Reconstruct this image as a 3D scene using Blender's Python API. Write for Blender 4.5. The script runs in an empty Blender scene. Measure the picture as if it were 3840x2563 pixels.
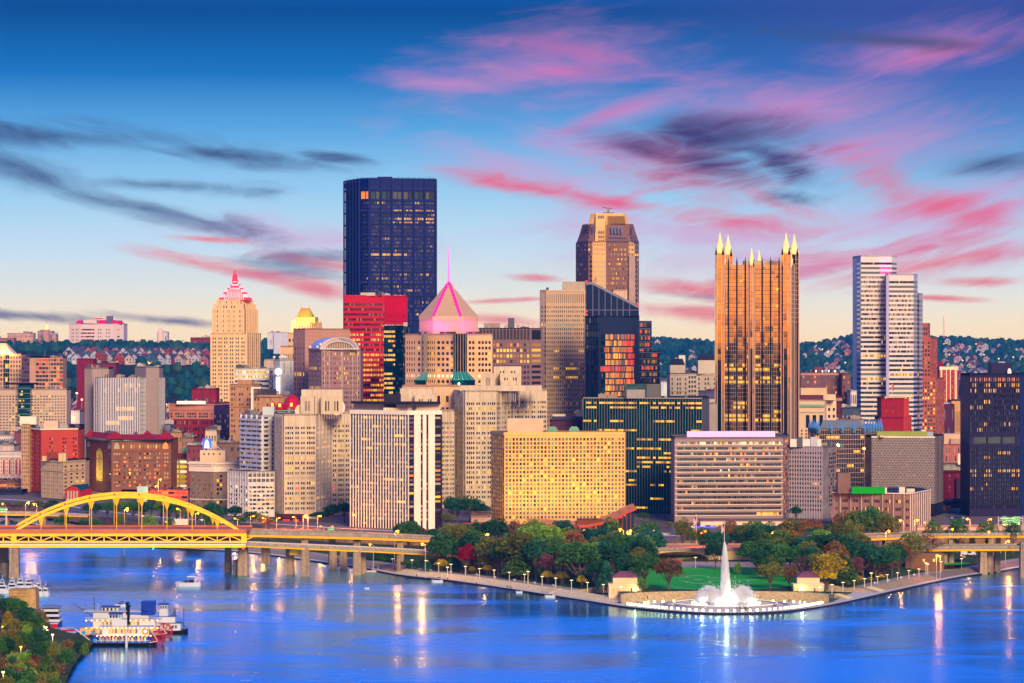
import bpy,math,random
from math import sin,cos,pi,radians,sqrt,hypot,atan2
from mathutils import Vector,noise
random.seed(7)
S = bpy.context.scene
COL = S.collection
# ---------------------------------------------------------------- camera
# 1 px of the 3840 px wide photograph = 1/F radian; the horizon is row HY; the camera stands CZ metres above the river
F,CX,HY,CZ = 11500.,1920.,1290.,117.
def X(px,Y): return (px-CX)*Y/F
def Z(py,Y): return CZ-(py-HY)*Y/F
def YG(py,z=0.): return (CZ-z)*F/(py-HY)          # distance of a ground point of height z seen at row py
cam = bpy.data.cameras.new('camera');co = bpy.data.objects.new('camera',cam);COL.objects.link(co)
co.location = (0,0,CZ);co.rotation_euler = (pi/2,0,0)
cam.sensor_width = 36;cam.lens = 36*F/3840;cam.shift_y = (HY-1281.5)/3840
cam.clip_start = 1;cam.clip_end = 30000
S.camera = co
S.view_settings.view_transform = 'Standard';S.view_settings.look = 'None'
S.view_settings.exposure = .15;S.view_settings.gamma = 1
S.render.engine = 'CYCLES'
S.cycles.max_bounces = 5;S.cycles.diffuse_bounces = 2;S.cycles.glossy_bounces = 3
S.cycles.transparent_max_bounces = 12;S.cycles.volume_bounces = 0
S.cycles.use_denoising = True
S.cycles.sample_clamp_indirect = 14
def lin(r,g,b):
    f = lambda c: (c/255/12.92 if c/255 <= .04045 else ((c/255+.055)/1.055)**2.4)
    return (f(r),f(g),f(b),1)
# ---------------------------------------------------------------- node helper
class NT:
    def __init__(s,tree): s.t = tree;s.t.nodes.clear()
    def n(s,typ,inp=None,**kw):
        nd = s.t.nodes.new(typ)
        for k,v in kw.items(): setattr(nd,k,v)
        for k,v in (inp or {}).items():
            sock = nd.inputs[k]
            if isinstance(v,bpy.types.NodeSocket): s.t.links.new(v,sock)
            else: sock.default_value = v
        return nd
    def m(s,op,a,b=0.,c=0.,clamp=False):
        nd = s.n('ShaderNodeMath',{0: a,1: b,2: c},operation=op);nd.use_clamp = clamp
        return nd.outputs[0]
    def mix(s,fac,a,b,typ='MIX'):
        nd = s.n('ShaderNodeMix',data_type='RGBA',blend_type=typ)
        for k,v in ((0,fac),(6,a),(7,b)):
            if isinstance(v,bpy.types.NodeSocket): s.t.links.new(v,nd.inputs[k])
            else: nd.inputs[k].default_value = v
        return nd.outputs[2]
    def ramp(s,fac,stops,interp='LINEAR'):
        nd = s.n('ShaderNodeValToRGB',{0: fac});cr = nd.color_ramp;cr.interpolation = interp
        while len(cr.elements) < len(stops): cr.elements.new(.5)
        for e,(p,c) in zip(cr.elements,stops): e.position = p;e.color = c
        return nd.outputs[0]
    def mr(s,v,a,b,c=0.,d=1.,t='SMOOTHSTEP'):
        return s.n('ShaderNodeMapRange',{0: v,1: a,2: b,3: c,4: d},interpolation_type=t).outputs[0]
# ---------------------------------------------------------------- sky (dusk: cream horizon, blue above, lit clouds)
SUN_AZ,SUN_EL = radians(16),radians(23)     # behind the camera, to the right
w = bpy.data.worlds.new('World');S.world = w;w.use_nodes = True
T = NT(w.node_tree)
geo = T.n('ShaderNodeTexCoord').outputs['Generated']
sx = T.n('ShaderNodeSeparateXYZ',{0: geo})
dx,dy,dz = sx.outputs
az = T.m('ARCTAN2',dx,dy)
el = T.m('ARCSINE',dz)
U = T.m('MULTIPLY_ADD',az,F/1000,CX/1000)            # thousands of photo pixels
V = T.m('MULTIPLY_ADD',el,-F/1000,HY/1000)
def vs(v): return (HY/1000-v)/ (HY/1000+9.)             # ramp position of V=v, ramp spans V 1.29..-9
fac = T.mr(V,HY/1000,-9.,t='LINEAR')
east = T.ramp(fac,[(0,lin(276,240,176)),(vs(1.20),lin(272,248,200)),(vs(1.08),lin(248,248,228)),(vs(.93),lin(206,230,240)),
    (vs(.72),lin(156,206,236)),(vs(.5),lin(92,166,220)),(vs(.28),lin(20,112,186)),(vs(.05),lin(0,72,140)),
    (vs(-.35),lin(0,122,246)),(vs(-1.2),lin(0,176,320)),(vs(-3.),lin(0,140,290)),(1,lin(30,66,160))])
west = T.ramp(fac,[(0,lin(255,164,54)),(vs(1.1),lin(255,186,84)),(vs(.6),lin(255,180,116)),(vs(0.),lin(240,172,140)),
    (vs(-1.5),lin(160,150,190)),(vs(-4.),lin(70,110,190)),(1,lin(40,76,165))])
west = T.mix(1.,west,(1.5,1.5,1.5,1),'MULTIPLY')
base = T.mix(T.mr(T.m('MULTIPLY',dy,-1.),-.1,.4),east,west)
# violet veil in the upper right
veil = T.m('MULTIPLY',T.mr(U,1.9,3.7),T.mr(V,1.0,.3))
veil = T.m('MULTIPLY',T.m('MULTIPLY',veil,T.mr(dy,-.1,.3)),T.mr(V,-.5,.1))
base = T.mix(T.m('MULTIPLY',veil,.45),base,lin(84,78,160))
# cloud noise fields, in sky directions
cmb = T.n('ShaderNodeCombineXYZ',{0: T.m('MULTIPLY',U,1.),1: T.m('MULTIPLY',T.m('MULTIPLY_ADD',T.m('POWER',T.m('ABSOLUTE',T.m('SUBTRACT',U,1.9)),2.),.085,V),3.4),2: 0.})
wrp = T.n('ShaderNodeTexNoise',{'Vector': cmb.outputs[0],'Scale': 1.1,'Detail': 3.})
wv = T.n('ShaderNodeVectorMath',{0: cmb.outputs[0],1: T.n('ShaderNodeVectorMath',{0: wrp.outputs['Color'],3: 1.1},operation='SCALE').outputs[0]},operation='ADD').outputs[0]
n1 = T.n('ShaderNodeTexNoise',{'Vector': wv,'Scale': 1.6,'Detail': 7.,'Roughness': .6}).outputs[0]
wv2 = T.n('ShaderNodeVectorMath',{0: wv,1: (1,1.7,1)},operation='MULTIPLY').outputs[0]
n2 = T.n('ShaderNodeTexNoise',{'Vector': wv2,'Scale': 2.6,'Detail': 8.,'Roughness': .62}).outputs[0]
nn = T.m('MULTIPLY_ADD',n1,.6,T.m('MULTIPLY',n2,.4))
n3 = T.m('SUBTRACT',nn,.5)
P2 = T.n('ShaderNodeCombineXYZ',{0: U,1: V,2: 0.}).outputs[0]
wv3 = T.n('ShaderNodeVectorMath',{0: wv,1: (1.1,2.4,1)},operation='MULTIPLY').outputs[0]
n4 = T.n('ShaderNodeTexNoise',{'Vector': wv3,'Scale': 2.2,'Detail': 6.,'Roughness': .6}).outputs[0]
wisp = T.mr(n4,.3,.58,.62,1.,'LINEAR')
def cloud(base,ells,col,amp,opac,soft=.55,inten=1.):
    f = None
    for (cx,cy,rx,ry,an) in ells:
        mp = T.n('ShaderNodeMapping',{'Vector': P2,'Location': (cx/1000,cy/1000,0),'Rotation': (0,0,radians(an)),'Scale': (rx/1000,ry/1000,1)},vector_type='TEXTURE').outputs[0]
        ln = T.n('ShaderNodeVectorMath',{0: mp},operation='LENGTH').outputs['Value']
        f = ln if f is None else T.m('MINIMUM',f,ln)
    d = T.m('SUBTRACT',1.,f)
    d = T.m('MULTIPLY_ADD',n3,amp,d)
    k = T.m('MULTIPLY',T.m('MULTIPLY',T.mr(d,-.15,soft*1.5),opac),wisp)
    k = T.m('MULTIPLY',k,T.mr(dy,0.,.2))
    return T.mix(k,base,col)
SKYC = [
 # wide pink veils
 ([(2080,250,620,230,-8),(3000,420,700,200,4),(2300,560,620,120,6),(3300,560,620,150,-4),(2700,980,900,120,2),(2400,400,520,80,-18),(1700,320,500,60,5),(2000,640,620,90,14),(3450,200,600,110,-8),(2600,880,900,160,4),(3500,850,800,240,-8),(1200,900,700,90,6)],(226,138,190),2.8,.72,.8),
 ([(2120,190,330,60,10),(2280,430,330,36,-22),(2150,270,240,40,0),(3600,200,300,60,-10)],(222,96,160),3.4,.55,.8),
 # slate streaks left and top right
 ([(230,520,760,70,2),(880,590,480,45,6),(1250,590,200,34,4),(120,660,420,85,12),(560,790,620,60,12),(620,700,560,40,2),(1150,985,330,60,-6),(80,1185,420,26,4),(650,1205,300,24,5),(3400,170,600,40,4),(3700,620,300,60,-6)],(60,74,116),3.2,.95,.6),
 # red and rose bands
 ([(2560,660,420,120,12),(2750,830,420,55,6),(3330,700,230,120,25),(3560,790,420,80,14),(3500,930,560,70,-8),(3150,980,460,50,-10),(3720,960,340,55,-12),(1950,700,380,50,10),(2300,760,360,40,8),(2900,760,260,50,20)],(238,84,112),3.4,.95,.7),
 # violet cores
 ([(2700,520,430,105,-3),(2900,600,290,85,30),(2430,560,280,80,10),(2960,745,170,44,0),(2650,620,330,110,5),(2620,500,300,90,0)],(58,38,92),3.2,1.,.6),
 # salmon streaks low down
 ([(900,1020,420,36,12),(1210,1085,260,44,10),(790,900,190,16,4),(1890,1128,190,12,-3),(2010,1042,150,18,4),(2600,1085,330,46,8),(2660,1180,300,34,6),(1880,1200,230,26,6),(3380,1010,420,40,-10),(3650,1060,200,24,0),(1300,1000,320,30,8),(3500,1120,300,16,3)],(250,112,100),3.0,.95,.6),
 ([(2650,1115,260,18,4),(1270,1040,180,24,6),(1100,960,260,26,-4)],(110,92,116),3.2,.55,.8),
]
for e_,c_,a_,o_,s_ in SKYC: base = cloud(base,e_,lin(*c_),a_,o_*.93,s_*1.2)
nish = T.n('ShaderNodeTexSky',sky_type='NISHITA',sun_disc=False)
nish.sun_elevation = radians(4);nish.sun_rotation = pi-SUN_AZ;nish.altitude = 300
base = T.mix(1.,base,T.mix(1.,nish.outputs[0],(.0015,.0015,.0015,1),'MULTIPLY'),'ADD')
low = T.mr(dz,-.03,0.)                    # below the horizon: dark far land
base = T.mix(low,(.012,.02,.035,1),base)
bg = T.n('ShaderNodeBackground',{0: base,1: 1.0})
T.t.links.new(bg.outputs[0],T.n('ShaderNodeOutputWorld').inputs[0])
# ---------------------------------------------------------------- low warm light from the sunset behind the camera
sun = bpy.data.lights.new('sunset_light','SUN');so = bpy.data.objects.new('sunset_light',sun);COL.objects.link(so)
sun.energy = 4.6;sun.angle = radians(18);sun.color = (1.0,.76,.42)
so.rotation_euler = Vector((-sin(SUN_AZ)*cos(SUN_EL),cos(SUN_AZ)*cos(SUN_EL),-sin(SUN_EL))).to_track_quat('-Z','Y').to_euler()
# ---------------------------------------------------------------- materials
MC = {}
def mat(key,col=(200,200,200),rough=.8,metal=0.,var=.12,ns=.15,streak=0.,emit=None,es=1.,spec=.12,bump=0.,raw=False):
    if key in MC: return MC[key]
    m = bpy.data.materials.new(key);m.use_nodes = True;t = NT(m.node_tree)
    c = col if raw else lin(*col)
    tc = t.n('ShaderNodeTexCoord').outputs['Object']
    col_ = c
    if var > 0:
        n = t.n('ShaderNodeTexNoise',{'Vector': tc,'Scale': ns,'Detail': 6.,'Roughness': .65}).outputs[0]
        f = t.mr(n,.3,.7,1-var,1+var,'LINEAR')
        if streak:
            mp = t.n('ShaderNodeMapping',{'Vector': tc,'Scale': (1.2,1.2,.04)}).outputs[0]
            n2 = t.n('ShaderNodeTexNoise',{'Vector': mp,'Scale': .6,'Detail': 4.}).outputs[0]
            f = t.m('MULTIPLY',f,t.mr(n2,.3,.7,1-streak,1+streak*.5,'LINEAR'))
        g = t.n('ShaderNodeCombineColor',{0: f,1: f,2: f}).outputs[0]
        col_ = t.mix(1.,c,g,'MULTIPLY')
    p = t.n('ShaderNodeBsdfPrincipled',{'Base Color': col_,'Roughness': rough,'Metallic': metal,'Specular IOR Level': spec})
    if emit: p.inputs['Emission Color'].default_value = lin(*emit);p.inputs['Emission Strength'].default_value = es
    if bump:
        n = t.n('ShaderNodeTexNoise',{'Vector': tc,'Scale': ns*4,'Detail': 4.}).outputs[0]
        b = t.n('ShaderNodeBump',{'Strength': bump,'Distance': .5,'Height': n});t.t.links.new(b.outputs[0],p.inputs['Normal'])
    t.t.links.new(p.outputs[0],t.n('ShaderNodeOutputMaterial').inputs[0])
    MC[key] = m;return m
def wobble_glass(key,col,rough=.05,metal=.9,cell=(.3,.3,.25),amt=.03,lit=0.,emit=(255,180,60)):
    'reflective curtain glass whose panes each lean a hair differently'
    m = bpy.data.materials.new(key);m.use_nodes = True;t = NT(m.node_tree)
    tc = t.n('ShaderNodeTexCoord').outputs['Object']
    mp = t.n('ShaderNodeMapping',{'Vector': tc,'Scale': cell}).outputs[0]
    sn = t.n('ShaderNodeVectorMath',{0: mp},operation='FLOOR').outputs[0]
    wn = t.n('ShaderNodeTexWhiteNoise',{'Vector': sn},noise_dimensions='3D')
    c2 = t.n('ShaderNodeVectorMath',{0: wn.outputs['Color'],1: (.5,.5,.5)},operation='SUBTRACT').outputs[0]
    c3 = t.n('ShaderNodeVectorMath',{0: c2,3: amt},operation='SCALE').outputs[0]
    nrm = t.n('ShaderNodeNewGeometry').outputs['Normal']
    nv = t.n('ShaderNodeVectorMath',{0: nrm,1: c3},operation='ADD').outputs[0]
    nv = t.n('ShaderNodeVectorMath',{0: nv},operation='NORMALIZE').outputs[0]
    f = t.mr(wn.outputs['Value'],0.,1.,.75,1.1,'LINEAR');g = t.n('ShaderNodeCombineColor',{0: f,1: f,2: f}).outputs[0]
    cc = t.mix(1.,lin(*col),g,'MULTIPLY')
    p = t.n('ShaderNodeBsdfPrincipled',{'Base Color': cc,'Roughness': rough,'Metallic': metal,'Normal': nv})
    t.t.links.new(p.outputs[0],t.n('ShaderNodeOutputMaterial').inputs[0])
    MC[key] = m;return m
# window panes
PANE = {}
def pane(key,col,rough=.12,metal=0.,emit=None,es=1.,spec=.6):
    PANE[key] = m = mat('pane_'+key,col,rough,metal,0.,emit=emit,es=es,spec=spec)
    if emit:      # rooms are not all equally bright
        t = m.node_tree;N = t.nodes.new;p = [q for q in t.nodes if q.type == 'BSDF_PRINCIPLED'][0]
        a,b,c,d = N('ShaderNodeObjectInfo'),N('ShaderNodeNewGeometry'),N('ShaderNodeMath'),N('ShaderNodeMath');c.operation = 'ADD';e = N('ShaderNodeMath');e.operation = 'FRACT';d.operation = 'MULTIPLY_ADD'
        t.links.new(a.outputs['Random'],c.inputs[0]);t.links.new(b.outputs['Random Per Island'],c.inputs[1]);t.links.new(c.outputs[0],e.inputs[0]);t.links.new(e.outputs[0],d.inputs[0]);d.inputs[1].default_value = es*1.15;d.inputs[2].default_value = es*.4;t.links.new(d.outputs[0],p.inputs['Emission Strength'])
pane('d',(14,18,34));pane('k',(22,20,28),.3);pane('b',(16,42,66),.1,.3);pane('t',(10,62,74),.15,.2)
pane('r',(92,96,110),.05,.9);pane('R',(150,140,140),.08,.85);pane('g',(92,84,86),.6);pane('c',(170,150,128),.7)
pane('y',(90,60,20),.4,emit=(255,182,46),es=1.05);pane('o',(80,40,16),.4,emit=(255,130,30),es=1.)
pane('w',(120,100,70),.4,emit=(255,226,170),es=1.0);pane('q',(70,50,30),.4,emit=(230,150,60),es=.35)
pane('m',(60,40,60),.4,emit=(255,60,170),es=.8);pane('e',(30,60,50),.4,emit=(150,200,140),es=.3)
pane('u',(40,34,40),.3,emit=(200,150,130),es=.18);pane('s',(70,20,14),.3,emit=(255,60,20),es=1.)
pane('G',(255,190,120),.08,1.0);pane('n',(60,60,72),.35)
# ---------------------------------------------------------------- mesh building
ORG = {}
class MB:
    def __init__(s): s.v = [];s.f = [];s.m = []
    def face(s,pts,m=0):
        b = len(s.v);s.v += [tuple(p) for p in pts];s.f.append(tuple(range(b,b+len(pts))));s.m.append(m);return s
    def box(s,x0,y0,z0,x1,y1,z1,m=0):
        return s.prism([(x0,y0),(x1,y0),(x1,y1),(x0,y1)],z0,z1,m)
    def prism(s,pts,z0,z1,m=0,mt=None,cap=True):
        n = len(pts);b = len(s.v)
        s.v += [(p[0],p[1],z0) for p in pts]+[(p[0],p[1],z1) for p in pts]
        for i in range(n):
            j = (i+1) % n;s.f.append((b+i,b+j,b+n+j,b+n+i));s.m.append(m)
        if cap: s.f.append(tuple(b+n+i for i in range(n)));s.m.append(m if mt is None else mt);s.f.append(tuple(b+n-1-i for i in range(n)));s.m.append(m)
        return s
    def loft(s,rings,m=0,cap=True):
        n = len(rings[0]);b = len(s.v)
        for r in rings: s.v += [tuple(p) for p in r]
        for k in range(len(rings)-1):
            for i in range(n):
                j = (i+1) % n;a = b+k*n;s.f.append((a+i,a+j,a+n+j,a+n+i));s.m.append(m)
        if cap: a = b+(len(rings)-1)*n;s.f.append(tuple(a+i for i in range(n)));s.m.append(m);s.f.append(tuple(b+n-1-i for i in range(n)));s.m.append(m)
        return s
    def cyl(s,x,y,z0,z1,r0,r1=None,n=8,m=0,sy=1.):
        r1 = r0 if r1 is None else r1
        return s.loft([[(x+r*cos(2*pi*i/n),y+r*sy*sin(2*pi*i/n),z) for i in range(n)] for r,z in ((r0,z0),(r1,z1))],m)
    def lathe(s,x,y,prof,n=12,m=0):
        return s.loft([[(x+r*cos(2*pi*i/n),y+r*sin(2*pi*i/n),z) for i in range(n)] for r,z in prof],m)
    def bar(s,p,q,w=.3,h=None,m=0):
        'square bar from p to q'
        p,q = Vector(p),Vector(q);d = (q-p);d.normalize();h = w if h is None else h
        u = d.cross(Vector((0,0,1)))
        if u.length < .01: u = Vector((1,0,0))
        u.normalize();v = u.cross(d)
        c = [(-w/2,-h/2),(w/2,-h/2),(w/2,h/2),(-w/2,h/2)]
        return s.loft([[p+u*a+v*b_ for a,b_ in c],[q+u*a+v*b_ for a,b_ in c]],m)
    def tube(s,pts,r,n=6,m=0):
        rings = []
        for i,p in enumerate(pts):
            p = Vector(p);d = Vector(pts[min(i+1,len(pts)-1)])-Vector(pts[max(i-1,0)]);d.normalize()
            u = d.cross(Vector((0,0,1))) if abs(d.z) < .95 else d.cross(Vector((1,0,0)));u.normalize();v = u.cross(d)
            rr = r[i] if isinstance(r,(list,tuple)) else r
            rings.append([p+u*rr*cos(2*pi*k/n)+v*rr*sin(2*pi*k/n) for k in range(n)])
        return s.loft(rings,m)
    def ball(s,x,y,z,r,n=8,m=0,rz=None):
        rz = rz or r;k = max(4,n//2)
        return s.lathe(x,y,[(max(r*sin(pi*i/k),.001),z-rz*cos(pi*i/k)) for i in range(k+1)],n,m)
    def strip(s,a,b_,z0,z1,m=0): return s.face([(a[0],a[1],z0),(b_[0],b_[1],z0),(b_[0],b_[1],z1),(a[0],a[1],z1)],m)
    def build(s,name,mats,parent=None,origin=None,smooth=False):
        if not s.v: return None
        if parent is not None: o_ = ORG[parent.name]
        elif origin is not None: o_ = Vector(origin)
        else:
            xs,ys,zs = zip(*s.v);o_ = Vector(((min(xs)+max(xs))/2,(min(ys)+max(ys))/2,min(zs)))
        me = bpy.data.meshes.new(name)
        me.from_pydata([(p[0]-o_.x,p[1]-o_.y,p[2]-o_.z) for p in s.v],[],s.f)
        mats = mats if isinstance(mats,(list,tuple)) else [mats]
        for k in mats: me.materials.append(k)
        me.polygons.foreach_set('material_index',s.m)
        if smooth: me.polygons.foreach_set('use_smooth',[True]*len(s.f))
        me.update()
        ob = bpy.data.objects.new(name,me);COL.objects.link(ob)
        if parent is not None: ob.parent = parent
        else: ob.location = o_
        ORG[ob.name] = o_
        return ob
def tag(o,label=None,cat=None,group=None,kind=None):
    if o is None: return None
    if label: o['label'] = label
    if cat: o['category'] = cat
    if group: o['group'] = group
    if kind: o['kind'] = kind
    return o
def empty(name,loc,label,cat,group=None):
    o = bpy.data.objects.new(name,None);COL.objects.link(o);o.location = loc;o.empty_display_size = 1
    ORG[o.name] = Vector(loc);return tag(o,label,cat,group)
KIDS = {}
def kids(o):
    return [c for c in o.children]
def dup(o,parent=None,matmap=None):
    c = o.copy();COL.objects.link(c);c.parent = parent
    for k in list(o.children): dup(k,c)
    return c
def text(s_,size,m,parent,loc,rot=(pi/2,0,0),name='lettering',ext=.02,ax='CENTER'):
    cu = bpy.data.curves.new(name,'FONT');cu.body = s_;cu.size = size;cu.extrude = ext;cu.align_x = ax;cu.align_y = 'CENTER'
    tmp = bpy.data.objects.new(name,cu);COL.objects.link(tmp);bpy.context.view_layer.update()
    me = bpy.data.meshes.new_from_object(tmp);bpy.data.objects.remove(tmp)
    ob = bpy.data.objects.new(name,me);COL.objects.link(ob);me.materials.clear();me.materials.append(m)
    ob.parent = parent;ob.location = Vector(loc)-ORG[parent.name];ob.rotation_euler = rot
    ORG[ob.name] = Vector(loc);return ob
# unit panes, shared by every window object
QUAD = {}
def quad_mesh(k):
    if k not in QUAD:
        me = bpy.data.meshes.new('window');me.from_pydata([(-.5,0,0),(.5,0,0),(.5,0,1),(-.5,0,1)],[],[(0,1,2,3)])
        me.materials.append(PANE[k]);QUAD[k] = me
    return QUAD[k]
PK = list(PANE)
# window layouts: lists of (a,b) intervals along a wall, 0..1
def G(n,fx=.6,m=.01):
    s_ = (1-2*m)/n;return [(m+s_*(i+(1-fx)/2),m+s_*(i+(1+fx)/2)) for i in range(n)]
def GR(groups,gap=.5,m=.02,fx=.7):
    'groups of windows separated by piers; gap in window pitches'
    tot = sum(groups)+gap*(len(groups)-1);s_ = (1-2*m)/tot;x = m;out = []
    for g in groups:
        for _ in range(g): out.append((x+s_*(1-fx)/2,x+s_*(1+fx)/2));x += s_
        x += gap*s_
    return out
class Bd:
    'one building: Empty at its base, wall mesh, windows, and whatever is added'
    def __init__(s,name,label,cat,pts,top,wall,z0=9.6,depth=30.,roof=(70,66,70),group=None,back=None,top_is_z=False):
        s.p = [(X(a,b),b) for a,b in pts]
        yn = min(pts,key=lambda q: q[1])[1]
        s.z0 = z0;s.z1 = top if top_is_z else Z(top,yn)
        l,r = s.p[0],s.p[-1]
        s.poly = s.p + (back if back is not None else [(r[0]+.0,r[1]+depth),(l[0]+.0,l[1]+depth)])
        cx = sum(q[0] for q in s.poly)/len(s.poly);cy = sum(q[1] for q in s.poly)/len(s.poly)
        s.root = empty(name,(cx,cy,z0),label,cat,group)
        s.w = MB();s.win = [];s.mats = [wall if not isinstance(wall,tuple) else mat('wall_%d_%d_%d' % wall,wall,.85,var=.14,streak=.2),mat('roof_%d_%d_%d' % roof,roof,.9)]
        n = len(s.poly)
        for i in range(len(s.p)-1,n): s.w.strip(s.poly[i],s.poly[(i+1) % n],s.z0,s.z1)
        s.rm = MB();s.rm.face([(q[0],q[1],s.z1-.6) for q in s.poly])
        # parapet inner faces
        for i in range(n):
            a,b = s.poly[(i+1) % n],s.poly[i];s.w.strip(a,b,s.z1-1.2,s.z1)
    def P(s,f,z,out=0.,seg=0):
        a,b = s.p[seg],s.p[seg+1];L = hypot(b[0]-a[0],b[1]-a[1]);d = ((b[0]-a[0])/L,(b[1]-a[1])/L)
        return (a[0]+d[0]*L*f+d[1]*out,a[1]+d[1]*L*f-d[0]*out,z)
    def face(s,seg=0,nf=10,cols=(),fy=(.25,.8),pal='d',top=1.5,bot=4.,depth=.3,m=0,z0=None,z1=None,rev=False,run=1,pf=None,band=False,f0=0.,f1=1.):
        z0 = s.z0 if z0 is None else z0;z1 = s.z1 if z1 is None else z1
        a,b = s.P(f0,0,0,seg),s.P(f1,0,0,seg);L = hypot(b[0]-a[0],b[1]-a[1]);d = ((b[0]-a[0])/L,(b[1]-a[1])/L);ang = atan2(d[1],d[0])
        at = lambda f,o=0.: (a[0]+d[0]*L*f+d[1]*o,a[1]+d[1]*L*f-d[0]*o)
        if not cols: s.w.strip(a,b,z0,z1,m);return
        zb,zt = z0+bot,z1-top;h = (zt-zb)/nf
        s.w.strip(a,b,z0,zb,m);s.w.strip(a,b,zt,z1,m)
        x = 0.
        for (c0,c1) in list(cols)+[(1.,1.)]:
            if c0-x > 1e-5: s.w.strip(at(x),at(c0),zb,zt,m)
            x = c1
        rnd = random.Random(hash((round(a[0],1),nf,len(cols))) & 0xffff)
        for i in range(nf):
            wb,wt = zb+h*(i+fy[0]),zb+h*(i+fy[1]);pz = zb+h*i if i == 0 else zb+h*(i-1+fy[1])
            key = None;left = 0
            for j,(c0,c1) in enumerate(cols):
                A,B_ = at(c0),at(c1)
                s.w.strip(A,B_,pz,wb,m)
                if i == nf-1: s.w.strip(A,B_,wt,zt,m)
                if rev:
                    A2,B2 = at(c0,-depth),at(c1,-depth)
                    s.w.face([(*A,wb),(*A2,wb),(*A2,wt),(*A,wt)],m);s.w.face([(*B2,wb),(*B_,wb),(*B_,wt),(*B2,wt)],m)
                    s.w.face([(*A,wb),(*B_,wb),(*B2,wb),(*A2,wb)],m)
                if pf: key = pf(i,j,nf,len(cols),rnd)
                elif left <= 0: key = rnd.choice(pal);left = rnd.randint(1,run)
                left -= 1
                mid = at((c0+c1)/2,-depth)
                s.win.append((mid,wb,(c1-c0)*L+.02,wt-wb,ang,key,(seg,i,id(cols)) if band else None))
    def fins(s,seg,fr,w_,d_,m_,z0=None,z1=None,name='mullions',off=0.):
        if len(fr) == 2: s.fins(seg,fr[:1],w_,d_,m_,z0,z1,name,off);fr = fr[1:]
        mb = MB();z0 = s.z0 if z0 is None else z0;z1 = s.z1 if z1 is None else z1
        a,b = s.p[seg],s.p[seg+1];L = hypot(b[0]-a[0],b[1]-a[1])
        for f in fr:
            h = w_/2/L
            mb.prism([s.P(f-h,0,d_,seg)[:2],s.P(f+h,0,d_,seg)[:2],s.P(f+h,0,-.05-off,seg)[:2],s.P(f-h,0,-.05-off,seg)[:2]],z0,z1)
        return mb.build(name,m_,s.root)
    def bands(s,seg,zs,h_,d_,m_,f0=0.,f1=1.,name='bands'):
        mb = MB()
        for z in zs: mb.prism([s.P(f0,0,d_,seg)[:2],s.P(f1,0,d_,seg)[:2],s.P(f1,0,-.05,seg)[:2],s.P(f0,0,-.05,seg)[:2]],z-h_/2,z+h_/2)
        return mb.build(name,m_,s.root)
    def top(s,pxa,pxb,pyt,m_,dY=6.,dep=10.,name='penthouse',base=None,off=0.):
        'box on the roof between photo columns pxa..pxb, up to row pyt'
        Y0 = min(q[1] for q in s.p)+dY;zt = Z(pyt,Y0);mb = MB()
        m_ = mat('wall_%d_%d_%d' % m_,m_) if isinstance(m_,tuple) else m_
        x0,x1 = X(pxa,Y0),X(pxb,Y0)
        mb.box(x0,Y0,s.z1-.55 if base is None else base,x1,Y0+dep,zt)
        return mb.build(name,m_,s.root)
    def clutter(s,n=5,seed=1,hmax=3.5):
        r = random.Random(seed);n += 3;(x0,y0),(x1,y1) = s.p[0],s.p[-1]
        cols_ = [(120,116,122),(170,160,158),(80,78,90),(150,132,120)]
        for i in range(n):
            f = r.uniform(.08,.92);x = x0+(x1-x0)*f;y = max(y0,y1,min(q[1] for q in s.p))+r.uniform(3,12)
            c = r.choice(cols_);mb = MB();a,b,h = r.uniform(1,4),r.uniform(1,3),r.uniform(.8,hmax)
            zb = s.z1-.6
            if r.random() < .6:
                mb.box(x-a,y-b,zb,x+a,y+b,zb+h);mb.box(x-a*.5,y-b*.6,zb+h,x+a*.1,y+b*.5,zb+h+.5);nm = 'roof_unit'
            elif r.random() < .5: mb.cyl(x,y,zb,zb+h,1.,1.,10);mb.cyl(x,y,zb+h,zb+h+.4,1.2,.4,10);nm = 'vent'
            else: mb.cyl(x,y,zb,zb+h*2.2,.12,.06,5);mb.bar((x-.8,y,zb+h*1.6),(x+.8,y,zb+h*1.6),.1);nm = 'antenna'
            mb.build(nm,mat('ru_%d' % c[0],c,.7),s.root)
    def done(s,cap=60,wname='window'):
        mats = s.mats
        s.w.build('wall',mats,s.root);s.rm.build('roof',s.mats[1],s.root)
        bands,ind,rest = {},[],[]
        for q in s.win:
            if q[6] is not None: bands.setdefault(q[6],[]).append(q)
            else: ind.append(q)
        ind.sort(key=lambda q: -q[1])
        if len(ind) > 100: rest = ind[cap:];ind = ind[:cap]
        o_ = ORG[s.root.name]
        for (c,z,w_,h,an,k,_) in ind:
            ob = bpy.data.objects.new(wname,quad_mesh(k));COL.objects.link(ob);ob.parent = s.root
            ob.location = (c[0]-o_.x,c[1]-o_.y,z-o_.z);ob.rotation_euler = (0,0,an);ob.scale = (w_,1,h)
        def emit(lst,nm,kind=None):
            mb = MB();used = {}
            for (c,z,w_,h,an,k,_) in lst:
                mi = used.setdefault(k,len(used));dx_,dy_ = cos(an)*w_/2,sin(an)*w_/2
                mb.face([(c[0]-dx_,c[1]-dy_,z),(c[0]+dx_,c[1]+dy_,z),(c[0]+dx_,c[1]+dy_,z+h),(c[0]-dx_,c[1]-dy_,z+h)],mi)
            ob = mb.build(nm,[PANE[k] for k in used],s.root)
            if kind: ob['kind'] = kind
        if rest: emit(rest,'windows','stuff')
        bl = sorted(bands.values(),key=lambda l: -l[0][1])
        for l in bl[:100]: emit(l,'window_band')
        if bl[100:]: emit([q for l in bl[100:] for q in l],'window_bands','stuff')
        return s.root
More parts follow.
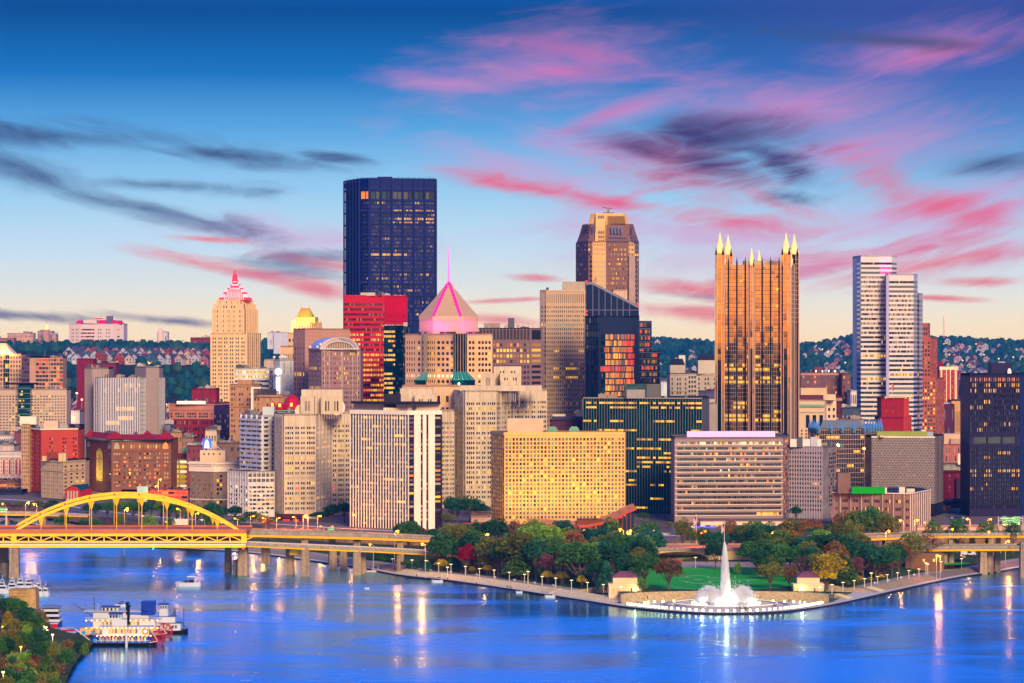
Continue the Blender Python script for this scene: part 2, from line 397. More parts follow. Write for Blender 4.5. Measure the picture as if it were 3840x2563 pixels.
def lamp_light(loc,e,col=(1,.55,.2),r=.5):
    l = bpy.data.lights.new('lamp_light','POINT');l.energy = e;l.color = col;l.shadow_soft_size = r
    o = bpy.data.objects.new('lamp_light',l);COL.objects.link(o);o.location = loc;return o
def spot(loc,target,e,col,ang=60,r=1.,blend=.8,name='floodlight_beam'):
    l = bpy.data.lights.new(name,'SPOT');l.energy = e;l.color = col;l.spot_size = radians(ang);l.spot_blend = blend;l.shadow_soft_size = r
    o = bpy.data.objects.new(name,l);COL.objects.link(o);o.location = loc
    o.rotation_euler = (Vector(target)-Vector(loc)).to_track_quat('-Z','Y').to_euler();return o
# ================================================================ SETTING
def smooth(a,b,x): t = min(1,max(0,(x-a)/(b-a)));return t*t*(3-2*t)
def pl(x,pts):
    if x <= pts[0][0]: return pts[0][1]
    for (a,b),(c,d) in zip(pts,pts[1:]):
        if x <= c: return b+(d-b)*(x-a)/(c-a)
    return pts[-1][1]
def hill(x,Y):
    u = CX+x/Y*F
    k = smooth(1050,760,u)
    zl = pl(Y,[(2300,9.5),(3000,22),(3400,55),(3750,90),(4000,101),(4300,109),(4700,112),(9000,40)])
    zr = pl(Y,[(2300,9.5),(3400,16),(4500,46),(5000,66),(5500,86),(6000,106),(6400,116),(7000,114),(9500,40)])
    z = zl*k+zr*(1-k)
    a = smooth(2600,5000,Y)
    z += a*(8*noise.noise(Vector((x/420.,Y/600.,3.)))+3*noise.noise(Vector((x/120.,Y/150.,1.))))
    z += (1-k)*smooth(5200,6400,Y)*pl(u,[(800,4),(1500,0),(2500,3),(2750,-4),(3050,-5),(3200,11),(3450,8),(3700,3),(4000,-6)])
    return z
m_water = bpy.data.materials.new('river_water');m_water.use_nodes = True
t = NT(m_water.node_tree);g_ = t.n('ShaderNodeNewGeometry').outputs['Position']
mp = t.n('ShaderNodeMapping',{'Vector': g_,'Scale': (.05,.16,1)}).outputs[0]
a1 = t.n('ShaderNodeTexNoise',{'Vector': mp,'Scale': 6.,'Detail': 5.,'Roughness': .6}).outputs[0]
mp2 = t.n('ShaderNodeMapping',{'Vector': g_,'Scale': (.006,.011,1)}).outputs[0]
a2 = t.n('ShaderNodeTexNoise',{'Vector': mp2,'Scale': 1.3,'Detail': 4.,'Distortion': 1.2}).outputs[0]
bp = t.n('ShaderNodeBump',{'Strength': .14,'Distance': .25,'Height': a1})
bp2 = t.n('ShaderNodeBump',{'Strength': .4,'Distance': 2.2,'Height': a2,'Normal': bp.outputs[0]})
rg_ = t.mr(a2,.36,.64,.15,.28)
gl = t.n('ShaderNodeBsdfAnisotropic',{'Color': (.46,.76,.95,1),'Roughness': rg_,'Normal': bp2.outputs[0]});dw = t.n('ShaderNodeBsdfDiffuse',{'Color': (0.,.075,.28,1)})
fr = t.mr(t.n('ShaderNodeFresnel',{'IOR': 1.33}).outputs[0],.02,.6,.34,.92,'LINEAR')       # sky blue put into tint and base; reflection grows towards grazing
mw = t.n('ShaderNodeMixShader',{0: fr,1: dw.outputs[0],2: gl.outputs[0]})
t.t.links.new(mw.outputs[0],t.n('ShaderNodeOutputMaterial').inputs[0])
mb = MB();mb.face([(-6000,-400,0),(6000,-400,0),(6000,2600,0),(-6000,2600,0)])
tag(mb.build('river',m_water,origin=(0,0,0)),kind='structure')
m_conc = mat('concrete',(150,140,132),.85,var=.18,ns=.25,streak=.25)
m_conc2 = mat('dark_concrete',(92,84,84),.9,var=.2,ns=.3,streak=.3)
m_quay = mat('quay_edge',(44,36,44),.8,var=.2)
m_pave = mat('paving',(206,198,194),.8,var=.10,ns=.08)
m_stone = mat('step_stone',(232,212,172),.85,var=.2,ns=.6)
m_rock = mat('rock_facing',(176,152,122),.9,var=.45,ns=1.1,bump=.6)
m_park = mat('park_soil',(52,74,38),.95,var=.4,ns=.12)
m_lawn = mat('lawn_grass',(46,168,54),.95,var=.18,ns=.12)
m_path = mat('path_gravel',(160,148,148),.9,var=.1)
m_city = mat('city_ground',(120,104,100),.9,var=.25,ns=.05)
m_asph = mat('asphalt',(96,88,88),.85,var=.15,ns=.2)
m_white = mat('white_paint',(226,222,216),.5,var=.04)
SH = [(-500,1958),(0,1962),(150,1975),(400,2030),(560,2055),(926,2076),(1325,2130),(1500,2161),(1700,2183),(2000,2227),(2200,2258),(2350,2281),(2500,2295),(2620,2303),(2750,2305),(2900,2300),(3000,2291),(3080,2280),(3200,2256),(3400,2210),(3600,2168),(3760,2145),(3840,2131),(4100,2100),(4800,2070)]
raw = [(X(a,YG(b)),YG(b)) for a,b in SH]
def resample(p,step):
    out = []
    for i in range(len(p)-1):
        p0,p1,p2,p3 = p[max(i-1,0)],p[i],p[i+1],p[min(i+2,len(p)-1)]
        L = hypot(p2[0]-p1[0],p2[1]-p1[1]);n = max(1,int(L/step))
        for k in range(n):
            s_ = k/n
            out.append(tuple(.5*(2*p1[j]+(p2[j]-p0[j])*s_+(2*p0[j]-5*p1[j]+4*p2[j]-p3[j])*s_**2+(3*p1[j]-p0[j]-3*p2[j]+p3[j])*s_**3) for j in (0,1)))
    out.append(p[-1]);return out
SL = resample(raw,6.)
def offs(p,o):
    r = []
    for i in range(len(p)):
        a,b = p[max(i-2,0)],p[min(i+2,len(p)-1)];L = hypot(b[0]-a[0],b[1]-a[1])
        r.append((p[i][0]-(b[1]-a[1])/L*o,p[i][1]+(b[0]-a[0])/L*o))
    return r
FC = (X(2722,1366),1366.)
def ribbon(name,a,b,z0,z1,m,side0=None,kind='structure'):
    'sheet between two polylines at heights z0 (a) and z1 (b); side0 adds a skirt under a'
    q = MB()
    for i in range(len(a)-1):
        q.face([(*a[i],z0),(*a[i+1],z0),(*b[i+1],z1),(*b[i],z1)])
        if side0 is not None: q.face([(*a[i],side0),(*a[i+1],side0),(*a[i+1],z0),(*a[i],z0)],1)
    return tag(q.build(name,m),kind=kind)
O1,OB,OC,O2 = offs(SL,4.),offs(SL,11.),offs(SL,18.),offs(SL,34.)
ZP,ZT = .7,2.4          # height of the quay walk and of the walk above the steps
def shore_d(x,y): return min(hypot(x-q[0],y-q[1]) for q in SL[::2])
def gz(x,y): return pl(shore_d(x,y),[(4,ZP),(11,ZT),(18,ZT),(34,5.)])
ribbon('promenade',SL,O1,ZP,ZP,[m_pave,m_quay],-1.5)
LI = [i for i,p in enumerate(O2) if p[0] < FC[0]-47];RI = [i for i,p in enumerate(O2) if p[0] > FC[0]+45 and p[1] > 1340]
li,ri = LI[-1],RI[0]
arc = [(FC[0]-47*cos(a),FC[1]+4+20*sin(a)) for a in [pi*k/24 for k in range(1,24)]]
front = O2[:li+1]+arc+O2[ri:]
mb = MB();mb.prism(front+[(O2[-1][0],2322),(O2[0][0]-400,2322)],-1.,5.,1,0)
tag(mb.build('park_ground',[m_park,m_rock]),kind='structure')
mb = MB();mb.face([(*p,ZP-.004) for p in O1[li-5:ri+6]+[OC[ri+3]]+arc[::-1]+[OC[li-2]]])
tag(mb.build('plaza',m_pave),kind='structure')
def frac(px): return min(range(len(SL)),key=lambda i: abs(CX+SL[i][0]/SL[i][1]*F-px))
i0,i1,j1 = frac(1455),frac(2275),frac(3560)
mb = MB();N_ = 6
for k in range(N_):
    oa,ob_ = offs(SL,4+7*k/N_),offs(SL,4+7*(k+1)/N_);za,zb_ = ZP+(ZT-ZP)*k/N_,ZP+(ZT-ZP)*(k+1)/N_
    for i in range(i0,i1):
        mb.face([(*oa[i],za),(*oa[i+1],za),(*oa[i+1],zb_),(*oa[i],zb_)]).face([(*oa[i],zb_),(*oa[i+1],zb_),(*ob_[i+1],zb_),(*ob_[i],zb_)])
tag(mb.build('steps',m_stone),kind='structure')
ribbon('embankment',O1[:i0+1],OB[:i0+1],ZP,ZT,[mat('bank_concrete',(150,134,116),.9,var=.3,ns=.3)])
if li > i1: ribbon('embankment',O1[i1:li+1],OB[i1:li+1],ZP,ZT,[m_rock])
ribbon('embankment',O1[ri:j1+1],OB[ri:j1+1],ZP,ZT,[m_rock])
ribbon('embankment',O1[j1:],OB[j1:],ZP,ZT,[mat('bank_gravel',(130,114,110),.9,var=.25,ns=.3)])
ribbon('upper_walk',OB[:li+1],OC[:li+1],ZT,ZT,[m_path]);ribbon('upper_walk',OB[ri:],OC[ri:],ZT,ZT,[m_path])
ribbon('park_slope',OC[:li+1],O2[:li+1],ZT,5.,[m_park]);ribbon('park_slope',OC[ri:],O2[ri:],ZT,5.,[m_park])
for i in (li,ri):
    mb = MB();mb.face([(*O1[i],ZP-.3),(*O1[i],ZP),(*OB[i],ZT),(*OC[i],ZT),(*O2[i],5.),(*O2[i],ZP-.3)]);tag(mb.build('plaza_end_wall',m_rock),kind='structure')
a0,a1_ = i0,min(i1,li)
for px_ in (1590,1995,3215,3330):
    i = frac(px_);mb = MB();A_,B_ = offs(SL,4),offs(SL,11)
    for k in range(8):
        oa = offs(SL,4+7*k/8);mb.prism([oa[i],oa[i+1],B_[i+1],B_[i]],ZP-.1,ZP+.12+(ZT-ZP)*(k+1)/8)
    tag(mb.build('stair_flight',mat('stair_concrete',(220,200,160),.8)),kind='structure')
# lawn with the white outline of the fort
mb = MB();mb.face([(X(2655,1455)+48*cos(a),1466+72*sin(a),5.012) for a in [2*pi*k/40 for k in range(40)]])
tag(mb.build('lawn',m_lawn),kind='structure')
def pk(x,y,z=5.): py = 1850+y/2.61;Y = YG(py,z);return (X(2200+x/2.61,Y),Y)
for ln in ([(905,829),(1000,827),(965,817),(1082,803),(1205,818),(1180,827),(1310,834)],[(905,858),(990,866),(965,873),(1110,888),(1225,874),(1195,862),(1330,855),(1680,847)],
           [(1410,918),(1490,897),(1610,885)],[(780,912),(960,930),(1110,950)],[(1050,846),(1080,842),(1135,846),(1090,850),(1050,846)]):
    q = [pk(*c) for c in ln];mb = MB()
    for (a,b),(c,d) in zip(q,q[1:]): mb.box(0,0,0,0,0,0) if False else mb.face([(a,b-.7,5.03),(c,d-.7,5.03),(c,d+.7,5.03),(a,b+.7,5.03)])
    tag(mb.build('lawn_marking',mat('lawn_line',(190,196,180),.9)),kind='structure')
mb = MB();mb.face([(X(2700,1535)+60*cos(a),1556+20*sin(a),5.016) for a in [2*pi*k/30 for k in range(30)]])
tag(mb.build('path',m_path),kind='structure')
mb = MB();mb.face([(X(3440,1560)+28*cos(a),1566+16*sin(a),5.02) for a in [2*pi*k/30 for k in range(30)]])
tag(mb.build('lawn',m_lawn),kind='structure')
# city plateau with its retaining wall, streets, far terrain
CF = [(-700,2120),(0,2070),(300,1935),(560,1840),(900,1790),(1300,1725),(1700,1690),(2500,1668),(3300,1668),(3840,1720),(5200,1780)]
mb = MB();mb.prism([(X(a,b),b) for a,b in CF]+[(2400,2322),(-2400,2322)],4.,9.5,1,0)
tag(mb.build('city_ground',[m_city,mat('retaining_wall',(150,110,84),.9,var=.25,ns=.3,streak=.3)]),kind='structure')
def road(name,pts,wd,z,m):
    a,b = offs(pts,-wd/2),offs(pts,wd/2);return ribbon(name,a,b,z,z,[m])
R1 = resample([(X(a,b),b) for a,b in [(-600,2150),(0,2105),(300,1975),(560,1890),(900,1835),(1300,1768),(1700,1730),(2500,1710),(3300,1705),(3840,1740),(5000,1790)]],12)
road('road',R1,18,9.512,m_asph)
for o_ in (-.15,.15): ribbon('road_marking',offs(R1,o_*10),offs(R1,o_*10+.25),9.52,9.52,[m_white])
ribbon('pavement',offs(R1,9.2),offs(R1,12.4),9.64,9.64,[m_pave],9.5)
for px_ in (700,1460,1790,2440,3000,3580):
    mb = MB();x = X(px_,1760);mb.face([(x,1725,9.516),(x+12,1725,9.516),(x+12+(px_-1920)*.03,2300,9.516),(x+(px_-1920)*.03,2300,9.516)]);tag(mb.build('street',m_asph),kind='structure')
me = MB();nx,ny = 96,100
m_hillg = mat('hill_soil',(34,52,38),.95,var=.3,ns=.02)
rows = []
for j in range(ny+1):
    Y = 2320+(9300-2320)*(j/ny)**1.15;wdt = Y*.27
    rows.append([(-wdt+2*wdt*i/nx,Y,hill(-wdt+2*wdt*i/nx,Y)) for i in range(nx+1)])
me.v = [p for r in rows for p in r]
for j in range(ny):
    for i in range(nx): a = j*(nx+1)+i;me.f.append((a,a+1,a+nx+2,a+nx+1));me.m.append(0)
tag(me.build('hills',m_hillg,smooth=True),kind='structure')
mb = MB();mb.face([(-9000,2330,-1),(9000,2330,-1),(14000,16000,-1),(-14000,16000,-1)]);tag(mb.build('far_ground',m_hillg),kind='structure')
# the overlook's own slope, under and behind the camera
me = MB();pr = [(330,-2),(230,20),(120,66),(25,108),(8,114),(-8,115.4),(-60,121),(-160,132),(-330,128),(-700,60),(-900,-2)]
for (Ya,za) in pr: me.v += [(x,Ya,za+(9*noise.noise(Vector((x/160.,Ya/90.,5.))) if Ya < -30 else 0)) for x in range(-1800,1801,60)]
for j in range(len(pr)-1):
    for i in range(60): a = j*61+i;me.f.append((a,a+1,a+62,a+61));me.m.append(0)
tag(me.build('hillside',m_hillg,smooth=True),kind='structure')
# near river bank, lower left
NB = [(-900,2160),(-200,2255),(40,2290),(130,2318),(185,2365),(200,2392),(300,2398),(335,2420),(300,2455),(262,2500),(236,2548),(205,2620),(120,2760),(-300,2900)]
nb = resample([(X(a,YG(b,0)),YG(b,0)) for a,b in NB],5.)
mb = MB();r1,r2 = offs(nb,-5.),offs(nb,-16.)
def ring(o): return offs(nb,o)
# land lies to the left of this line (towards -x)
lay = [(0,-1.),(-2,1.6),(6,3.),(12,5.),(20,6.)]
prev = None
for o_,z_ in lay:
    cur = [(*q,z_+(.4*noise.noise(Vector((q[0]/4,q[1]/4,0))) if z_ > 2 else 0)) for q in ring(-o_ if False else -o_)]
    if prev:
        for i in range(len(cur)-1): mb.face([prev[i],cur[i],cur[i+1],prev[i+1]])
    prev = cur
mb.face([p for p in prev]+[(-700,800,6.),(-700,1700,6.)])
tag(mb.build('river_bank',[mat('bank_soil',(62,70,40),.95,var=.5,ns=.3)]),kind='structure')
# ================================================================ BUILDINGS
def reg(n,a=0.,b=1.): return [a+(b-a)*(i+.5)/n for i in range(n)]
def ends(n,a=0.,b=1.): return [a+(b-a)*i/n for i in range(n+1)]
m_beige = mat('stainless_beige',(204,182,158),.6,var=.12,ns=.08,streak=.2)
# ---- three cross-plan office towers
def cross_tower(label,dx_,Y,pts,top,cores,nf,red=None,seed=0):
    b = Bd('office_tower',label,'office tower',pts,top,m_beige,depth=28,roof=(120,112,110),group='three steel clad cross plan office towers')
    segs = len(pts)-1
    for s_ in range(segs):
        wpx = abs(pts[s_+1][0]-pts[s_][0]);hid = abs(pts[s_+1][1]-pts[s_][1]) > 12
        cols = GR([3,4,2],.8,.03,.62) if hid and wpx < 50 else GR([3,3,4],.8,.03,.6) if hid else GR([4,2,2,4] if wpx > 90 else [2,3,3],.7,.03,.66)
        lit = dict(red or {})
        def pf(i,j,n,m,r,s_=s_,lit=lit):
            k = lit.get((s_,n-1-i))
            if k and (len(k) < 3 or k[1] <= j < k[2]): return k[0]
            rowlit = random.Random(i*31+s_+seed).random()
            if rowlit < .16: return r.choice('yyucuu')
            if rowlit < .3: return r.choice('dubq')
            return r.choice('dddbbdtdu') if r.random() < .94 else 'y'
        b.face(s_,nf,cols,(.2,.72),top=7,bot=5,pf=pf,depth=.35,rev=Y < 1900)
        b.fins(s_,[ (cols[i][1]+cols[i+1][0])/2 for i in range(len(cols)-1) if i % 2 or cols[i+1][0]-cols[i][1] > .06],.45,.4,m_beige,z0=b.z0+3,z1=b.z1-.5,name='pilasters')
    for k,(xa,xb,yt,dY,dep) in enumerate(cores):
        b.top(xa,xb,yt,m_beige,dY=dY,dep=dep,name='penthouse')
        x0,x1 = X(xa,Y+dY),X(xb,Y+dY);zt = Z(yt,Y+dY);mb = MB()
        for f in (.3,.7) if xb-xa > 60 else (.5,):
            for o in (-1.4,.4): mb.face([(x0+(x1-x0)*f+o,Y+dY-.1,zt-9),(x0+(x1-x0)*f+o+1,Y+dY-.1,zt-9),(x0+(x1-x0)*f+o+1,Y+dY-.1,zt-3),(x0+(x1-x0)*f+o,Y+dY-.1,zt-3)])
        if k > 0: mb.build('louvre',PANE['k'],b.root)
        mb = MB()
        for i in range(9): f = (i+.5)/9;mb.box(x0+(x1-x0)*f-.15,Y+dY-.25,zt-14,x0+(x1-x0)*f+.15,Y+dY,zt-.3)
        mb.build('relief',m_beige,b.root)
    b.clutter(4,seed);b.done();return b
gA = cross_tower('steel clad office tower with satellite dishes on its roof, behind the lit white garage',0,1879,
    [(1027,1908),(1065,1879),(1185,1884),(1245,1922),(1320,1928)],1553,
    [(1130,1285,1462,22,18),(1127,1178,1487,12,10),(1203,1285,1487,14,12)],17,
    {(1,6): ('y',0,12),(1,9): ('u',0,12),(1,4): ('u',),(2,4): ('y',0,9),(1,8): ('y',0,4),(3,12): ('s',0,2),(3,13): ('s',0,2),(1,12): ('s',4,6),(1,10): ('c',),(2,10): ('c',),(2,11): ('c',)},seed=3)
for px_,yy,r_,cc in ((1131,1542,4.2,(226,196,160)),(1262,1530,4.6,(222,220,222)),(1275,1528,4.2,(222,220,222))):
    Yd = 1893;x = X(px_,Yd);z = Z(yy,Yd);mb = MB();ti = 0 if px_ < 1200 else .7
    rings = [[(x+r_*rr*cos(a)*(1-.35*ti)+d*ti*.8,Yd-d*(.9),z+r_*rr*sin(a)) for a in [2*pi*k/16 for k in range(16)]] for rr,d in ((.05,-1.1),(.5,-.8),(1.,0))]
    mb.loft(rings,cap=False);mb.bar((x,Yd+.4,gA.z1-.6),(x,Yd+.6,z),.5)
    tag(mb.build('satellite_dish',mat('dish_%d' % cc[0],cc,.5,var=.03)),{1131: 'round tan satellite dish facing forward on the left of the steel tower roof',1262: 'left of two tilted white satellite dishes on the steel tower roof',1275: 'right of two tilted white satellite dishes on the steel tower roof'}[px_],'satellite dish')
gB = cross_tower('steel clad tower mostly hidden behind the striped slab, only its right end and penthouse showing',0,1990,
    [(1490,1992),(1600,1990),(1635,1994),(1655,2008),(1704,2012)],1541,[(1500,1622,1458,20,16),(1555,1634,1480,12,10)],17,{(3,2): ('m',3,9)},seed=5)
gC = cross_tower('largest steel clad cross plan tower right of the striped slab, with stepped penthouses',0,2017,
    [(1702,2046),(1745,2017),(1862,2022),(1925,2060),(2052,2068)],1465,
    [(1724,2032,1447,8,20),(1852,1955,1375,26,12),(1804,1856,1400,16,14),(1875,1953,1400,14,12),(1877,1936,1428,12,4)],20,{(1,1): ('y',4,12),(2,1): ('y',3,9),(1,5): ('y',4,12)},seed=9)
# ---- striped slab
m_wf = mat('white_fin',(236,222,204),.55,var=.05,streak=.06);m_pur = mat('purple_spandrel',(40,26,50),.4,var=.15)
b = Bd('office_slab','office slab with close white vertical fins over dark purple bands, left of the yellow hotel','office tower',[(1315,1800),(1532,1770),(1655,1782)],1541,m_pur,depth=24)
b.mats = [m_pur,mat('roof_dark',(40,34,44),.9),m_wf]
def pf(i,j,n,m,r):
    k = random.Random(i*7+j//4).random()
    return r.choice('yqyc') if k < .1 else r.choice('cggnnRdg') if k < .75 else r.choice('rndtc')
b.face(0,25,G(21,.8,.004),(.42,.98),top=1,bot=4,pf=pf,depth=.2)
R_ = [(1534,1552,'w'),(1552,1576,0),(1576,1584,'w'),(1584,1597,0),(1597,1605,'w'),(1605,1629,0),(1629,1653,'w')]
f_ = lambda p: (p-1532)/123.
b.face(1,25,[(f_(a)+.003,f_(c)-.003) for a,c,k in R_ if k],(.42,.95),top=1,bot=4,pal='ccgndyqRdo',depth=.25)
b.fins(0,ends(21),.62,.35,m_wf,name='fins')
mb = MB()
for a,c,k in R_:
    if not k: mb.prism([b.P(f_(a),0,.5,1)[:2],b.P(f_(c),0,.5,1)[:2],b.P(f_(c),0,0,1)[:2],b.P(f_(a),0,0,1)[:2]],b.z0,b.z1)
mb.build('white_panel',m_wf,b.root)
b.bands(0,[b.z1-1.2],2.4,.9,m_wf,name='cornice');b.bands(1,[b.z1-1.2],2.4,.9,m_wf,name='cornice')
Yt = 1775;mb = MB();mb.prism([(X(1325,1806),1806),(X(1530,1778),1778),(X(1650,1788),1788),(X(1650,1800),1800),(X(1325,1816),1816)],b.z1-.5,b.z1+3.6);mb.build('attic_storey',mat('attic',(206,180,160),.7),b.root)
mb = MB();mb.prism([(X(1316,1799),1799),(X(1532,1771),1771),(X(1652,1783),1783),(X(1652,1802),1802),(X(1316,1818),1818)],b.z1+3.6,b.z1+4.7);mb.build('roof_slab',mat('roof_dark'),b.root)
for f in reg(12): 
    x,y,_ = b.P(f,0,-7.5,0);MBx = MB();MBx.box(x-.9,y-.2,b.z1+.6,x+.9,y+.1,b.z1+2.8);MBx.build('attic_window',PANE['k'],b.root)
b.clutter(3,4,5);b.top(1438,1532,1530,(222,190,160),12,10);b.top(1440,1500,1480,mat('black_plant',(42,36,48),.8),14,14,'plant_room');b.done()
# ---- yellow lit hotel
m_hot = mat('hotel_stone',(224,172,104),.75,var=.06,ns=.2)
b = Bd('hotel','long flat topped hotel slab lit yellow from below, square windows in a regular grid','hotel',[(1841,1846),(1891,1823),(2345,1828)],1622,m_hot,depth=22,roof=(110,90,84))
def pf(i,j,n,m,r):
    if (j % 3 == 0): return r.choice('ggggn')
    return r.choice('kkdtegqeeudy' if i > 8 else 'eqgeqgeyktq')
b.face(0,20,G(7,.72),(.15,.85),pal='gnukdgq',top=2,bot=3,rev=True)
b.face(1,20,G(34,.62,.004),(.16,.84),pf=pf,top=3,bot=3,rev=True,depth=.5)
b.bands(1,[b.z1-.8],1.6,.4,m_hot,name='cornice');b.bands(0,[b.z1-.8],1.6,.4,m_hot,name='cornice')
b.fins(1,ends(34,.004,.996),.35,.25,m_hot,z0=b.z0,z1=b.z1-1.6)
b.top(1904,2037,1570,(216,176,146),5,12);
for p_ in (1943,2072,2153):
    Yv = 1832;x = X(p_,Yv);z = b.z1-.6;mb = MB();mb.loft([[(x-3,Yv,z),(x+3,Yv,z),(x+3,Yv+4,z),(x-3,Yv+4,z)],[(x-3,Yv,z+2.2),(x+3,Yv,z+2.2),(x+3,Yv+4,z+2.2),(x-3,Yv+4,z+2.2)],[(x-1.6,Yv+1,z+3.8),(x+1.6,Yv+1,z+3.8),(x+1.6,Yv+3,z+3.8),(x-1.6,Yv+3,z+3.8)]]);mb.build('roof_unit',mat('verdigris',(110,150,128),.7),b.root)
b.done(100)
# swooping canopy hall at its foot
Yc = 1770;o = empty('entrance_hall',(X(2270,Yc),Yc,9.6),'glass hall under a long upswept orange roof at the foot of the yellow hotel','lobby')
prof = [(1980,1962),(2060,1966),(2150,1972),(2200,1972),(2260,1960),(2310,1942),(2350,1920),(2386,1906)]
up = [(X(a,Yc),Z(c,Yc)) for a,c in prof];mb = MB()
for (x0,z0),(x1,z1) in zip(up,up[1:]):
    mb.face([(x0,Yc,z0-1.2),(x1,Yc,z1-1.2),(x1,Yc,z1),(x0,Yc,z0)],1).face([(x0,Yc,z0),(x1,Yc,z1),(x1-1,Yc+24,z1+1.5),(x0-1,Yc+24,z0+1.5)]).face([(x0,Yc,z0-1.2),(x1,Yc,z1-1.2),(x1,Yc+24,z1-.5),(x0,Yc+24,z0-.5)])
mb.face([(up[-1][0],Yc,up[-1][1]-1.2),(up[-1][0],Yc+24,up[-1][1]-.5),(up[-1][0]-1,Yc+24,up[-1][1]+1.5),(up[-1][0],Yc,up[-1][1])],1)
mb.build('roof',[mat('canopy_top',(214,136,96),.6),mat('canopy_edge',(196,70,44),.5)],o)
mb = MB();k_ = 0
for i in range(26):
    x0,x1 = X(2165+i*8.2,Yc+3),X(2165+(i+1)*8.2-.8,Yc+3);zt = pl(2165+i*8.2,prof);zt = Z(zt,Yc)-1.4
    mb.face([(x0,Yc+3,9.6),(x1,Yc+3,9.6),(x1,Yc+3,zt),(x0,Yc+3,zt)],(i*7 % 5 < 3 and i < 19)*1)
mb.build('glazing',[PANE['t'],PANE['q']],o)
mb = MB();mb.box(X(2165,Yc+4),Yc+3.4,9.6,X(2378,Yc+4),Yc+22,15);mb.build('wall',mat('hall_wall',(120,60,40)),o)
mb = MB()
for i in range(14): x = X(2165+i*15.4,Yc+2.6);zt = Z(pl(2165+i*15.4,prof),Yc)-1;mb.bar((x,Yc+2.6,9.6),(x,Yc+2.6,zt),.3)
for i in range(6): x = X(2170+i*38,Yc+8);z = Z(pl(2170+i*38,prof),Yc)+1;mb.box(x-.3,Yc+7,z-.4,x+.3,Yc+8,z+1.)
mb.build('posts',mat('red_steel',(170,60,40)),o)
b = Bd('low_annex','low pale ribbed block among trees left of the yellow hotel','annex',[(1767,1815),(1842,1820)],1936,(190,156,136),depth=14);b.face(0);b.bands(0,[b.z0+1.5+k*.9 for k in range(8)],.2,.15,mat('rib',(150,110,100)));b.top(1770,1838,1932,(120,80,70),4,6);b.done()
b = Bd('low_annex','dark red slatted fence block below the pale annex, behind the park trees','annex',[(1722,1805),(1815,1808)],1962,(104,44,60),depth=5);b.face(0);b.fins(0,reg(18),.25,.2,mat('slat',(60,30,50)));b.bands(0,[b.z1-.3],.5,.3,mat('rail_red',(190,60,50)));b.done()
# uplights on the hotel front
for i,p_ in enumerate((1900,1962,2030,2100,2170,2240,2310)):
    Yl = 1800;spot((X(p_,Yl),Yl,16),(X(p_,1826),1826,46 if i % 2 else 40),1.7e4,(1,.56,.09),110,1.)
# ---- green glass block
m_gg = wobble_glass('green_glass',(14,104,116),.06,.85,(.22,.22,.27),.02)
m_mul = mat('pink_mullion',(170,150,140),.4,metal=.3,var=.05)
b = Bd('glass_office_block','wide dark green glass office block between the yellow hotel and the brown banded block','office tower',[(2187,1956),(2632,1935),(2660,1975)],1493,m_gg,depth=40,roof=(60,60,60))
def pf(i,j,n,m,r):
    row = random.Random(i*17+5).random();blk = random.Random(i*131+j//5).random()
    lit = row < .7 and blk < (.75 if i > n-7 else .5)
    return r.choice('yyyyq') if lit and r.random() < .85 else 'T'
PANE['T'] = m_gg;PK.append('T')
b.face(0,24,G(44,.96,.001),(.30,.72),top=2,bot=2,pf=pf,depth=.05,band=True)
b.mats.append(mat('grey_metal_side',(92,86,88),.6));b.face(1,m=2)
b.fins(0,ends(44),.14,.12,m_mul);b.bands(0,[b.z1-.3],.6,.5,m_mul);b.clutter(5,8,3)
b.top(2343,2425,1441,wobble_glass('plant_glass',(60,96,96),.2,.6),10,12);b.top(2425,2480,1441,(96,92,94),10,12);b.top(2350,2418,1462,(150,142,140),9.5,2,'louvre_panel')
b.done()
# ---- brown banded block with violet crown
m_bb = mat('banded_brown',(150,126,124),.7,var=.06)
b = Bd('banded_office_block','broad brown office block with continuous window bands and a violet lit crown','office block',[(2530,1842),(2936,1848),(2960,1890)],1640,m_bb,depth=45,roof=(90,80,84))
def pf(i,j,n,m,r):
    c = 1-abs(j/m-.62)*1.6;top_ = i/n
    if i == n-1: return r.choice('wyuRqww')
    if i == 0: return 'y' if .75 < j/m < .98 else 'k'
    p = (.18+.5*c)*(top_**1.3) if i > 3 else .06
    return r.choice('quoqRuqy') if r.random() < p else r.choice('kkdk')
fz = lambda p: (p-2530)/406.
b.face(0,14,[(a+.012,c+.012) for a,c in G(52,.94,.012)][:51],(.36,.88),top=2.5,bot=3,pf=pf,depth=.6,band=True)
b.face(1,14,G(8,.94,.02),(.3,.85),top=2,bot=3,pal='kksqok',depth=.5,band=True)
m_wl = mat('pale_sill',(220,200,190),.6)
hh = (b.z1-2.5-b.z0-3)/14
b.bands(0,[b.z0+3+hh*(i+.34) for i in range(14)],.45,.35,m_wl,name='sills');b.bands(0,[b.z0+3+hh*(i+1.0) for i in range(14)],.5,.3,m_bb,name='lintels')
Yk = 1850;mb = MB()
for i in range(36):
    x0,x1 = X(2576+i*9.2,Yk),X(2576+(i+1)*9.2-.4,Yk);mb.box(x0,Yk,b.z1-.5,x1,Yk+1,Z(1618,Yk))
mb.build('crown',mat('violet_screen',(206,190,220),.5,emit=(190,110,235),es=.55),b.root)
mb = MB();mb.box(X(2576,Yk),Yk+1.02,b.z1-.5,X(2907,Yk),Yk+12,Z(1622,Yk));mb.build('penthouse',mat('ph',(90,80,92)),b.root)
b.clutter(4,77,2.);b.done()
Yl = 1800;o = empty('lobby_pavilion',(X(2810,Yl),Yl,9.6),'low pale stone entrance pavilion with dark columns in front of the banded block','lobby')
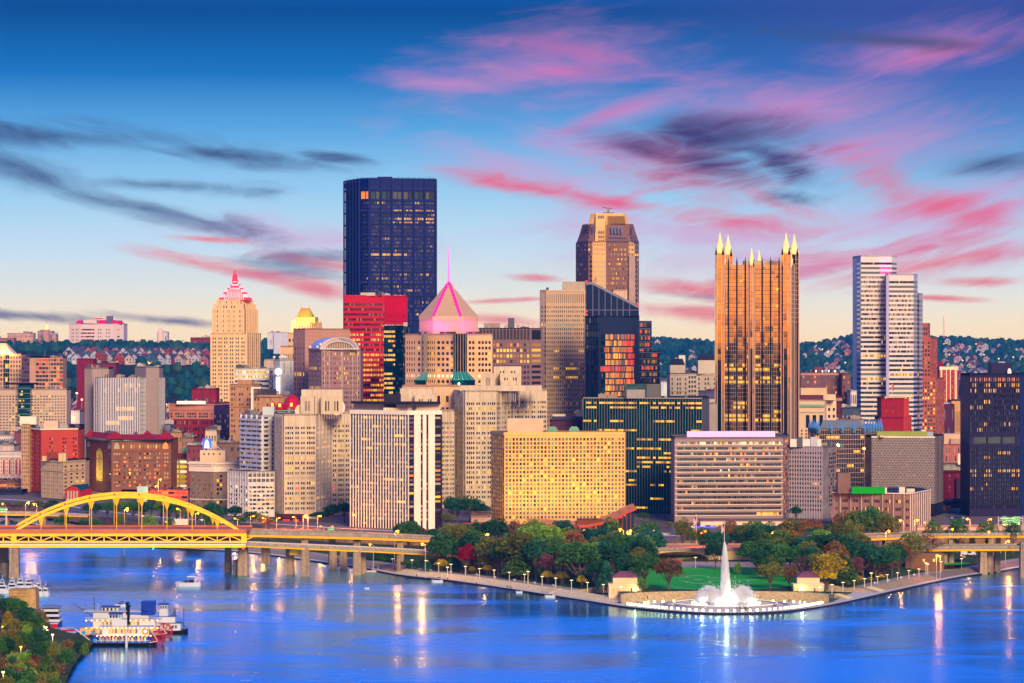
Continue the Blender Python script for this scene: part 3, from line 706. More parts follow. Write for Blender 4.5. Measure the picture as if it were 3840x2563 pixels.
mb = MB();x0,x1 = X(2627,Yl),X(2990,Yl);mb.box(x0,Yl,Z(1970,Yl),x1,Yl+20,Z(1955,Yl));mb.box(x0,Yl,9.6,X(2645,Yl),Yl+20,Z(1970,Yl));mb.box(X(2880,Yl),Yl,9.6,x1,Yl+20,Z(1970,Yl));mb.build('wall',mat('lobby_stone',(226,200,180),.7),o)
mb = MB();mb.box(x0-.5,Yl-.6,Z(1955,Yl),x1+.5,Yl+20.5,Z(1952,Yl));mb.build('roof',mat('lobby_roof',(120,100,104)),o)
for i in range(14): mb = MB();a = X(2647+i*16.6,Yl+2);mb.box(a,Yl+2,9.6,a+2.3,Yl+2.2,Z(1971,Yl));mb.build('window',PANE['kyydkqkkykdkyk'[i]],o)
for i in range(14): mb = MB();a = X(2646+i*16.6,Yl+.5);mb.box(a-.25,Yl+.4,9.6,a+.25,Yl+.9,Z(1970,Yl));mb.build('column',mat('lobby_col',(110,100,116)),o)
# ---- grey block
m_gr = mat('grey_panel',(150,142,156),.7,var=.08,streak=.1)
b = Bd('grey_office_block','grey panel office block with lilac strips and a stained concrete corner','office block',[(2958,1890),(3084,1879),(3136,1905)],1675,m_gr,depth=30)
def pf(i,j,n,m,r): return r.choice('yo') if random.Random(i*9+j//3).random() < .07 else r.choice('dddknnRtdd')
b.face(0,14,G(13,.62,.01),(.3,.78),top=3,bot=4,pf=pf,depth=.15)
b.mats.append(mat('stained_concrete',(136,122,124),.9,var=.35,ns=.12,streak=.3))
b.face(1,1,f0=0,f1=.45,m=2);b.face(1,14,G(4,.6),(.25,.8),f0=.45,f1=1.,pal='dcndc',top=4,bot=4,m=2)
b.fins(0,ends(13,.01,.99),.5,.35,mat('lilac_strip',(176,160,180),.5));b.top(2963,3080,1648,(222,206,204),6,12);b.top(2990,3010,1640,(90,90,100),5,4,'roof_unit');b.top(3040,3066,1640,(180,180,186),5,4,'roof_unit');b.clutter(5,6,3);b.done()
# ---- low brown block in front
m_lb = mat('ribbed_brown',(138,106,100),.8,var=.1,streak=.12)
b = Bd('low_brown_block','four storey brown block with grouped windows and a bright green rooftop screen','office block',[(3121,1768),(3412,1752),(3488,1800)],1850,m_lb,depth=36,roof=(56,52,62),back=[(X(3488,1800)-8,1835),(X(3121,1768)+6,1812)])
q_ = []
for i,f in enumerate([.055]+[.165+.137*k for k in range(7)]): 
    wd = .03 if i == 0 else .075
    q_ += [(f-wd/2+wd*k/(2 if i == 0 else 4)+.002,f-wd/2+wd*(k+1)/(2 if i == 0 else 4)-.002) for k in range(2 if i == 0 else 4)]
b.face(0,4,[a for a in q_ if a[1] < .99],(.36,.78),top=3,bot=1,pal='ddddkddkdddry',rev=True,depth=.4)
b.face(1,4,G(9,.45),(.2,.8),top=3,bot=1,pal='dkdudk',rev=True)
b.fins(0,[.098+.137*k for k in range(7)],1.6,.4,mat('rib_fin',(112,84,76)));b.fins(0,[.107+.137*k for k in range(7)],.25,.5,m_wl)
b.fins(1,ends(9,.02,.98),.4,.4,m_wl);b.bands(0,[b.z1-.3],.6,.8,m_wl,name='coping');b.bands(1,[b.z1-.3],.6,.8,m_wl,name='coping')
b.top(3194,3319,1827,mat('green_screen',(0,150,20),.6,var=.05),4,2,'green_screen');b.top(3142,3190,1775,(120,92,84),8,8,'stair_tower');b.top(3319,3326,1829,(210,200,190),4,2,'roof_unit');b.top(3372,3394,1828,(220,200,180),10,6,'roof_unit');b.top(3400,3430,1834,(210,190,170),14,5,'roof_unit');b.done()
# ---- honeycomb lattice block
m_hx = mat('lattice_steel',(150,132,134),.4,metal=.2,var=.08)
b = Bd('lattice_office_block','office block wrapped in diamond steel lattice with a green lit band on its roof','office block',[(3268,1915),(3506,1908),(3538,1940)],1638,mat('lattice_glass',(24,18,34),.3),depth=34)
def pf(i,j,n,m,r): return 'y' if r.random() < .008 else 'k'
b.face(0,27,G(40,.7),(.2,.8),pal='kkkkkkkkkkkkkq',top=1,bot=2,depth=.1);b.face(1)
a_,c_ = b.p[0],b.p[1];L_ = hypot(c_[0]-a_[0],c_[1]-a_[1]);nxh,nzh = 44,27;hz = (b.z1-1-b.z0-8)/nzh;wx = L_/nxh
mb = MB()
for j in range(nzh):
    for i in range(nxh):
        z = b.z0+8+hz*j;f0,f1,fm = i/nxh,(i+1)/nxh,(i+.5)/nxh;s2 = j % 2
        # zigzag members of a hexagonal net
        for (fa,fb) in (((f0,fm) if s2 else (fm,f0)),((f1,fm) if s2 else (fm,f1))):
            p,q = b.P(fa,0,.5),b.P(fb,0,.5);t_ = .17
            mb.face([(p[0]-t_,p[1],z),(p[0]+t_,p[1],z),(q[0]+t_,q[1],z+hz*.42),(q[0]-t_,q[1],z+hz*.42)])
        f = f0 if not s2 else fm
        p = b.P(f,0,.5);mb.face([(p[0]-.2,p[1],z+hz*.38),(p[0]+.2,p[1],z+hz*.38),(p[0]+.2,p[1],z+hz*1.04),(p[0]-.2,p[1],z+hz*1.04)]) if f > 0 else 0
mb.build('lattice',m_hx,b.root)
mb = MB();a2,c2 = b.p[1],b.p[2]
for j in range(27):
    z = b.z0+8+(b.z1-b.z0-8)*j/27;hq = (b.z1-b.z0-8)/27
    for k in range(2):
        p,q,r_ = b.P(k/2,0,.0,1),b.P(k/2+.5,0,.0,1),b.P(k/2+.25,0,.8,1)
        mb.face([(p[0],p[1],z),(r_[0],r_[1],z+hq*.2),(r_[0],r_[1],z+hq*.8),(p[0],p[1],z+hq)]).face([(r_[0],r_[1],z+hq*.2),(q[0],q[1],z),(q[0],q[1],z+hq),(r_[0],r_[1],z+hq*.8)])
mb.build('scalloped_panels',mat('scallop',(150,128,136),.4,metal=.3),b.root)
b.bands(0,[b.z1-.4],1.0,.8,m_wl,name='coping');b.top(3290,3478,1619,mat('green_band',(120,124,60),.5,emit=(200,200,40),es=.18),5,6);b.top(3478,3500,1620,(150,160,180),5,8,'plant_room');b.top(3455,3472,1613,(220,200,180),8,4,'roof_unit');b.top(3300,3316,1633,(200,170,140),2,3,'roof_unit');b.done()
# ---- purple slab at the right edge
m_ps = mat('plum_steel',(34,24,66),.5,var=.1,streak=.1)
b = Bd('dark_purple_tower','dark plum steel tower at the right edge with an open mechanical floor halfway up','office tower',[(3636,1908),(3826,1912),(3900,1960)],1402,m_ps,depth=40,roof=(40,34,44))
def pf(i,j,n,m,r):
    if i == n-1: return 'o' if r.random() < .6 else 'q'
    row = {n-2: .12,n-3: .1,n-5: .1,n-9: .12,n-10: .1,7: .35,8: .3,5: .3,4: .25,12: .2,13: .15}.get(i,.04)
    return 'y' if random.Random(i*77+j//3).random() < row*1.6 and r.random() < .75 else r.choice('ddddkdn')
zm = Z(1655,1908)
b.face(0,14,GR([2]*11,.55,.01,.6),(.2,.85),top=1,bot=4.5,pf=lambda i,j,n,m,r: pf(i,j,99,m,r),depth=.5,rev=True,z1=zm-2.3)
b.face(0,1,G(3,.92,.07),(.1,.95),top=.2,bot=.2,pal='k',depth=1.2,rev=True,z0=zm-2.3,z1=zm+3.2)
b.face(0,10,GR([2]*11,.55,.01,.6),(.2,.85),top=2,bot=2,pf=pf,depth=.5,rev=True,z0=zm+3.2)
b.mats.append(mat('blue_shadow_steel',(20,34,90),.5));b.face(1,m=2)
b.fins(0,ends(22,.01,.99),.35,.5,m_ps,z0=b.z0+4.5,z1=zm-2.3);b.fins(0,ends(22,.01,.99),.35,.5,m_ps,z0=zm+3.2)
b.top(3718,3797,1361,m_ps,8,14);b.top(3745,3770,1357,(170,160,170),10,4,'roof_unit');b.done()
Yd = 1914;x,z = X(3784,Yd),Z(1396,Yd);mb = MB();mb.loft([[(x+2.4*rr*cos(a)*.5+d,Yd-1-d*.6,z+2.4*rr*sin(a)) for a in [2*pi*k/14 for k in range(14)]] for rr,d in ((.05,.8),(.6,.6),(1.,0))],cap=False);mb.bar((x+.6,Yd,b.z1-.6),(x+.4,Yd-.5,z),.3)
tag(mb.build('satellite_dish',mat('dish_222')),'white dish aerial on the roof of the dark plum tower at the right edge','satellite dish')
# ---- glass palace tower with spires
m_pg = wobble_glass('sunset_mirror',(236,184,112),.06,1.,(.33,.33,.25),.012)  # reflected sunset put into the gold tint; dark copy serves the side
m_pd = wobble_glass('dark_mirror',(70,72,80),.08,.9,(.33,.33,.25),.02)
m_frame = mat('bright_frame',(196,160,150),.5,metal=.2,var=.04)
m_spire = mat('lit_spire',(230,200,130),.3,emit=(255,220,120),es=.55)
Y0 = 2150;s_ = 47.6;th = radians(10.9);A_ = (X(2700,Y0+9),Y0+9.)
ux,uy = (cos(th),-sin(th)),(sin(th),cos(th))
def pp(a,c): return (A_[0]+ux[0]*a+uy[0]*c,A_[1]+ux[1]*a+uy[1]*c)
PANE['M'] = m_pg;PANE['N'] = m_pd
def pf(i,j,n,m,r):
    q_ = n-1-i;row = random.Random(i*3+2).random()
    if i < 33 and random.Random(i*61+j//6).random() < (.7 if i in (13,14,17,18,26,27,29,30,32) else .08) and r.random() < .85: return 'y'
    return 'M' if r.random() > .025 else r.choice('yq')
zroof = Z(993,Y0)
b = Bd('spired_glass_tower','tall mirror glass tower with pointed glass spires on its corners, glowing gold','skyscraper',[(2700,Y0+9),(2950,Y0)],zroof,m_pg,z0=9.6,top_is_z=True,back=[pp(s_,s_),pp(0,s_)])
b.p = [pp(0,0),pp(s_,0),pp(s_,s_)];b.poly = [pp(0,0),pp(s_,0),pp(s_,s_),pp(0,s_)];b.w = MB();b.w.strip(pp(s_,s_),pp(0,s_),b.z0,b.z1);b.w.strip(pp(0,s_),pp(0,0),b.z0,b.z1);b.rm = MB();b.rm.face([(*q,b.z1-.6) for q in b.poly])
b.face(0,54,G(30,.96,.001),(.12,.82),top=1,bot=2,pf=pf,depth=.04,band=True)
b.face(1,54,G(26,.96,.001),(.12,.82),top=1,bot=2,pf=lambda i,j,n,m,r: ('y' if (i < 30 and random.Random(i*5+j//5).random() < .3) else 'N'),depth=.04,band=True)
hh = (b.z1-b.z0-3)/54
for sg,nn in ((0,30),(1,26)):
    b.fins(sg,ends(nn),.12,.1,m_frame);b.bands(sg,[b.z0+2+hh*i for i in range(55)],.16,.1,m_frame,name='transoms');b.bands(sg,[b.z0+2+hh*(i+.2) for i in range(54)],.26,.08,mat('dark_sill',(40,24,24),.5),name='sills')
# vertical V-shaped piers with small glass points
m_pk = mat('pier_dark',(36,40,48),.15,metal=.7)
for sg in (0,1):
    for k in range(1,8):
        f = k/8;c0,l0,r0 = b.P(f,0,.9,sg),b.P(f-.012,0,0,sg),b.P(f+.012,0,0,sg)
        if sg == 0 and k == 4: continue
        mb = MB();zt = b.z1+1.5
        mb.loft([[(*l0[:2],b.z0),(*c0[:2],b.z0),(*r0[:2],b.z0)],[(*l0[:2],zt),(*c0[:2],zt),(*r0[:2],zt)],[((l0[0]+r0[0])/2,(l0[1]+r0[1])/2+.01*i_,zt+4.5) for i_ in range(3)]])
        mb.build('pier',m_pk,b.root)
def turret(cx,cy,r,ztip,zb,name='turret'):
    zw = ztip-(r*2.2+4)-3.5;mb = MB();sq = lambda q: [(cx+ux[0]*a*q+uy[0]*c*q,cy+ux[1]*a*q+uy[1]*c*q) for a,c in ((-1,-.45),(-.45,-1),(.45,-1),(1,-.45),(1,.45),(.45,1),(-.45,1),(-1,.45))]
    mb.loft([[(*p,zb) for p in sq(r)],[(*p,zw) for p in sq(r)]],cap=False)
    t_ = mb.build(name,m_pg if (cx-A_[0]) < 44 or cy < A_[1]+5 else m_pd,b.root)
    mb = MB();mb.loft([[(*p,zw+ (1.8 if i % 2 else 0)) for i,p in enumerate(sq(r))],[(*p,zw+(ztip-zw)*.38) for p in sq(r*.58)],[(*p,zw+(ztip-zw)*.75) for p in sq(r*.2)],[(*p,ztip) for p in sq(.1)]]);mb.build('spire',m_spire,t_)
    mb = MB();q = sq(r+.06)
    for i in range(8):
        mb.bar((*q[i],zb),(*q[i],zw+1.5),.3);c = q[(i+1) % 8];m2 = ((q[i][0]+c[0])/2,(q[i][1]+c[1])/2)
        if i % 2 == 0: mb.face([(*q[i],zw-1),(*c,zw-1),(*m2,zw+5.)],1)
    for k in range(int((zw-max(zb,b.z1-40))/3.2)): mb.loft([[(*p,max(zb,b.z1-40)+k*3.2) for p in q],[(*p,max(zb,b.z1-40)+k*3.2+.25) for p in q]],cap=False)
    mb.build('frame',[m_frame,m_pk],t_)
for a,c,tip in ((-.0,-.0,873),(s_-1.0,0,873),(0,s_,880),(s_,s_,878)): x,y = pp(a,c);turret(x,y,3.3,Z(tip,y),b.z0 if c < 1 or a > 1 else b.z1-2)
for a,c,tip in ((s_*.47,0,930),(s_*.47,s_,937),(0,s_*.5,940),(s_,s_*.5,938)): x,y = pp(a,c);turret(x,y,2.2,Z(tip,y),b.z0 if c < 1 or a > 1 else b.z1-2,'small_turret')
mb = MB();x0,y0 = pp(15,18);mb.box(x0,y0,b.z1-.6,x0+26,y0+12,b.z1+3.4);mb.build('penthouse',mat('ph2',(186,160,130)),b.root)
b.done()
# ---- blue glass block with a row of small spikes
m_bg = wobble_glass('blue_glass',(24,86,112),.06,.85,(.3,.3,.25),.02)
PANE['B'] = m_bg
b = Bd('spiked_glass_block','blue glass block with a row of small pointed spikes along its roof edge','office block',[(3040,2080),(3072,2050),(3240,2056),(3300,2100)],1608,m_bg,depth=20)
for sg,nn in ((0,8),(1,26),(2,20)):
    b.face(sg,15,G(nn,.96,.001),(.2,.75),top=1,bot=2,pf=lambda i,j,n,m,r: 'y' if (i in (10,6,7,13) and random.Random(i*5+j//4).random() < .35) else 'B',depth=.04,band=True)
    b.fins(sg,ends(nn),.15,.1,m_frame if sg else m_frame);b.bands(sg,[b.z0+2+(b.z1-b.z0-3)/15*i for i in range(16)],.25,.1,m_frame,name='transoms')
    for k,f in enumerate(ends({0: 4,1: 4,2: 6}[sg])):
        if sg > 0 and k == 0: continue
        x,y,_ = b.P(f,0,.6,sg);mb = MB();mb.loft([[(x-1.3,y-.6,b.z1-3),(x,y-1.6,b.z1-3),(x+1.3,y-.6,b.z1-3),(x,y+1,b.z1-3)],[(x-1.3,y-.6,b.z1),(x,y-1.6,b.z1),(x+1.3,y-.6,b.z1),(x,y+1,b.z1)],[(x,y,b.z1+6)]*4]);mb.build('spike',mat('spike_glass',(120,170,190),.1,metal=.7),b.root)
mb = MB();y = 2062;mb.loft([[(X(3075,y),y,b.z1-.5),(X(3245,y),y,b.z1-.5),(X(3240,y+22),y+22,b.z1-.5),(X(3075,y+22),y+22,b.z1-.5)],[(X(3090,y),y+7,b.z1+5),(X(3230,y),y+7,b.z1+5),(X(3228,y),y+14,b.z1+5),(X(3092,y),y+14,b.z1+5)]]);mb.build('hipped_roof',mat('lead_roof',(110,120,130),.5),b.root)
b.done()
# ---- tallest, dark blue steel tower
m_us = mat('dark_blue_steel',(6,24,96),.5,metal=.0,var=.12,streak=.1);m_us2 = mat('steel_column',(8,24,96),.5,metal=.0)
b = Bd('steel_tower','tallest tower on the skyline, dark blue steel with thick outer columns','skyscraper',[(1295,2897),(1351,2856),(1387,2850),(1634,2862)],668,m_us,z0=24,depth=50,roof=(30,30,50))
zc = Z(742,2850);
def pf(i,j,n,m,r):
    q_ = n-1-i
    if q_ == 13 and m > 20 and j < m*.55: return 'y'
    if q_ in (2,4,5) and m > 20 and j > m*.33 and random.Random(i+j//5).random() < .5: return r.choice('yyq')
    k = random.Random(i*37+j//6).random()
    return r.choice('yqud') if k < .08 else r.choice('dudnddb') if k < .65 else r.choice('dkdb')
for sg,nb_,w8 in ((0,5,3),(1,1,8),(2,6,9)):
    cols = []
    for k in range(nb_): cols += [(k/nb_+(.12+.76*q/w8)/nb_,k/nb_+(.12+.76*(q+.62)/w8)/nb_) for q in range(w8)]
    b.face(sg,60,cols,(.15,.7),pf=pf if sg else (lambda i,j,n,m,r: r.choice('kkkkkd')),top=.5,bot=4,z1=zc-2,depth=.2,band=True)
    # crown: recessed open floor then tall finned attic
    b.face(sg,1,G(nb_*2,.9),(.1,.9),pal='bkbt' if sg != 1 else 'ooq',top=.2,bot=.2,z0=zc-2,z1=zc+7,depth=1.)
    b.w.strip(b.P(0,0,0,sg)[:2],b.P(1,0,0,sg)[:2],zc+7,b.z1)
    b.fins(sg,ends(nb_*9),.45,.5,m_us2,z0=zc+11,z1=b.z1-2.5,name='crown_fins')
    hh = (zc-2-b.z0-4.5)/60
    b.bands(sg,[zc-2-hh*3*k for k in range(20)]+[zc+8],1.6,1.0,m_us2,name='ring_beams')
    b.bands(sg,[b.z1-.8],1.6,.8,m_us2,name='cornice')
    for f in ends(nb_): x,y,_ = b.P(f,0,1.3,sg);mb = MB();mb.box(x-.75,y-.75,b.z0,x+.75,y+.75,b.z1-.5);mb.build('column',m_us2,b.root)
mb = MB();r_ = random.Random(4)
for k in range(26): x = X(1300+k*13,2865);mb.box(x-.15,2862,b.z1-.6,x+.15,2862.3,b.z1+r_.choice([1,1.5,2.2]));
mb.bar((X(1352,2862),2862,b.z1+1),(X(1630,2868),2868,b.z1+1),.2);mb.build('roof_rail',m_us2,b.root)
mb = MB();mb.box(X(1415,2875),2875,b.z1-.6,X(1470,2875),2885,b.z1+2.5);mb.build('penthouse',m_us2,b.root);b.done()
# ---- red steel office tower
m_rd = mat('red_steel_wall',(196,14,40),.5,var=.08);m_rd2 = mat('deep_red_steel',(150,8,34),.5,var=.08)
b = Bd('red_office_tower','bright red steel tower with amber window bands below the dark blue tower','office tower',[(1291,2650),(1442,2662),(1524,2690)],1107,m_rd,z0=20,depth=30)
def pf(i,j,n,m,r):
    q_ = n-1-i
    if q_ < 6: return r.choice('GGGGGGRq')
    if q_ in (6,7): return 'k' if .45 < j/m < .62 else r.choice('yyq')
    if q_ in (8,9): return r.choice('kksq')
    k = random.Random(i*13+j//5).random()
    return r.choice('yyyo') if (j > m*.35 and k < .7) or k < .1 else r.choice('kkd')
b.face(0,30,G(23,.86,.004),(.3,.76),pf=pf,top=6,bot=2,band=True,depth=.4)
b.face(1,30,G(14,.8,.004),(.2,.5),pal='kkkkd',top=16,bot=2,band=True,depth=.3)
b.fins(0,ends(23),.25,.35,m_rd2);b.fins(1,ends(26),.3,.35,m_rd);b.bands(0,[b.z1-.7],1.3,.5,m_rd,name='coping');b.bands(1,[b.z1-.7,b.z1-15.5],1.3,.5,m_rd,name='coping')
b.top(1352,1406,1098,(190,176,160),6,6,'roof_unit');b.top(1418,1432,1092,(70,70,90),8,3,'roof_unit');b.clutter(4,11,4);b.done()
# ---- blue glass slab
m_bs = wobble_glass('petrol_glass',(14,58,84),.08,.8,(.3,.3,.25),.02);PANE['H'] = m_bs
b = Bd('blue_glass_slab','narrow petrol blue glass slab between the red tower and the pyramid roofed tower','office tower',[(1439,2548),(1482,2550),(1512,2552),(1530,2560)],1222,m_bs,z0=18,depth=30)
def pf(i,j,n,m,r): return r.choice('yyyq') if random.Random(i*19+j//4).random() < (.75 if i in (14,15,17,19,21,22) or i > 24 else .35) else 'H'
b.face(0,28,G(10,.9),(.25,.72),pf=pf,top=3,bot=2,band=True,depth=.1);b.face(1,28,G(5,.9),(.25,.72),pal='HHHk',top=3,bot=2,band=True);b.face(2,28,G(4,.9),(.25,.72),pal='HHHq',top=3,bot=2,band=True);b.top(1512,1528,1210,(180,170,170),5,8);b.clutter(2,5);b.done()
# ---- pyramid roofed tower
m_fp = mat('peach_granite',(222,172,136),.7,var=.05,streak=.05)
Y0 = 2120
b = Bd('pyramid_tower','pale stone tower with a tall clipped pyramid roof lit pink and a needle mast','skyscraper',[(1520,2140),(1598,2122),(1601,2128),(1703,2110),(1752,2122),(1846,2120)],1252,m_fp,z0=14,depth=42,roof=(150,120,110))
def pf(i,j,n,m,r): q_ = n-1-i;return ('w' if r.random() < .8 else 'y') if q_ == 6 else ('y' if r.random() < .04 else r.choice('kddkk'))
b.face(0,27,[(a*.5,c*.5) for a,c in G(4,.62,.04)]+[(.54+.44*a,.54+.44*c) for a,c in G(2,.55)],(.2,.72),pf=pf,top=4,bot=2,rev=True)
b.face(1,12,[])
b.face(2,27,[(a*.32,c*.32) for a,c in G(4,.62,.04)]+[(.34+.66*a,.34+.66*c) for a,c in G(4,.66)],(.2,.72),pf=pf,top=4,bot=2,rev=True)
b.face(3,12,[(.0,.001)],(.1,.9),pal='t',top=1,bot=1)
b.face(4,27,GR([2,4],.8,.04,.68),(.2,.72),pf=pf,top=4,bot=2,rev=True)
# dark glass bays with flared skirts
for (pa,pb,Yb,fl) in ((1588,1604,2120,(1556,1600)),(1702,1752,2108,(1695,1782))):
    mb = MB();zs,z6 = Z(1394,Yb),Z(1426,Yb)
    mb.box(X(pa,Yb),Yb-1,z6,X(pb,Yb),Yb+8,Z(1252,Yb));mb.build('glass_bay',[m_pd],b.root)
    mb = MB();mb.loft([[(X(fl[0],Yb),Yb-8,z6),(X(fl[1],Yb),Yb-8,z6),(X(fl[1],Yb),Yb+2,z6),(X(fl[0],Yb),Yb+2,z6)],[(X(pa,Yb),Yb-1.2,zs),(X(pb,Yb),Yb-1.2,zs),(X(pb,Yb),Yb+2,zs),(X(pa,Yb),Yb+2,zs)]]);mb.build('glass_skirt',mat('teal_skirt',(30,140,140),.2,metal=.3),b.root)
    mb = MB();mb.box(X(fl[0],Yb),Yb-8,z6-7,X(fl[1],Yb),Yb+1,z6-.02);mb.build('glass_base',m_bg,b.root)
    mb = MB()
    for k in range(5): x = X(pa+(pb-pa)*(k+.5)/5,Yb);mb.box(x-.12,Yb-1.2,z6,x+.12,Yb-1,Z(1252,Yb));xf = X(fl[0]+(fl[1]-fl[0])*(k+.5)/5,Yb);mb.bar((xf,Yb-8.1,z6),(x,Yb-1.3,zs),.2)
    mb.build('mullions',mat('pink_mullion'),b.root)
Yp = 2132;cxp = X(1681,Yp);zb_,ze,za = Z(1250,Yp),Z(1200,Yp),Z(1056,Yp)
R0 = (X(1790,Yp)-X(1572,Yp))/2
cyp = Yp+R0*.8
def octa(r,z,c=.52): return [(cxp+r*a,cyp+r*d,z) for a,d in ((-1,-c),(-c,-1),(c,-1),(1,-c),(1,c),(c,1),(-c,1),(-1,c))]
mb = MB();mb.loft([octa(R0,zb_-2),octa(R0,ze+1)],cap=False);mb.build('drum',mat('drum_stone',(206,150,150),.6,var=.03),b.root)
mb = MB();mb.loft([octa(R0+.3,ze-.2),octa(R0+.3,ze+2.6),octa(R0*.5,ze+2.6+(za-ze-2.6)*.5),octa(.6,za)]);mb.build('pyramid_roof',mat('pyramid_ribs',(196,158,130),.5,var=.04,metal=.2),b.root)
mb = MB()
for (f0_,f1_,s0) in ((1,0,-.5),(1,0,.42)):
    for k in range(10):
        q0,q1 = k/10,(k+1)/10;ra,rb = (R0+.5)*(1-q0)+.8*q0,(R0+.5)*(1-q1)+.8*q1;z_a,z_b = ze+2.6+(za-ze-2.6)*q0,ze+2.6+(za-ze-2.6)*q1
        mb.face([(cxp+ra*s0-1.3,cyp-ra-.4,z_a),(cxp+ra*s0+1.3,cyp-ra-.4,z_a),(cxp+rb*s0+.7,cyp-rb-.4,z_b),(cxp+rb*s0-.7,cyp-rb-.4,z_b)])
mb.build('light_slot',mat('pink_slot',(200,40,120),.4,emit=(255,20,130),es=1.1),b.root)
for s0 in (-.12,.55):
    mb = MB();mb.face([(cxp+s0*6-1.4,cyp-4.2,za-8),(cxp+s0*6+1.4,cyp-4.2,za-8),(cxp+s0*6,cyp-2,za+.2)]);mb.build('pyramid_fin',mat('pyramid_ribs'),b.root)
mb = MB();mb.lathe(cxp,cyp,[(1.1,za-6),(.8,za+6),(.5,Z(960,Yp)),(.15,Z(922,Yp))],8);mb.build('mast',mat('pink_mast',(220,120,190),.4,emit=(255,110,210),es=.7),b.root)
for dx_,w_ in ((-.86,5),(0,11),(.86,9)):
    x = cxp+R0*dx_;mb = MB();mb.box(x-w_/2,cyp-R0-1.2,zb_-1.5,x+w_/2,cyp-R0-.4,zb_+1);mb.build('vent_opening',PANE['k'],b.root)
for q in ((1585,1),(1625,1),(1668,1),(1750,0),(1775,1)): spot((X(q[0],2124),2121,zb_-.2),(X(q[0],2130),2130,zb_+12),4200,(1,.05,.75),120,.4)
for xx in (1545,1640,1720,1810): spot((X(xx,2095),2095,Z(1440,2095)),(X(xx,2122),2122,Z(1370,2122)),9000,(1,.66,.2),110,.5)
b.done(90)
b = Bd('podium_building','peach stone lower block below the pyramid roofed tower, seen between two steel clad towers','office block',[(1508,2062),(1620,2058),(1730,2060)],1446,m_fp,z0=12,depth=30)
b.face(0,5,[(.55+.4*a,.55+.4*c) for a,c in G(3,.55)],(.2,.7),pal='kqyk',top=3,bot=18,rev=True);b.face(1,9,[(a*.6,c*.6) for a,c in G(4,.66)],(.2,.75),pal='kkkddky',top=5,bot=2,rev=True);b.done()
# ---- dark plum block with tall attic, left of the beige tower
m_pl = mat('plum_granite',(128,96,104),.7,var=.06)
b = Bd('attic_office_block','plum stone office block with tall dark attic openings, left of the ribbed beige tower','office block',[(1796,2400),(1988,2400),(2034,2404)],1230,m_pl,z0=18,depth=30)
def pf(i,j,n,m,r): q_ = n-1-i;return r.choice('yyyqk') if q_ in (1,2,3) else r.choice('oqkk') if q_ == 0 else r.choice('kkkd')
zz = Z(1279,2400)
b.face(0,23,G(15,.66),(.2,.75),pf=pf,top=1,bot=2,z1=zz,rev=True);b.face(0,1,G(15,.72),(.05,.92),pal='k',top=1,bot=.5,z0=zz,rev=True,depth=.8)
b.face(1,23,G(1,.75),(.3,.78),pf=pf,top=1,bot=2,z1=zz,rev=True);b.face(1,1,G(1,.78),(.05,.92),pal='k',top=1,bot=.5,z0=zz,rev=True)
b.fins(0,ends(15),.7,.6,m_pl,name='piers');b.top(1815,1875,1213,(156,132,122),8,10);b.top(1905,1929,1193,(92,88,98),10,6,'chimney');b.clutter(4,3,3);b.done()
# ---- beige ribbed tower
m_bt = mat('beige_ribs',(200,168,140),.75,var=.05)
b = Bd('ribbed_beige_tower','beige tower of close vertical ribs and small square windows, left of the sloped roof tower','office tower',[(2026,2456),(2050,2450),(2200,2450)],1088,m_bt,z0=20,depth=40)
def pf(i,j,n,m,r):
    q_ = n-1-i
    if q_ == 4: return 'e' if m > 5 else 'y'
    k = random.Random(i*11+j//3).random()
    return 'y' if q_ in (9,14,16,10) and k < .4 else r.choice('kkkkkkq')
zz = Z(1140,2450);cg = G(19,.48,.005)
b.face(0,36,G(2,.5),(.25,.75),pf=pf,top=12,bot=2,rev=True)
b.face(1,36,cg,(.25,.75),pf=pf,top=1,bot=2,z1=zz,rev=True);b.face(1,1,[(a+.006,c-.006) for a,c in cg],(.02,.95),pal='k',z0=zz,top=3,bot=.4,rev=True)
b.fins(1,ends(19),.75,.7,m_bt,name='ribs');b.bands(1,[b.z1-.6],1.2,.8,m_bt,name='coping')
b.top(2110,2194,1057,(176,156,136),6,12);b.top(2048,2058,1079,(70,60,70),3,3,'roof_unit');b.done()
# ---- sloped roof tower, orange reflection set as glowing atrium panes
m_nv = mat('navy_screen',(22,34,66),.3,metal=.3,var=.08);m_st = mat('grey_steel',(110,108,130),.4,metal=.4)
Y0 = 2340;b = Bd('slope_roof_tower','dark glass tower with a steeply sloped screen roof and orange reflections as glowing atrium panes','skyscraper',[(2196,2352),(2246,2340),(2390,2344),(2398,2350)],1184,m_nv,z0=20,depth=36,roof=(30,30,50))
b.face(0,22,G(5,.85),(.12,.9),pal='HkHbdHkr',top=1,bot=2,band=True);b.face(2)
zs0 = b.z0
def pf(i,j,n,m,r):
    q_ = n-1-i
    j //= 2;m //= 2
    if r.random() < .22: return r.choice('kqnsu')
    if q_ == 5: return 's' if j < 9 else 'o'
    if j < 2: return 'H'
    if j > m-5: return r.choice('sss' if q_ < 4 else 'soo')
    return r.choice('oooqyo') if j < 8 else r.choice('ooqnu') if j < 10 else r.choice('qo')
b.face(1,21,[(.04+.9*a,.04+.9*c) for a,c in G(28,.93,.0)],(.12,.93),pf=pf,top=14,bot=2,band=True,depth=.4)
b.fins(1,[.04+.9*k/14 for k in range(15)],.15,.1,m_nv);b.fins(1,[.975],3.2,.8,m_nv,name='pier')
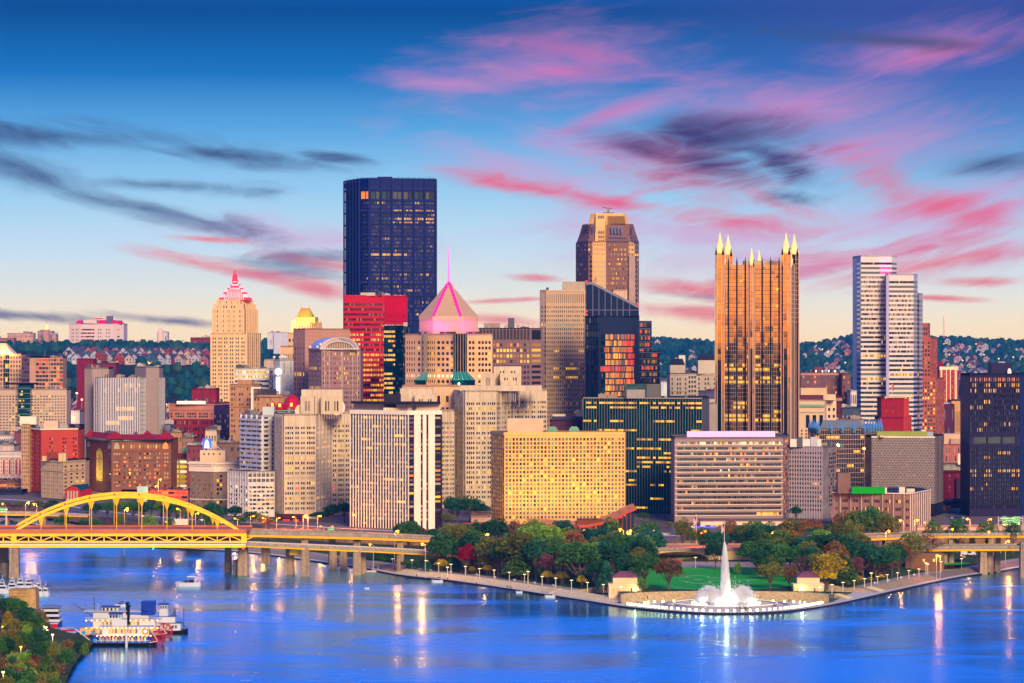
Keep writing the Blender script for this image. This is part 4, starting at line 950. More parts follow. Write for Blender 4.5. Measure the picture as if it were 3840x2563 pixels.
# roof screen
q = [(2196,1062),(2200,1057),(2225,1060),(2395,1148)];mb = MB();yb = 2341
pr = [(X(2198,yb),Z(1062,yb)),(X(2214,yb),Z(1059,yb)),(X(2228,yb),Z(1064,yb)),(X(2396,yb),Z(1150,yb))]
for (xa,z_a),(xb,z_b) in zip(pr,pr[1:]):
    mb.face([(xa,yb,b.z1-.5),(xb,yb,b.z1-.5),(xb,yb,z_b),(xa,yb,z_a)]);mb.face([(xb,yb+22,b.z1-.5),(xa,yb+22,b.z1-.5),(xa,yb+22,z_a),(xb,yb+22,z_b)])
mb.face([(pr[0][0],yb+22,b.z1-.5),(pr[0][0],yb,b.z1-.5),(pr[0][0],yb,pr[0][1]),(pr[0][0],yb+22,pr[0][1])]);mb.face([(pr[-1][0],yb,b.z1-.5),(pr[-1][0],yb+22,b.z1-.5),(pr[-1][0],yb+22,pr[-1][1]),(pr[-1][0],yb,pr[-1][1])]);mb.build('roof_screen',m_nv,b.root)
mb = MB()
for (xa,z_a),(xb,z_b) in zip(pr,pr[1:]): mb.face([(xa,yb-.9,z_a-1.6),(xb,yb-.9,z_b-1.6),(xb,yb-.9,z_b+.5),(xa,yb-.9,z_a+.5)]).face([(xa,yb-.9,z_a+.5),(xb,yb-.9,z_b+.5),(xb,yb+24,z_b+.5),(xa,yb+24,z_a+.5)])
mb.build('sloped_roof',m_st,b.root);mb = MB()
for p_ in (2223,2246,2269,2292,2314,2337,2361): x = X(p_,yb);mb.box(x-.2,yb-.4,b.z1-.5,x+.2,yb,Z(pl(p_,q),yb)-.5)
mb.box(X(2197,yb),yb-.5,b.z1+4,X(2396,yb),yb-.1,b.z1+4.4);mb.build('ribs',m_st,b.root)
for p_,yy in ((2199,1056),(2393,1142),(2199,1182),(2199,1168)):
    mb = MB();mb.ball(X(p_,yb-2),yb-2,Z(yy,yb-2),.7,8);mb.build('beacon',mat('red_beacon',(200,20,20),.4,emit=(255,30,30),es=4),b.root)
mb = MB();mb.bar((X(2227,2350),2350,Z(1060,2350)),(X(2235,2350),2350,Z(1040,2350)),.4);mb.bar((X(2235,2350),2350,Z(1062,2350)),(X(2235,2350),2350,Z(1040,2350)),.3);mb.build('roof_hoist',m_nv,b.root)
b.done()
for (pa,pb,tp,Ya,nf,lbl) in ((2393,2444,1204,2372,22,'upper dark glass wing stepping down right of the sloped roof tower'),(2397,2474,1318,2364,18,'lower dark glass wing at the right foot of the sloped roof tower')):
    b = Bd('glass_wing',lbl,'office wing',[(pa,Ya),(pb,Ya+2)],tp,m_nv,z0=20,depth=20,group='wings of the sloped roof tower');b.face(0,nf,G(8,.9,.12),(.3,.85),pal='kqdkusq',top=1,bot=2,depth=.3,band=True);b.bands(0,[b.z0+2+(b.z1-b.z0-3)/nf*i for i in range(nf+1)],.5,.3,mat('light_strip_metal',(96,100,120),.4));b.done()
# ---- brown tapering tower with gold middle
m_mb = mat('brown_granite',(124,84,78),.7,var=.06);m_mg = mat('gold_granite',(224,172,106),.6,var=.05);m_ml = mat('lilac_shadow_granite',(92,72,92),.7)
Y0 = 2750;zk,zk2 = Z(905,Y0),Z(838,Y0)
b = Bd('tapered_brown_tower','tall brown stone tower with tapered shoulders and a golden centre bay, topped by a mast','skyscraper',[(2163,2775),(2205,2752),(2222,2750),(2272,2748),(2358,2752),(2380,2758),(2396,2770)],zk,m_mb,z0=25,top_is_z=True,depth=45)
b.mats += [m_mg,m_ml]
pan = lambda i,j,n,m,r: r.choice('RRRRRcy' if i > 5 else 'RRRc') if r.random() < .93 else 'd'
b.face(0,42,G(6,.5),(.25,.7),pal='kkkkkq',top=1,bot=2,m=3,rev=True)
b.face(1,42,G(2,.7),(.25,.7),pf=pan,top=1,bot=2);b.face(2,42,G(7,.4,.06),(.2,.75),pal='cRcR',top=1,bot=2,m=2)
b.face(3,42,G(12,.5,.04),(.25,.7),pf=pan,top=1,bot=2);b.face(4,42,G(4,.5),(.25,.75),pal='dcR',top=1,bot=2,m=2);b.face(5,42,G(2,.8),(.25,.7),pf=pan,top=1,bot=2)
b.done(100)
# tapering head
def flat(pts,z,Yq=Y0): return [(X(a,Yq+d),Yq+d,z) for a,d in pts]
mb = MB();lo = [(2163,25),(2205,2),(2396,20),(2396,50),(2163,55)];
mid = [(2178,28),(2222,6),(2362,8),(2379,22),(2378,48),(2180,52)];mb.loft([flat([(2163,25),(2205,2),(2380,6),(2396,20),(2396,50),(2165,55)],zk),flat([(2172,27),(2210,5),(2364,9),(2387,22),(2386,48),(2175,52)],Z(880,Y0)),flat([(2184,29),(2216,9),(2360,12),(2375,24),(2374,46),(2186,50)],zk2)])
hd = mb.build('tapered_head',[m_mb],b.root)
mb = MB();mb.loft([flat([(2222,-1),(2268,-1),(2272,6),(2220,6)],zk-40),flat([(2234,2),(2268,2),(2274,9),(2226,9)],Z(850,Y0)),flat([(2234,7),(2275,7),(2276,12),(2230,12)],Z(803,Y0))]);mb.build('gold_bay',m_mg,b.root)
mb = MB();mb.loft([flat([(2206,12),(2234,8),(2278,10),(2348,12),(2362,20),(2360,46),(2208,48)],zk2-1),flat([(2214,16),(2235,10),(2275,10),(2335,12),(2347,20),(2345,44),(2216,44)],Z(799,Y0))]);mb.build('gold_cap',m_mg,b.root)
mb = MB();
for i in range(26): x = X(2280+i*2.6,Y0+9);mb.box(x-.12,Y0+8.5,zk2,x+.12,Y0+11.5,Z(808,Y0))
mb.build('cap_ribs',mat('gold_rib',(200,148,84)),b.root)
def slant(pxa,pxb,ya,yb_,da,db,k,nm='window',n=3):
    for i in range(n):
        a,c = pxa+(pxb-pxa)*(i+.2)/n,pxa+(pxb-pxa)*(i+.8)/n;mb = MB();z_a,z_b = Z(ya,Y0),Z(yb_,Y0)
        mb.face([(X(a,Y0),Y0+da,z_a),(X(c,Y0),Y0+da,z_a),(X(c,Y0),Y0+db,z_b),(X(a,Y0),Y0+db,z_b)]);mb.build(nm,PANE[k],b.root)
slant(2290,2338,876,848,4,5,'R',n=4);slant(2217,2226,876,848,2.5,5.5,'R',n=1);slant(2364,2373,880,853,6,9,'R',n=1);slant(2187,2207,874,848,10,14,'k',n=4)
for k,yy in enumerate((808,827,847,866,883,899)): slant(2243,2268,yy+10,yy,.2+ (4 if yy < 850 else 0),.2+(4.5 if yy < 850 else 0),'R',n=3)
for k,yy in enumerate((883,899)): slant(2284,2352,yy+9,yy,3.3,3.6,'R',n=8);slant(2209,2220,yy+9,yy,1.3,1.6,'R',n=3);slant(2367,2390,yy+9,yy,4.2,5.,'R',n=2)
mb = MB();x,y = X(2281,Y0+20),Y0+20.;z = Z(800,Y0);mb.box(x-5,y-4,z-1,x+5,y+4,z+1.4);mb.cyl(x,y,z,Z(782,Y0),1.2,.6);mb.bar((X(2259,y),y,Z(779,y)),(X(2294,y),y,Z(783,y)),.9);mb.build('roof_crane',mat('crane_grey',(120,100,110)),b.root)
b2 = MB();b2.box(X(2221,2745),2744,25,X(2272,2745),2748.5,Z(957,2745));b2.build('gold_bay',m_mg,b.root)
mb = MB()
for i in range(6):
    for k in range(24): x = X(2225+i*8,2744);z = Z(957,2745)-5-4.2*k;mb.box(x,2743.8,z-2.6,x+.9,2744.1,z)
o = mb.build('windows',PANE['c'],b.root);o['kind'] = 'stuff'
b2 = MB();b2.box(X(2358,2752),2749,25,X(2381,2752),2758,Z(960,2750));b2.build('side_bay',mat('grey_granite',(170,140,130)),b.root)
b = Bd('low_cap_block','small pale attic block peeking over the sloped roof in front of the tapered brown tower','office block',[(2300,2700),(2352,2702)],1086,(206,168,140),z0=20);b.face(0,1,G(18,.5),(.1,.7),pal='gk',top=2,bot=60);b.done(20)
# ---- deco tower with lit stepped pyramid
m_gf = mat('cream_stone',(222,184,142),.75,var=.08,streak=.06)
Y0 = 2850
b = Bd('deco_tower','tall cream stone art deco tower with a stepped pyramid roof lit red and white','skyscraper',[(789,2850),(926,2852),(972,2890)],1250,m_gf,z0=26,depth=20)
pal = 'kkkkkddkkkkky'
lowlit = lambda i,j,n,m,r: 'y' if r.random() < (.3 if i < 7 else .05) else r.choice('kkd')
b.face(0,26,GR([2,2,2,2,2,2],.7,.05,.55),(.2,.7),pf=lowlit,top=3,bot=2,rev=True);b.face(1,26,GR([2,2,2],.8,.05,.4),(.1,.85),pal='kgk',top=3,bot=2,m=0)
b.fins(0,[.015,.985]+[.05+.9*k/6 for k in range(1,6)],1.1,.5,m_gf,name='piers');b.fins(1,ends(6),1.,.6,m_gf,name='piers')
b.done(100)
lastz = b.z1
for (pa,pc,pb,tp,n1_,nf_,dY) in ((797,918,966,1160,[2]*5,5,3),(803,915,958,1143,[2]*4,1,5),(813,903,948,1126,[1,1,1,1],1,8)):
    y = Y0+dY;zt = Z(tp,y);mb = MB();pts = [(X(pa,y),y),(X(pc,y),y),(X(pb,y+30),y+30),(X(pb-20,y+45),y+45),(X(pa,y+40),y+40)]
    mb.prism(pts,lastz-.6,zt);t_ = mb.build('setback_tier',m_gf,b.root)
    hgt = (zt-lastz)/nf_
    for i in range(nf_):
        for (f0,f1) in GR(n1_,.7,.05,.55):
            x0,x1 = pts[0][0]+(pts[1][0]-pts[0][0])*f0,pts[0][0]+(pts[1][0]-pts[0][0])*f1;mb = MB();mb.face([(x0,y-.06,lastz+hgt*(i+.25)),(x1,y-.06,lastz+hgt*(i+.25)),(x1,y-.06,lastz+hgt*(i+.75)),(x0,y-.06,lastz+hgt*(i+.75))]);mb.build('window',PANE['k' if (i*3+int(f0*9)) % 7 else 'q'],t_)
    mb = MB()
    for k in range(12): f = k/11;x = pts[0][0]+(pts[1][0]-pts[0][0])*f;mb.box(x-.5,y-.5,lastz,x+.5,y-.07,zt+.8)
    for k in range(9): f = k/8;x,yy = pts[1][0]+(pts[2][0]-pts[1][0])*f,pts[1][1]+(pts[2][1]-pts[1][1])*f;mb.box(x-.1,yy-.5,lastz,x+.5,yy+.3,zt+.8)
    mb.build('pilasters',m_gf,b.root);lastz = zt
m_red = mat('red_lit_step',(210,60,70),.5,emit=(255,20,60),es=.8);m_wht = mat('white_lit_step',(240,190,190),.5,emit=(255,150,170),es=.9)
ys = Y0+24.;cxg = X(883,ys)
steps = [(823,942,1126,1117),(832,932,1117,1104),(839,926,1104,1097),(846,918,1097,1086),(852,912,1086,1081),(858,907,1081,1072),(863,902,1072,1067),(868,897,1067,1060),(870,894,1060,1056)]
for k,(pa,pb,yb_,yt) in enumerate(steps):
    r_ = (X(pb,ys)-X(pa,ys))/2;mb = MB();n = 8;c = .6
    rg = lambda r,z: [(cxg+r*a,ys+r*d,z) for a,d in ((-1,-c),(-c,-1),(c,-1),(1,-c),(1,c),(c,1),(-c,1),(-1,c))]
    mb.loft([rg(r_,Z(yb_,ys)),rg(r_*.97,Z(yt,ys))]);mb.build('pyramid_step',m_red if k % 2 == 0 else m_wht,b.root)
    mb = MB();[mb.box(cxg+r_*(i/10*2-1)*.6-.3,ys-r_-.3,Z(yb_,ys),cxg+r_*(i/10*2-1)*.6+.3,ys-r_+.2,Z(yt,ys)) for i in range(11)];mb.build('fluting',m_wht if k % 2 == 0 else m_red,b.root)
mb = MB();mb.lathe(cxg-.5,ys,[(3.2,Z(1056,ys)),(2.6,Z(1050,ys)),(2.4,Z(1036,ys)),(1.6,Z(1028,ys)),(.6,Z(1026,ys))],10);mb.build('lantern',m_red,b.root)
mb = MB();mb.cyl(cxg-.5,ys,Z(1028,ys),Z(1022,ys),.6);mb.ball(cxg-.5,ys,Z(1020,ys),1.2);mb.build('finial',mat('copper',(200,120,60),.4),b.root)
# ---- helper for plainer blocks: one call each
def block(name,label,cat,pts,top,wall,faces,z0=12,depth=26,clut=3,cap=60,**kw):
    b = Bd(name,label,cat,pts,top,wall,z0=z0,depth=depth,**kw)
    for sg in range(len(pts)-1):
        fc = faces[sg] if sg < len(faces) else None
        if not fc: b.face(sg);continue
        nf,cols,fy,pal = fc[:4];b.face(sg,nf,cols,fy,pal=pal,**(fc[4] if len(fc) > 4 else {}))
    if clut: b.clutter(clut,int(pts[0][0]))
    b.cap = cap;return b
# ---- white banded tower on the right
m_wt = mat('white_cladding',(214,198,198),.5,var=.05);m_wsh = mat('shaded_cladding',(170,160,196),.5,var=.05)  # lilac copy of the white cladding: shade put into its colour
WT = ((3212,3212,3362,958,2620,'tallest section of the white tower with dark window bands and a magenta lit top'),)
b = Bd('white_banded_tower',WT[0][5],'skyscraper',[(3212,2640),(3228,2620),(3300,2622),(3345,2624),(3362,2640)],958,m_wt,z0=20,depth=30,roof=(180,170,175))
b.mats.append(m_wsh)
def pf(i,j,n,m,r):
    q_ = n-1-i
    if q_ in (1,2): return 'n' if not mag else 'm'
    if q_ in (23,24): return 'g'
    if 3 <= q_ < 16: return r.choice('cccRg') if r.random() < .95-.03*q_ else 'd'  # peach panes stand for the sunset reflected in the upper rows
    if q_ in (20,25): return r.choice('yyq')
    return r.choice('ddddbydkdk') if r.random() < .4 else r.choice('ddkd')
nfl = 42;fy = (.22,.74)
for sg,n in ((0,3),(1,22),(2,14),(3,5)):
    mag = sg in (2,);b.face(sg,nfl,G(n,.99,.0),fy,pf=pf if sg else (lambda i,j,n,m,r: 'b'),top=5,bot=2,band=True,depth=.1,m=2 if sg in (0,) else 0)
b.done()
for (pts,tp,lbl) in (([(3330,2608),(3426,2610),(3441,2622)],1028,'middle section'),([(3438,2630),(3447,2624),(3460,2636)],1100,'low section')):
    w_ = Bd('tower_wing','x','x',pts,tp,m_wt,z0=20,depth=26,roof=(180,170,175));w_.mats.append(m_wsh);mag = False
    n2 = round(nfl*(w_.z1-20)/(b.z1-20))
    for sg,n in ((0,24 if tp == 1028 else 3),(1,4)): w_.face(sg,n2,G(n,.99,0),fy,pf=(lambda i,j,n,m,r: 'b') if sg else pf,top=5,bot=2,band=True,depth=.1,m=2 if sg else 0)
    w_.done();rt = w_.root;[rt.pop(k) if k in rt else None for k in ('label','category')]
    rt['label'] = 'white banded tower wing stepping down on the right, '+('taller section beside the magenta top' if tp == 1028 else 'lowest narrow bluish section');rt['category'] = 'tower wing'
mb = MB();x0 = X(3323,2607);mb.box(x0,2606.5,20,X(3334,2607),2609,Z(1032,2607));tag(mb.build('tower_pier',m_wsh),'lilac shaded recess pier between the two tall white banded tower sections','pier')
spot((X(3320,2612),2612,Z(1030,2612)),(X(3320,2624),2624,Z(985,2624)),9000,(1,.1,.8),60,.5)
# ---- reddish stepped tower
m_rb = mat('red_granite',(168,84,68),.7,var=.05)
for (pts,tp,n1,n2,nf,lbl) in (([(3455,2660),(3478,2662),(3488,2670)],1212,3,1,3,'top block'),([(3455,2655),(3489,2657),(3515,2675)],1266,3,5,9,'middle shaft'),([(3455,2648),(3509,2650),(3541,2672)],1418,5,6,20,'wide base')):
    b = Bd('red_stepped_tower','reddish brown stone stepped tower behind the white banded tower, its '+lbl,'office tower',pts,tp,m_rb,z0=18,depth=18,group='stepped sections of the reddish tower')
    b.face(0,nf if tp > 1220 else 2,G(n1,.66),(.2,.82),pal='kqkkdyk' if tp > 1300 else 'kkkkqkd',top=3,bot=2 if tp < 1300 else 2,rev=True,z0=None if tp > 1400 else Z(1418 if tp > 1220 else 1266,2655)-1)
    b.face(1,nf if tp > 1220 else 2,G(n2,.5),(.2,.82),pal='kkcqk',top=3,rev=True,z0=None if tp > 1400 else Z(1418 if tp > 1220 else 1266,2655)-1);b.bands(0,[b.z1-.8],1.6,.6,m_rb,name='cornice');b.done(50)
# ---- brick slab with lit white strips
m_bk = mat('orange_brick',(176,58,50),.85,var=.08);m_ob = mat('maroon_brick',(124,26,52),.85,var=.1)
b = block('striped_brick_tower','red brick apartment tower with pale vertical strips, right of the reddish stepped tower','apartment tower',[(3522,3000),(3593,3004)],1376,m_bk,[(16,GR([1,2,2,1],1.6,.04,.5),(.3,.75),'dcgcd')],z0=24)
b.fins(0,[.09,.13,.38,.58,.84,.9],.8,.4,mat('cream_strip',(240,214,180)));b.bands(0,[b.z1-1.5],3,.5,mat('cream_strip'));b.top(3515,3537,1357,m_ob,4,8);b.done()
# ---- brick blocks between the spired tower and the white tower
b = block('brown_apartment_block','brown brick apartment block with small rooftop lamps behind the ornate cream building','apartment block',[(3002,2540),(3190,2546)],1398,(116,78,84),[(17,GR([3,2,2,2,3],2.2,.04,.7),(.3,.75),'gcnkoqgnn',dict(rev=True,bot=2))],z0=16)
b.top(3053,3084,1377,(110,62,74),5,8)
for k in range(5):
    mb = MB();x = X(3060+k*24,2541);mb.cyl(x,2541,b.z1,b.z1+1.2,.1);mb.ball(x,2541,b.z1+1.4,.45);mb.build('roof_lamp',mat('white_lamp',(255,250,235),.3,emit=(255,240,210),es=5),b.root)
b.bands(0,[b.z1-1.3],1.8,.3,mat('rose_band',(176,120,110)));b.done()
b = block('brown_wing','plain right wing of the brown brick apartment block, beside the blue hill','apartment wing',[(3158,2530),(3190,2532)],1400,(112,74,80),[(17,G(2,.4),(.3,.75),'oqkg')],z0=16,clut=1);b.done()
m_cr = mat('cream_ornate',(216,184,154),.75,var=.08)
b = block('ornate_cream_building','cream stone building with ornate cornice and tall upper windows right of the spired tower','office building',[(2998,2300),(3092,2296),(3100,2316),(3136,2320)],1500,m_cr,[(14,GR([1,2,2,2],.8,.04,.62),(.2,.78),'gkkdkq',dict(rev=True,top=22)),None,(10,G(2,.45),(.25,.7),'kkdk',dict(top=5))],z0=14,clut=2)
b.bands(0,[b.z1-4.5],1.8,1.2,mat('verdigris2',(130,160,140)));b.bands(0,[b.z1-9],1.,.8,m_cr,name='cornice')
for k in range(3):
    mb = MB();f = .26+.27*k;p,q = b.P(f,0,.25),b.P(f+.14,0,.25);mb.face([(p[0],p[1],b.z1-21),(q[0],q[1],b.z1-21),(q[0],q[1],b.z1-11.5),(p[0],p[1],b.z1-11.5)]);mb.build('tall_window',PANE['k'],b.root)
b.top(3003,3100,1456,(214,176,140),7,14);b.top(3000,3088,1482,(96,48,60),4,6,'attic');b.top(3096,3134,1480,m_cr,12,10,'rear_block');b.done()
b = block('dark_red_annex','dark red brick annex with a cornice behind the ornate cream building','annex',[(3134,2340),(3156,2342)],1484,(92,40,52),[(8,G(2,.4),(.3,.7),'kkq')],z0=14,clut=0);b.bands(0,[b.z1-3],2,.8,mat('rose_band'));b.done()
b = block('cream_low_building','small cream building with tall windows left of the foot of the white banded tower','building',[(3190,2500),(3213,2502)],1464,(206,190,190),[(5,G(3,.5),(.2,.8),'kgk')],z0=14,clut=0);b.done()
b = block('dark_roof_building','low dark roofed building between the cream building and the white tower foot','building',[(3158,2400),(3225,2404)],1528,(60,74,100),[(3,G(9,.5),(.3,.7),'gck')],z0=14);b.done()
b = block('pale_low_building','pale flat roofed low block right of the ornate cream building, behind the glass spikes','building',[(3130,2330),(3240,2334)],1572,(150,130,140),[(2,G(14,.5),(.3,.7),'ckg')],z0=14);b.done()
# ---- red deco building with lit piers
m_rr = mat('deco_brick',(156,30,44),.8,var=.1,streak=.1)
b = block('red_deco_block','lower wide stage of the red brick deco building in front of the white tower','office building',[(3296,2200),(3386,2196),(3418,2222)],1565,m_rr,[(3,[(.2,.24),(.44,.48),(.72,.76)],(.2,.75),'kgk',dict(top=4)),(3,G(4,.3),(.2,.8),'kkd')],z0=14,clut=0)
b.fins(1,reg(5),.9,.6,mat('deco_pier',(196,70,50)));b.done()
b = block('red_deco_tower','upper stage of the red brick deco building carrying the flagpole','office building',[(3305,2206),(3388,2202),(3408,2224)],1493,m_rr,[(3,[(.2,.24),(.5,.54),(.8,.84)],(.1,.85),'kqkg',dict(top=6,z0=Z(1568,2200))),(1,G(3,.25),(.2,.8),'k',dict(z0=Z(1568,2200)))],z0=20,clut=0)
b.fins(1,reg(4),.9,.6,mat('deco_pier'));b.top(3318,3400,1488,(200,170,120),3,10,'roof_room');mb = MB();x = X(3345,2206);mb.cyl(x,2206,b.z1,Z(1440,2206),.2,.1);mb.build('flagpole',m_white,b.root)
mb = MB();mb.face([(x,2206,Z(1466,2206)),(x+1.2,2206,Z(1466,2206)),(x+1.4,2206.4,Z(1441,2206)),(x,2206,Z(1441,2206))]);mb.build('flag',mat('flag_red',(190,60,70),.8),b.root);b.done()
# ---- cream building left of spired tower etc
m_lc = mat('light_cream_stone',(204,186,170),.75,var=.08)
b = block('cream_office_building','large cream stone office building with dark roofs, left of the spired glass tower','office building',[(2507,2420),(2512,2405),(2580,2405),(2612,2412),(2688,2406)],1400,m_lc,[None,(20,GR([1,2,1],1.2,.06,.5),(.2,.75),'kkdk',dict(top=3,rev=True)),(20,G(3,.6),(.2,.8),'dkn'),(20,GR([1,2,1],1.2,.05,.5),(.25,.75),'kokkd',dict(top=3,rev=True))],z0=16)
b.bands(1,[b.z1-14,b.z1-1,b.z1-60],.8,.6,m_lc,name='cornice');b.bands(3,[b.z1-14,b.z1-1,b.z1-60],.8,.6,m_lc,name='cornice')
for pa,pb,tp in ((2513,2570,1370),(2618,2686,1352)):
    y = 2408;b.top(pa,pb,tp,m_lc,3,18,'upper_storeys');mb = MB();zt = Z(tp,y);mb.loft([[(X(pa,y),y+2.8,zt),(X(pb,y),y+2.8,zt),(X(pb,y),y+20,zt),(X(pa,y),y+20,zt)],[(X(pa+14,y),y+8,zt+5),(X(pb-8,y),y+8,zt+5),(X(pb-8,y),y+16,zt+5),(X(pa+14,y),y+16,zt+5)]]);mb.build('hipped_roof',mat('slate',(40,44,60)),b.root)
    for k in range(2):
        for j in range(5): xx = X(pa+8+j*(pb-pa-12)/5,y);zz = Z(1395-k*19,y)-1;mb = MB();mb.face([(xx,y+.9,zz),(xx+1.6,y+.9,zz),(xx+1.6,y+.9,zz+2.6),(xx,y+.9,zz+2.6)]);mb.build('window',PANE['k'],b.root)
mb = MB();mb.box(X(2638,2425),2425,b.z1,X(2672,2425),2436,Z(1338,2425));mb.build('penthouse',mat('pale_ph',(220,206,200)),b.root);mb = MB();mb.box(X(2546,2425),2425,b.z1,X(2570,2425),2434,Z(1333,2425));mb.build('water_tank',mat('pale_ph'),b.root);b.done()
b = block('white_corniced_building','small white corniced building tucked against the left side of the spired tower','building',[(2627,2300),(2688,2302)],1466,(226,206,188),[(5,G(5,.5),(.25,.75),'kkgd')],z0=14,clut=2);b.bands(0,[b.z1-1,b.z1-6],.7,.7,m_lc,name='cornice');b.done()
b = block('blank_grey_building','blank grey stone building between the green glass block and the spired tower','building',[(2656,2080),(2688,2082)],1510,(156,138,130),[None],z0=12,clut=1);b.done()
b = block('white_roof_shed','white curved roof building behind the green glass block','building',[(2478,2550),(2520,2552)],1430,(206,210,220),[None],z0=16,clut=2);b.done()
b = block('brown_brick_attic','small plum brick block with white rooftop rooms left of the green glass block','building',[(2066,1990),(2184,1994)],1575,(84,44,66),[(8,G(5,.18),(.4,.7),'rkR',dict(bot=20))],z0=12,clut=0);b.top(2072,2182,1562,(60,60,90),3,10);b.top(2072,2120,1554,(214,180,160),4,8,'roof_room');b.top(2162,2182,1538,(214,190,170),3.6,6,'lift_house');b.done()
# ---- right hand misc low buildings between lattice block and purple tower
b = block('pink_warehouse','pink stone building with curved pale roof above the orange lamps, right of the lattice block','building',[(3538,2420),(3640,2424)],1666,(176,104,96),[(3,GR([2,2,2],1.,.05,.4),(.2,.8),'kqkg')],z0=12,clut=0);b.top(3540,3638,1628,mat('curved_pale',(210,170,140)),6,20,'upper_hall');b.top(3565,3600,1646,(180,140,130),3,5,'roof_unit');b.done()
b = block('concrete_hall','blank stained concrete hall with a small white billboard, left of the dark plum tower','building',[(3538,2240),(3640,2244)],1740,m_conc,[None],z0=11,clut=0)
mb = MB();y = 2238;mb.box(X(3592,y),y,b.z1-.5,X(3630,y),y+.5,Z(1702,y));mb.build('billboard',mat('board_white',(240,210,190),.6),b.root);b.done()
b = block('maroon_brick_block','maroon brick block with a lower step, left of the dark plum tower','building',[(3540,2120),(3612,2122)],1770,m_ob,[(5,[(.25,.34),(.68,.74)],(.3,.75),'kqg')],z0=10,clut=0);b.top(3586,3640,1795,mat('plum_brick',(70,40,66)),-2,14,'side_block',base=10);b.done()
b = block('low_brick_garage','long low maroon brick building with a grey roof behind the parked cars','building',[(3540,2010),(3640,2012)],1885,(112,38,52),[(1,GR([1,2],3,.1,.4),(.3,.7),'gkc')],z0=9.6,clut=4,depth=18);b.done()
b = block('low_brick_garage','pale small shop block left of the low maroon brick building','building',[(3535,1960),(3566,1962)],1912,(196,150,130),[(1,G(2,.4),(.2,.8),'gk')],z0=9.6,clut=1,depth=8);b.done()
b = block('brick_church','small dark brick church block below the red and cream striped tower','church',[(3536,2900),(3580,2902)],1516,(84,34,66),[(2,G(3,.3),(.2,.8),'kg')],z0=20,clut=1);b.done()
b = block('colonnaded_pavilion','low lit colonnaded pavilion below the striped brick tower','pavilion',[(3568,2980),(3640,2984)],1500,(206,150,90),[(1,G(16,.5),(.1,.7),'q')],z0=24,clut=0);b.bands(0,[b.z1],1.2,1.5,mat('dark_slab_roof',(60,60,80)));b.done()
b = block('roadside_wall_building','long pale parapet wall with a dark red base along the expressway, right side','wall',[(3440,1735),(3640,1740),(3840,1750)],1972,(196,160,140),[None,None],z0=9,clut=0,depth=3);b.bands(0,[b.z0+1.2],2.4,.2,m_ob,name='base');b.done()
# ---- centre left: stone round arch tower pair
m_tp = mat('tan_panel',(204,148,122),.7,var=.04)
b = Bd('tan_slab_tower','tan granite slab tower with a wide blank side, behind the barrel roofed tower','office tower',[(1100,2450),(1144,2440),(1312,2490)],1232,m_tp,z0=16,depth=10)
m_tf = mat('mauve_granite',(150,112,112),.7,var=.05);b.mats.append(m_tf)
def pf(i,j,n,m,r): q_ = n-1-i;return 'y' if q_ == 5 or (q_ == 12 and r.random() < .7) else r.choice('ndnrk')
b.face(0,24,[(.08,.2),(.3,.38),(.44,.52),(.58,.66),(.8,.92)],(.1,.8),pf=pf,top=14,bot=2,m=2,rev=True);b.face(1)
b.bands(1,[b.z1-3-3.2*k for k in range(16)],.12,.08,mat('joint',(160,110,92)),name='panel_joints');b.fins(1,reg(14),.1,.06,mat('joint'),name='panel_joints')
mb = MB();cx_,cy_ = (b.p[0][0]+b.p[1][0])/2,(b.p[0][1]+b.p[1][1])/2
rs = [b.P(.5+.36*cos(a),b.z1-12+6.5*sin(a),.3) for a in [pi*k/10 for k in range(11)]];ri_ = [b.P(.5+.28*cos(a),b.z1-12+5.3*sin(a),.3) for a in [pi*k/10 for k in range(11)]]
for k in range(10): mb.face([rs[k],ri_[k],ri_[k+1],rs[k+1]])
mb.build('arch_moulding',mat('rose_band'),b.root);b.done(80)
Y0 = 2350;b = Bd('barrel_roof_tower','mauve stone tower crowned by a glazed barrel vault roof with a white lattice arch','office tower',[(1157,2372),(1205,2350),(1352,2356)],1308,m_tf,z0=16,depth=40)
def pf(i,j,n,m,r): q_ = n-1-i;return ('n' if r.random() < .8 else 'y') if q_ < 3 else ('y' if (q_ == 3 and r.random() < .35) or r.random() < .1 or (i < 6 and r.random() < .25) else r.choice('drdkn'))
b.face(0,25,G(6,.45,.04),(.2,.8),pf=lambda i,j,n,m,r: 'y' if n-1-i in (3,7) and r.random() < .8 else r.choice('rndR'),top=2,bot=2,rev=True)
b.face(1,25,GR([2,3,3,2,3,3,2],.7,.03,.5),(.22,.72),pf=pf,top=2,bot=2,rev=True)
b.fins(1,[.08,.2,.5,.53,.8,.92],.5,.4,mat('pale_rib',(190,160,160)));b.bands(1,[b.z1-.7,b.z1-30],1.2,.6,m_tf,name='cornice');b.bands(0,[b.z1-.7],1.2,.6,m_tf,name='cornice')
x0,x1 = X(1200,Y0),X(1346,Y0);c_,R = (x0+x1)/2,(x1-x0)/2;zb_ = b.z1-.3;Hh = Z(1266,Y0)-zb_
ar = [(c_-R*cos(a),zb_+Hh*sin(a)) for a in [pi*k/24 for k in range(25)]];ai = [(c_-(R-4.2)*cos(a),zb_+(Hh-3.2)*sin(a)) for a in [pi*k/24 for k in range(25)]]
mb = MB()
for (xa,z_a),(xb,z_b) in zip(ar,ar[1:]): mb.face([(xa,Y0-.4,z_a),(xb,Y0-.4,z_b),(xb-9,Y0+24,z_b),(xa-9,Y0+24,z_a)])
mb.build('barrel_roof',mat('pale_metal_roof',(190,186,204),.4,metal=.3,var=.04),b.root)
mb = MB();mb.face([(x,Y0+1.5,z) for x,z in ai][::-1]);mb.build('arch_glass',PANE['q'],b.root)
mb = MB()
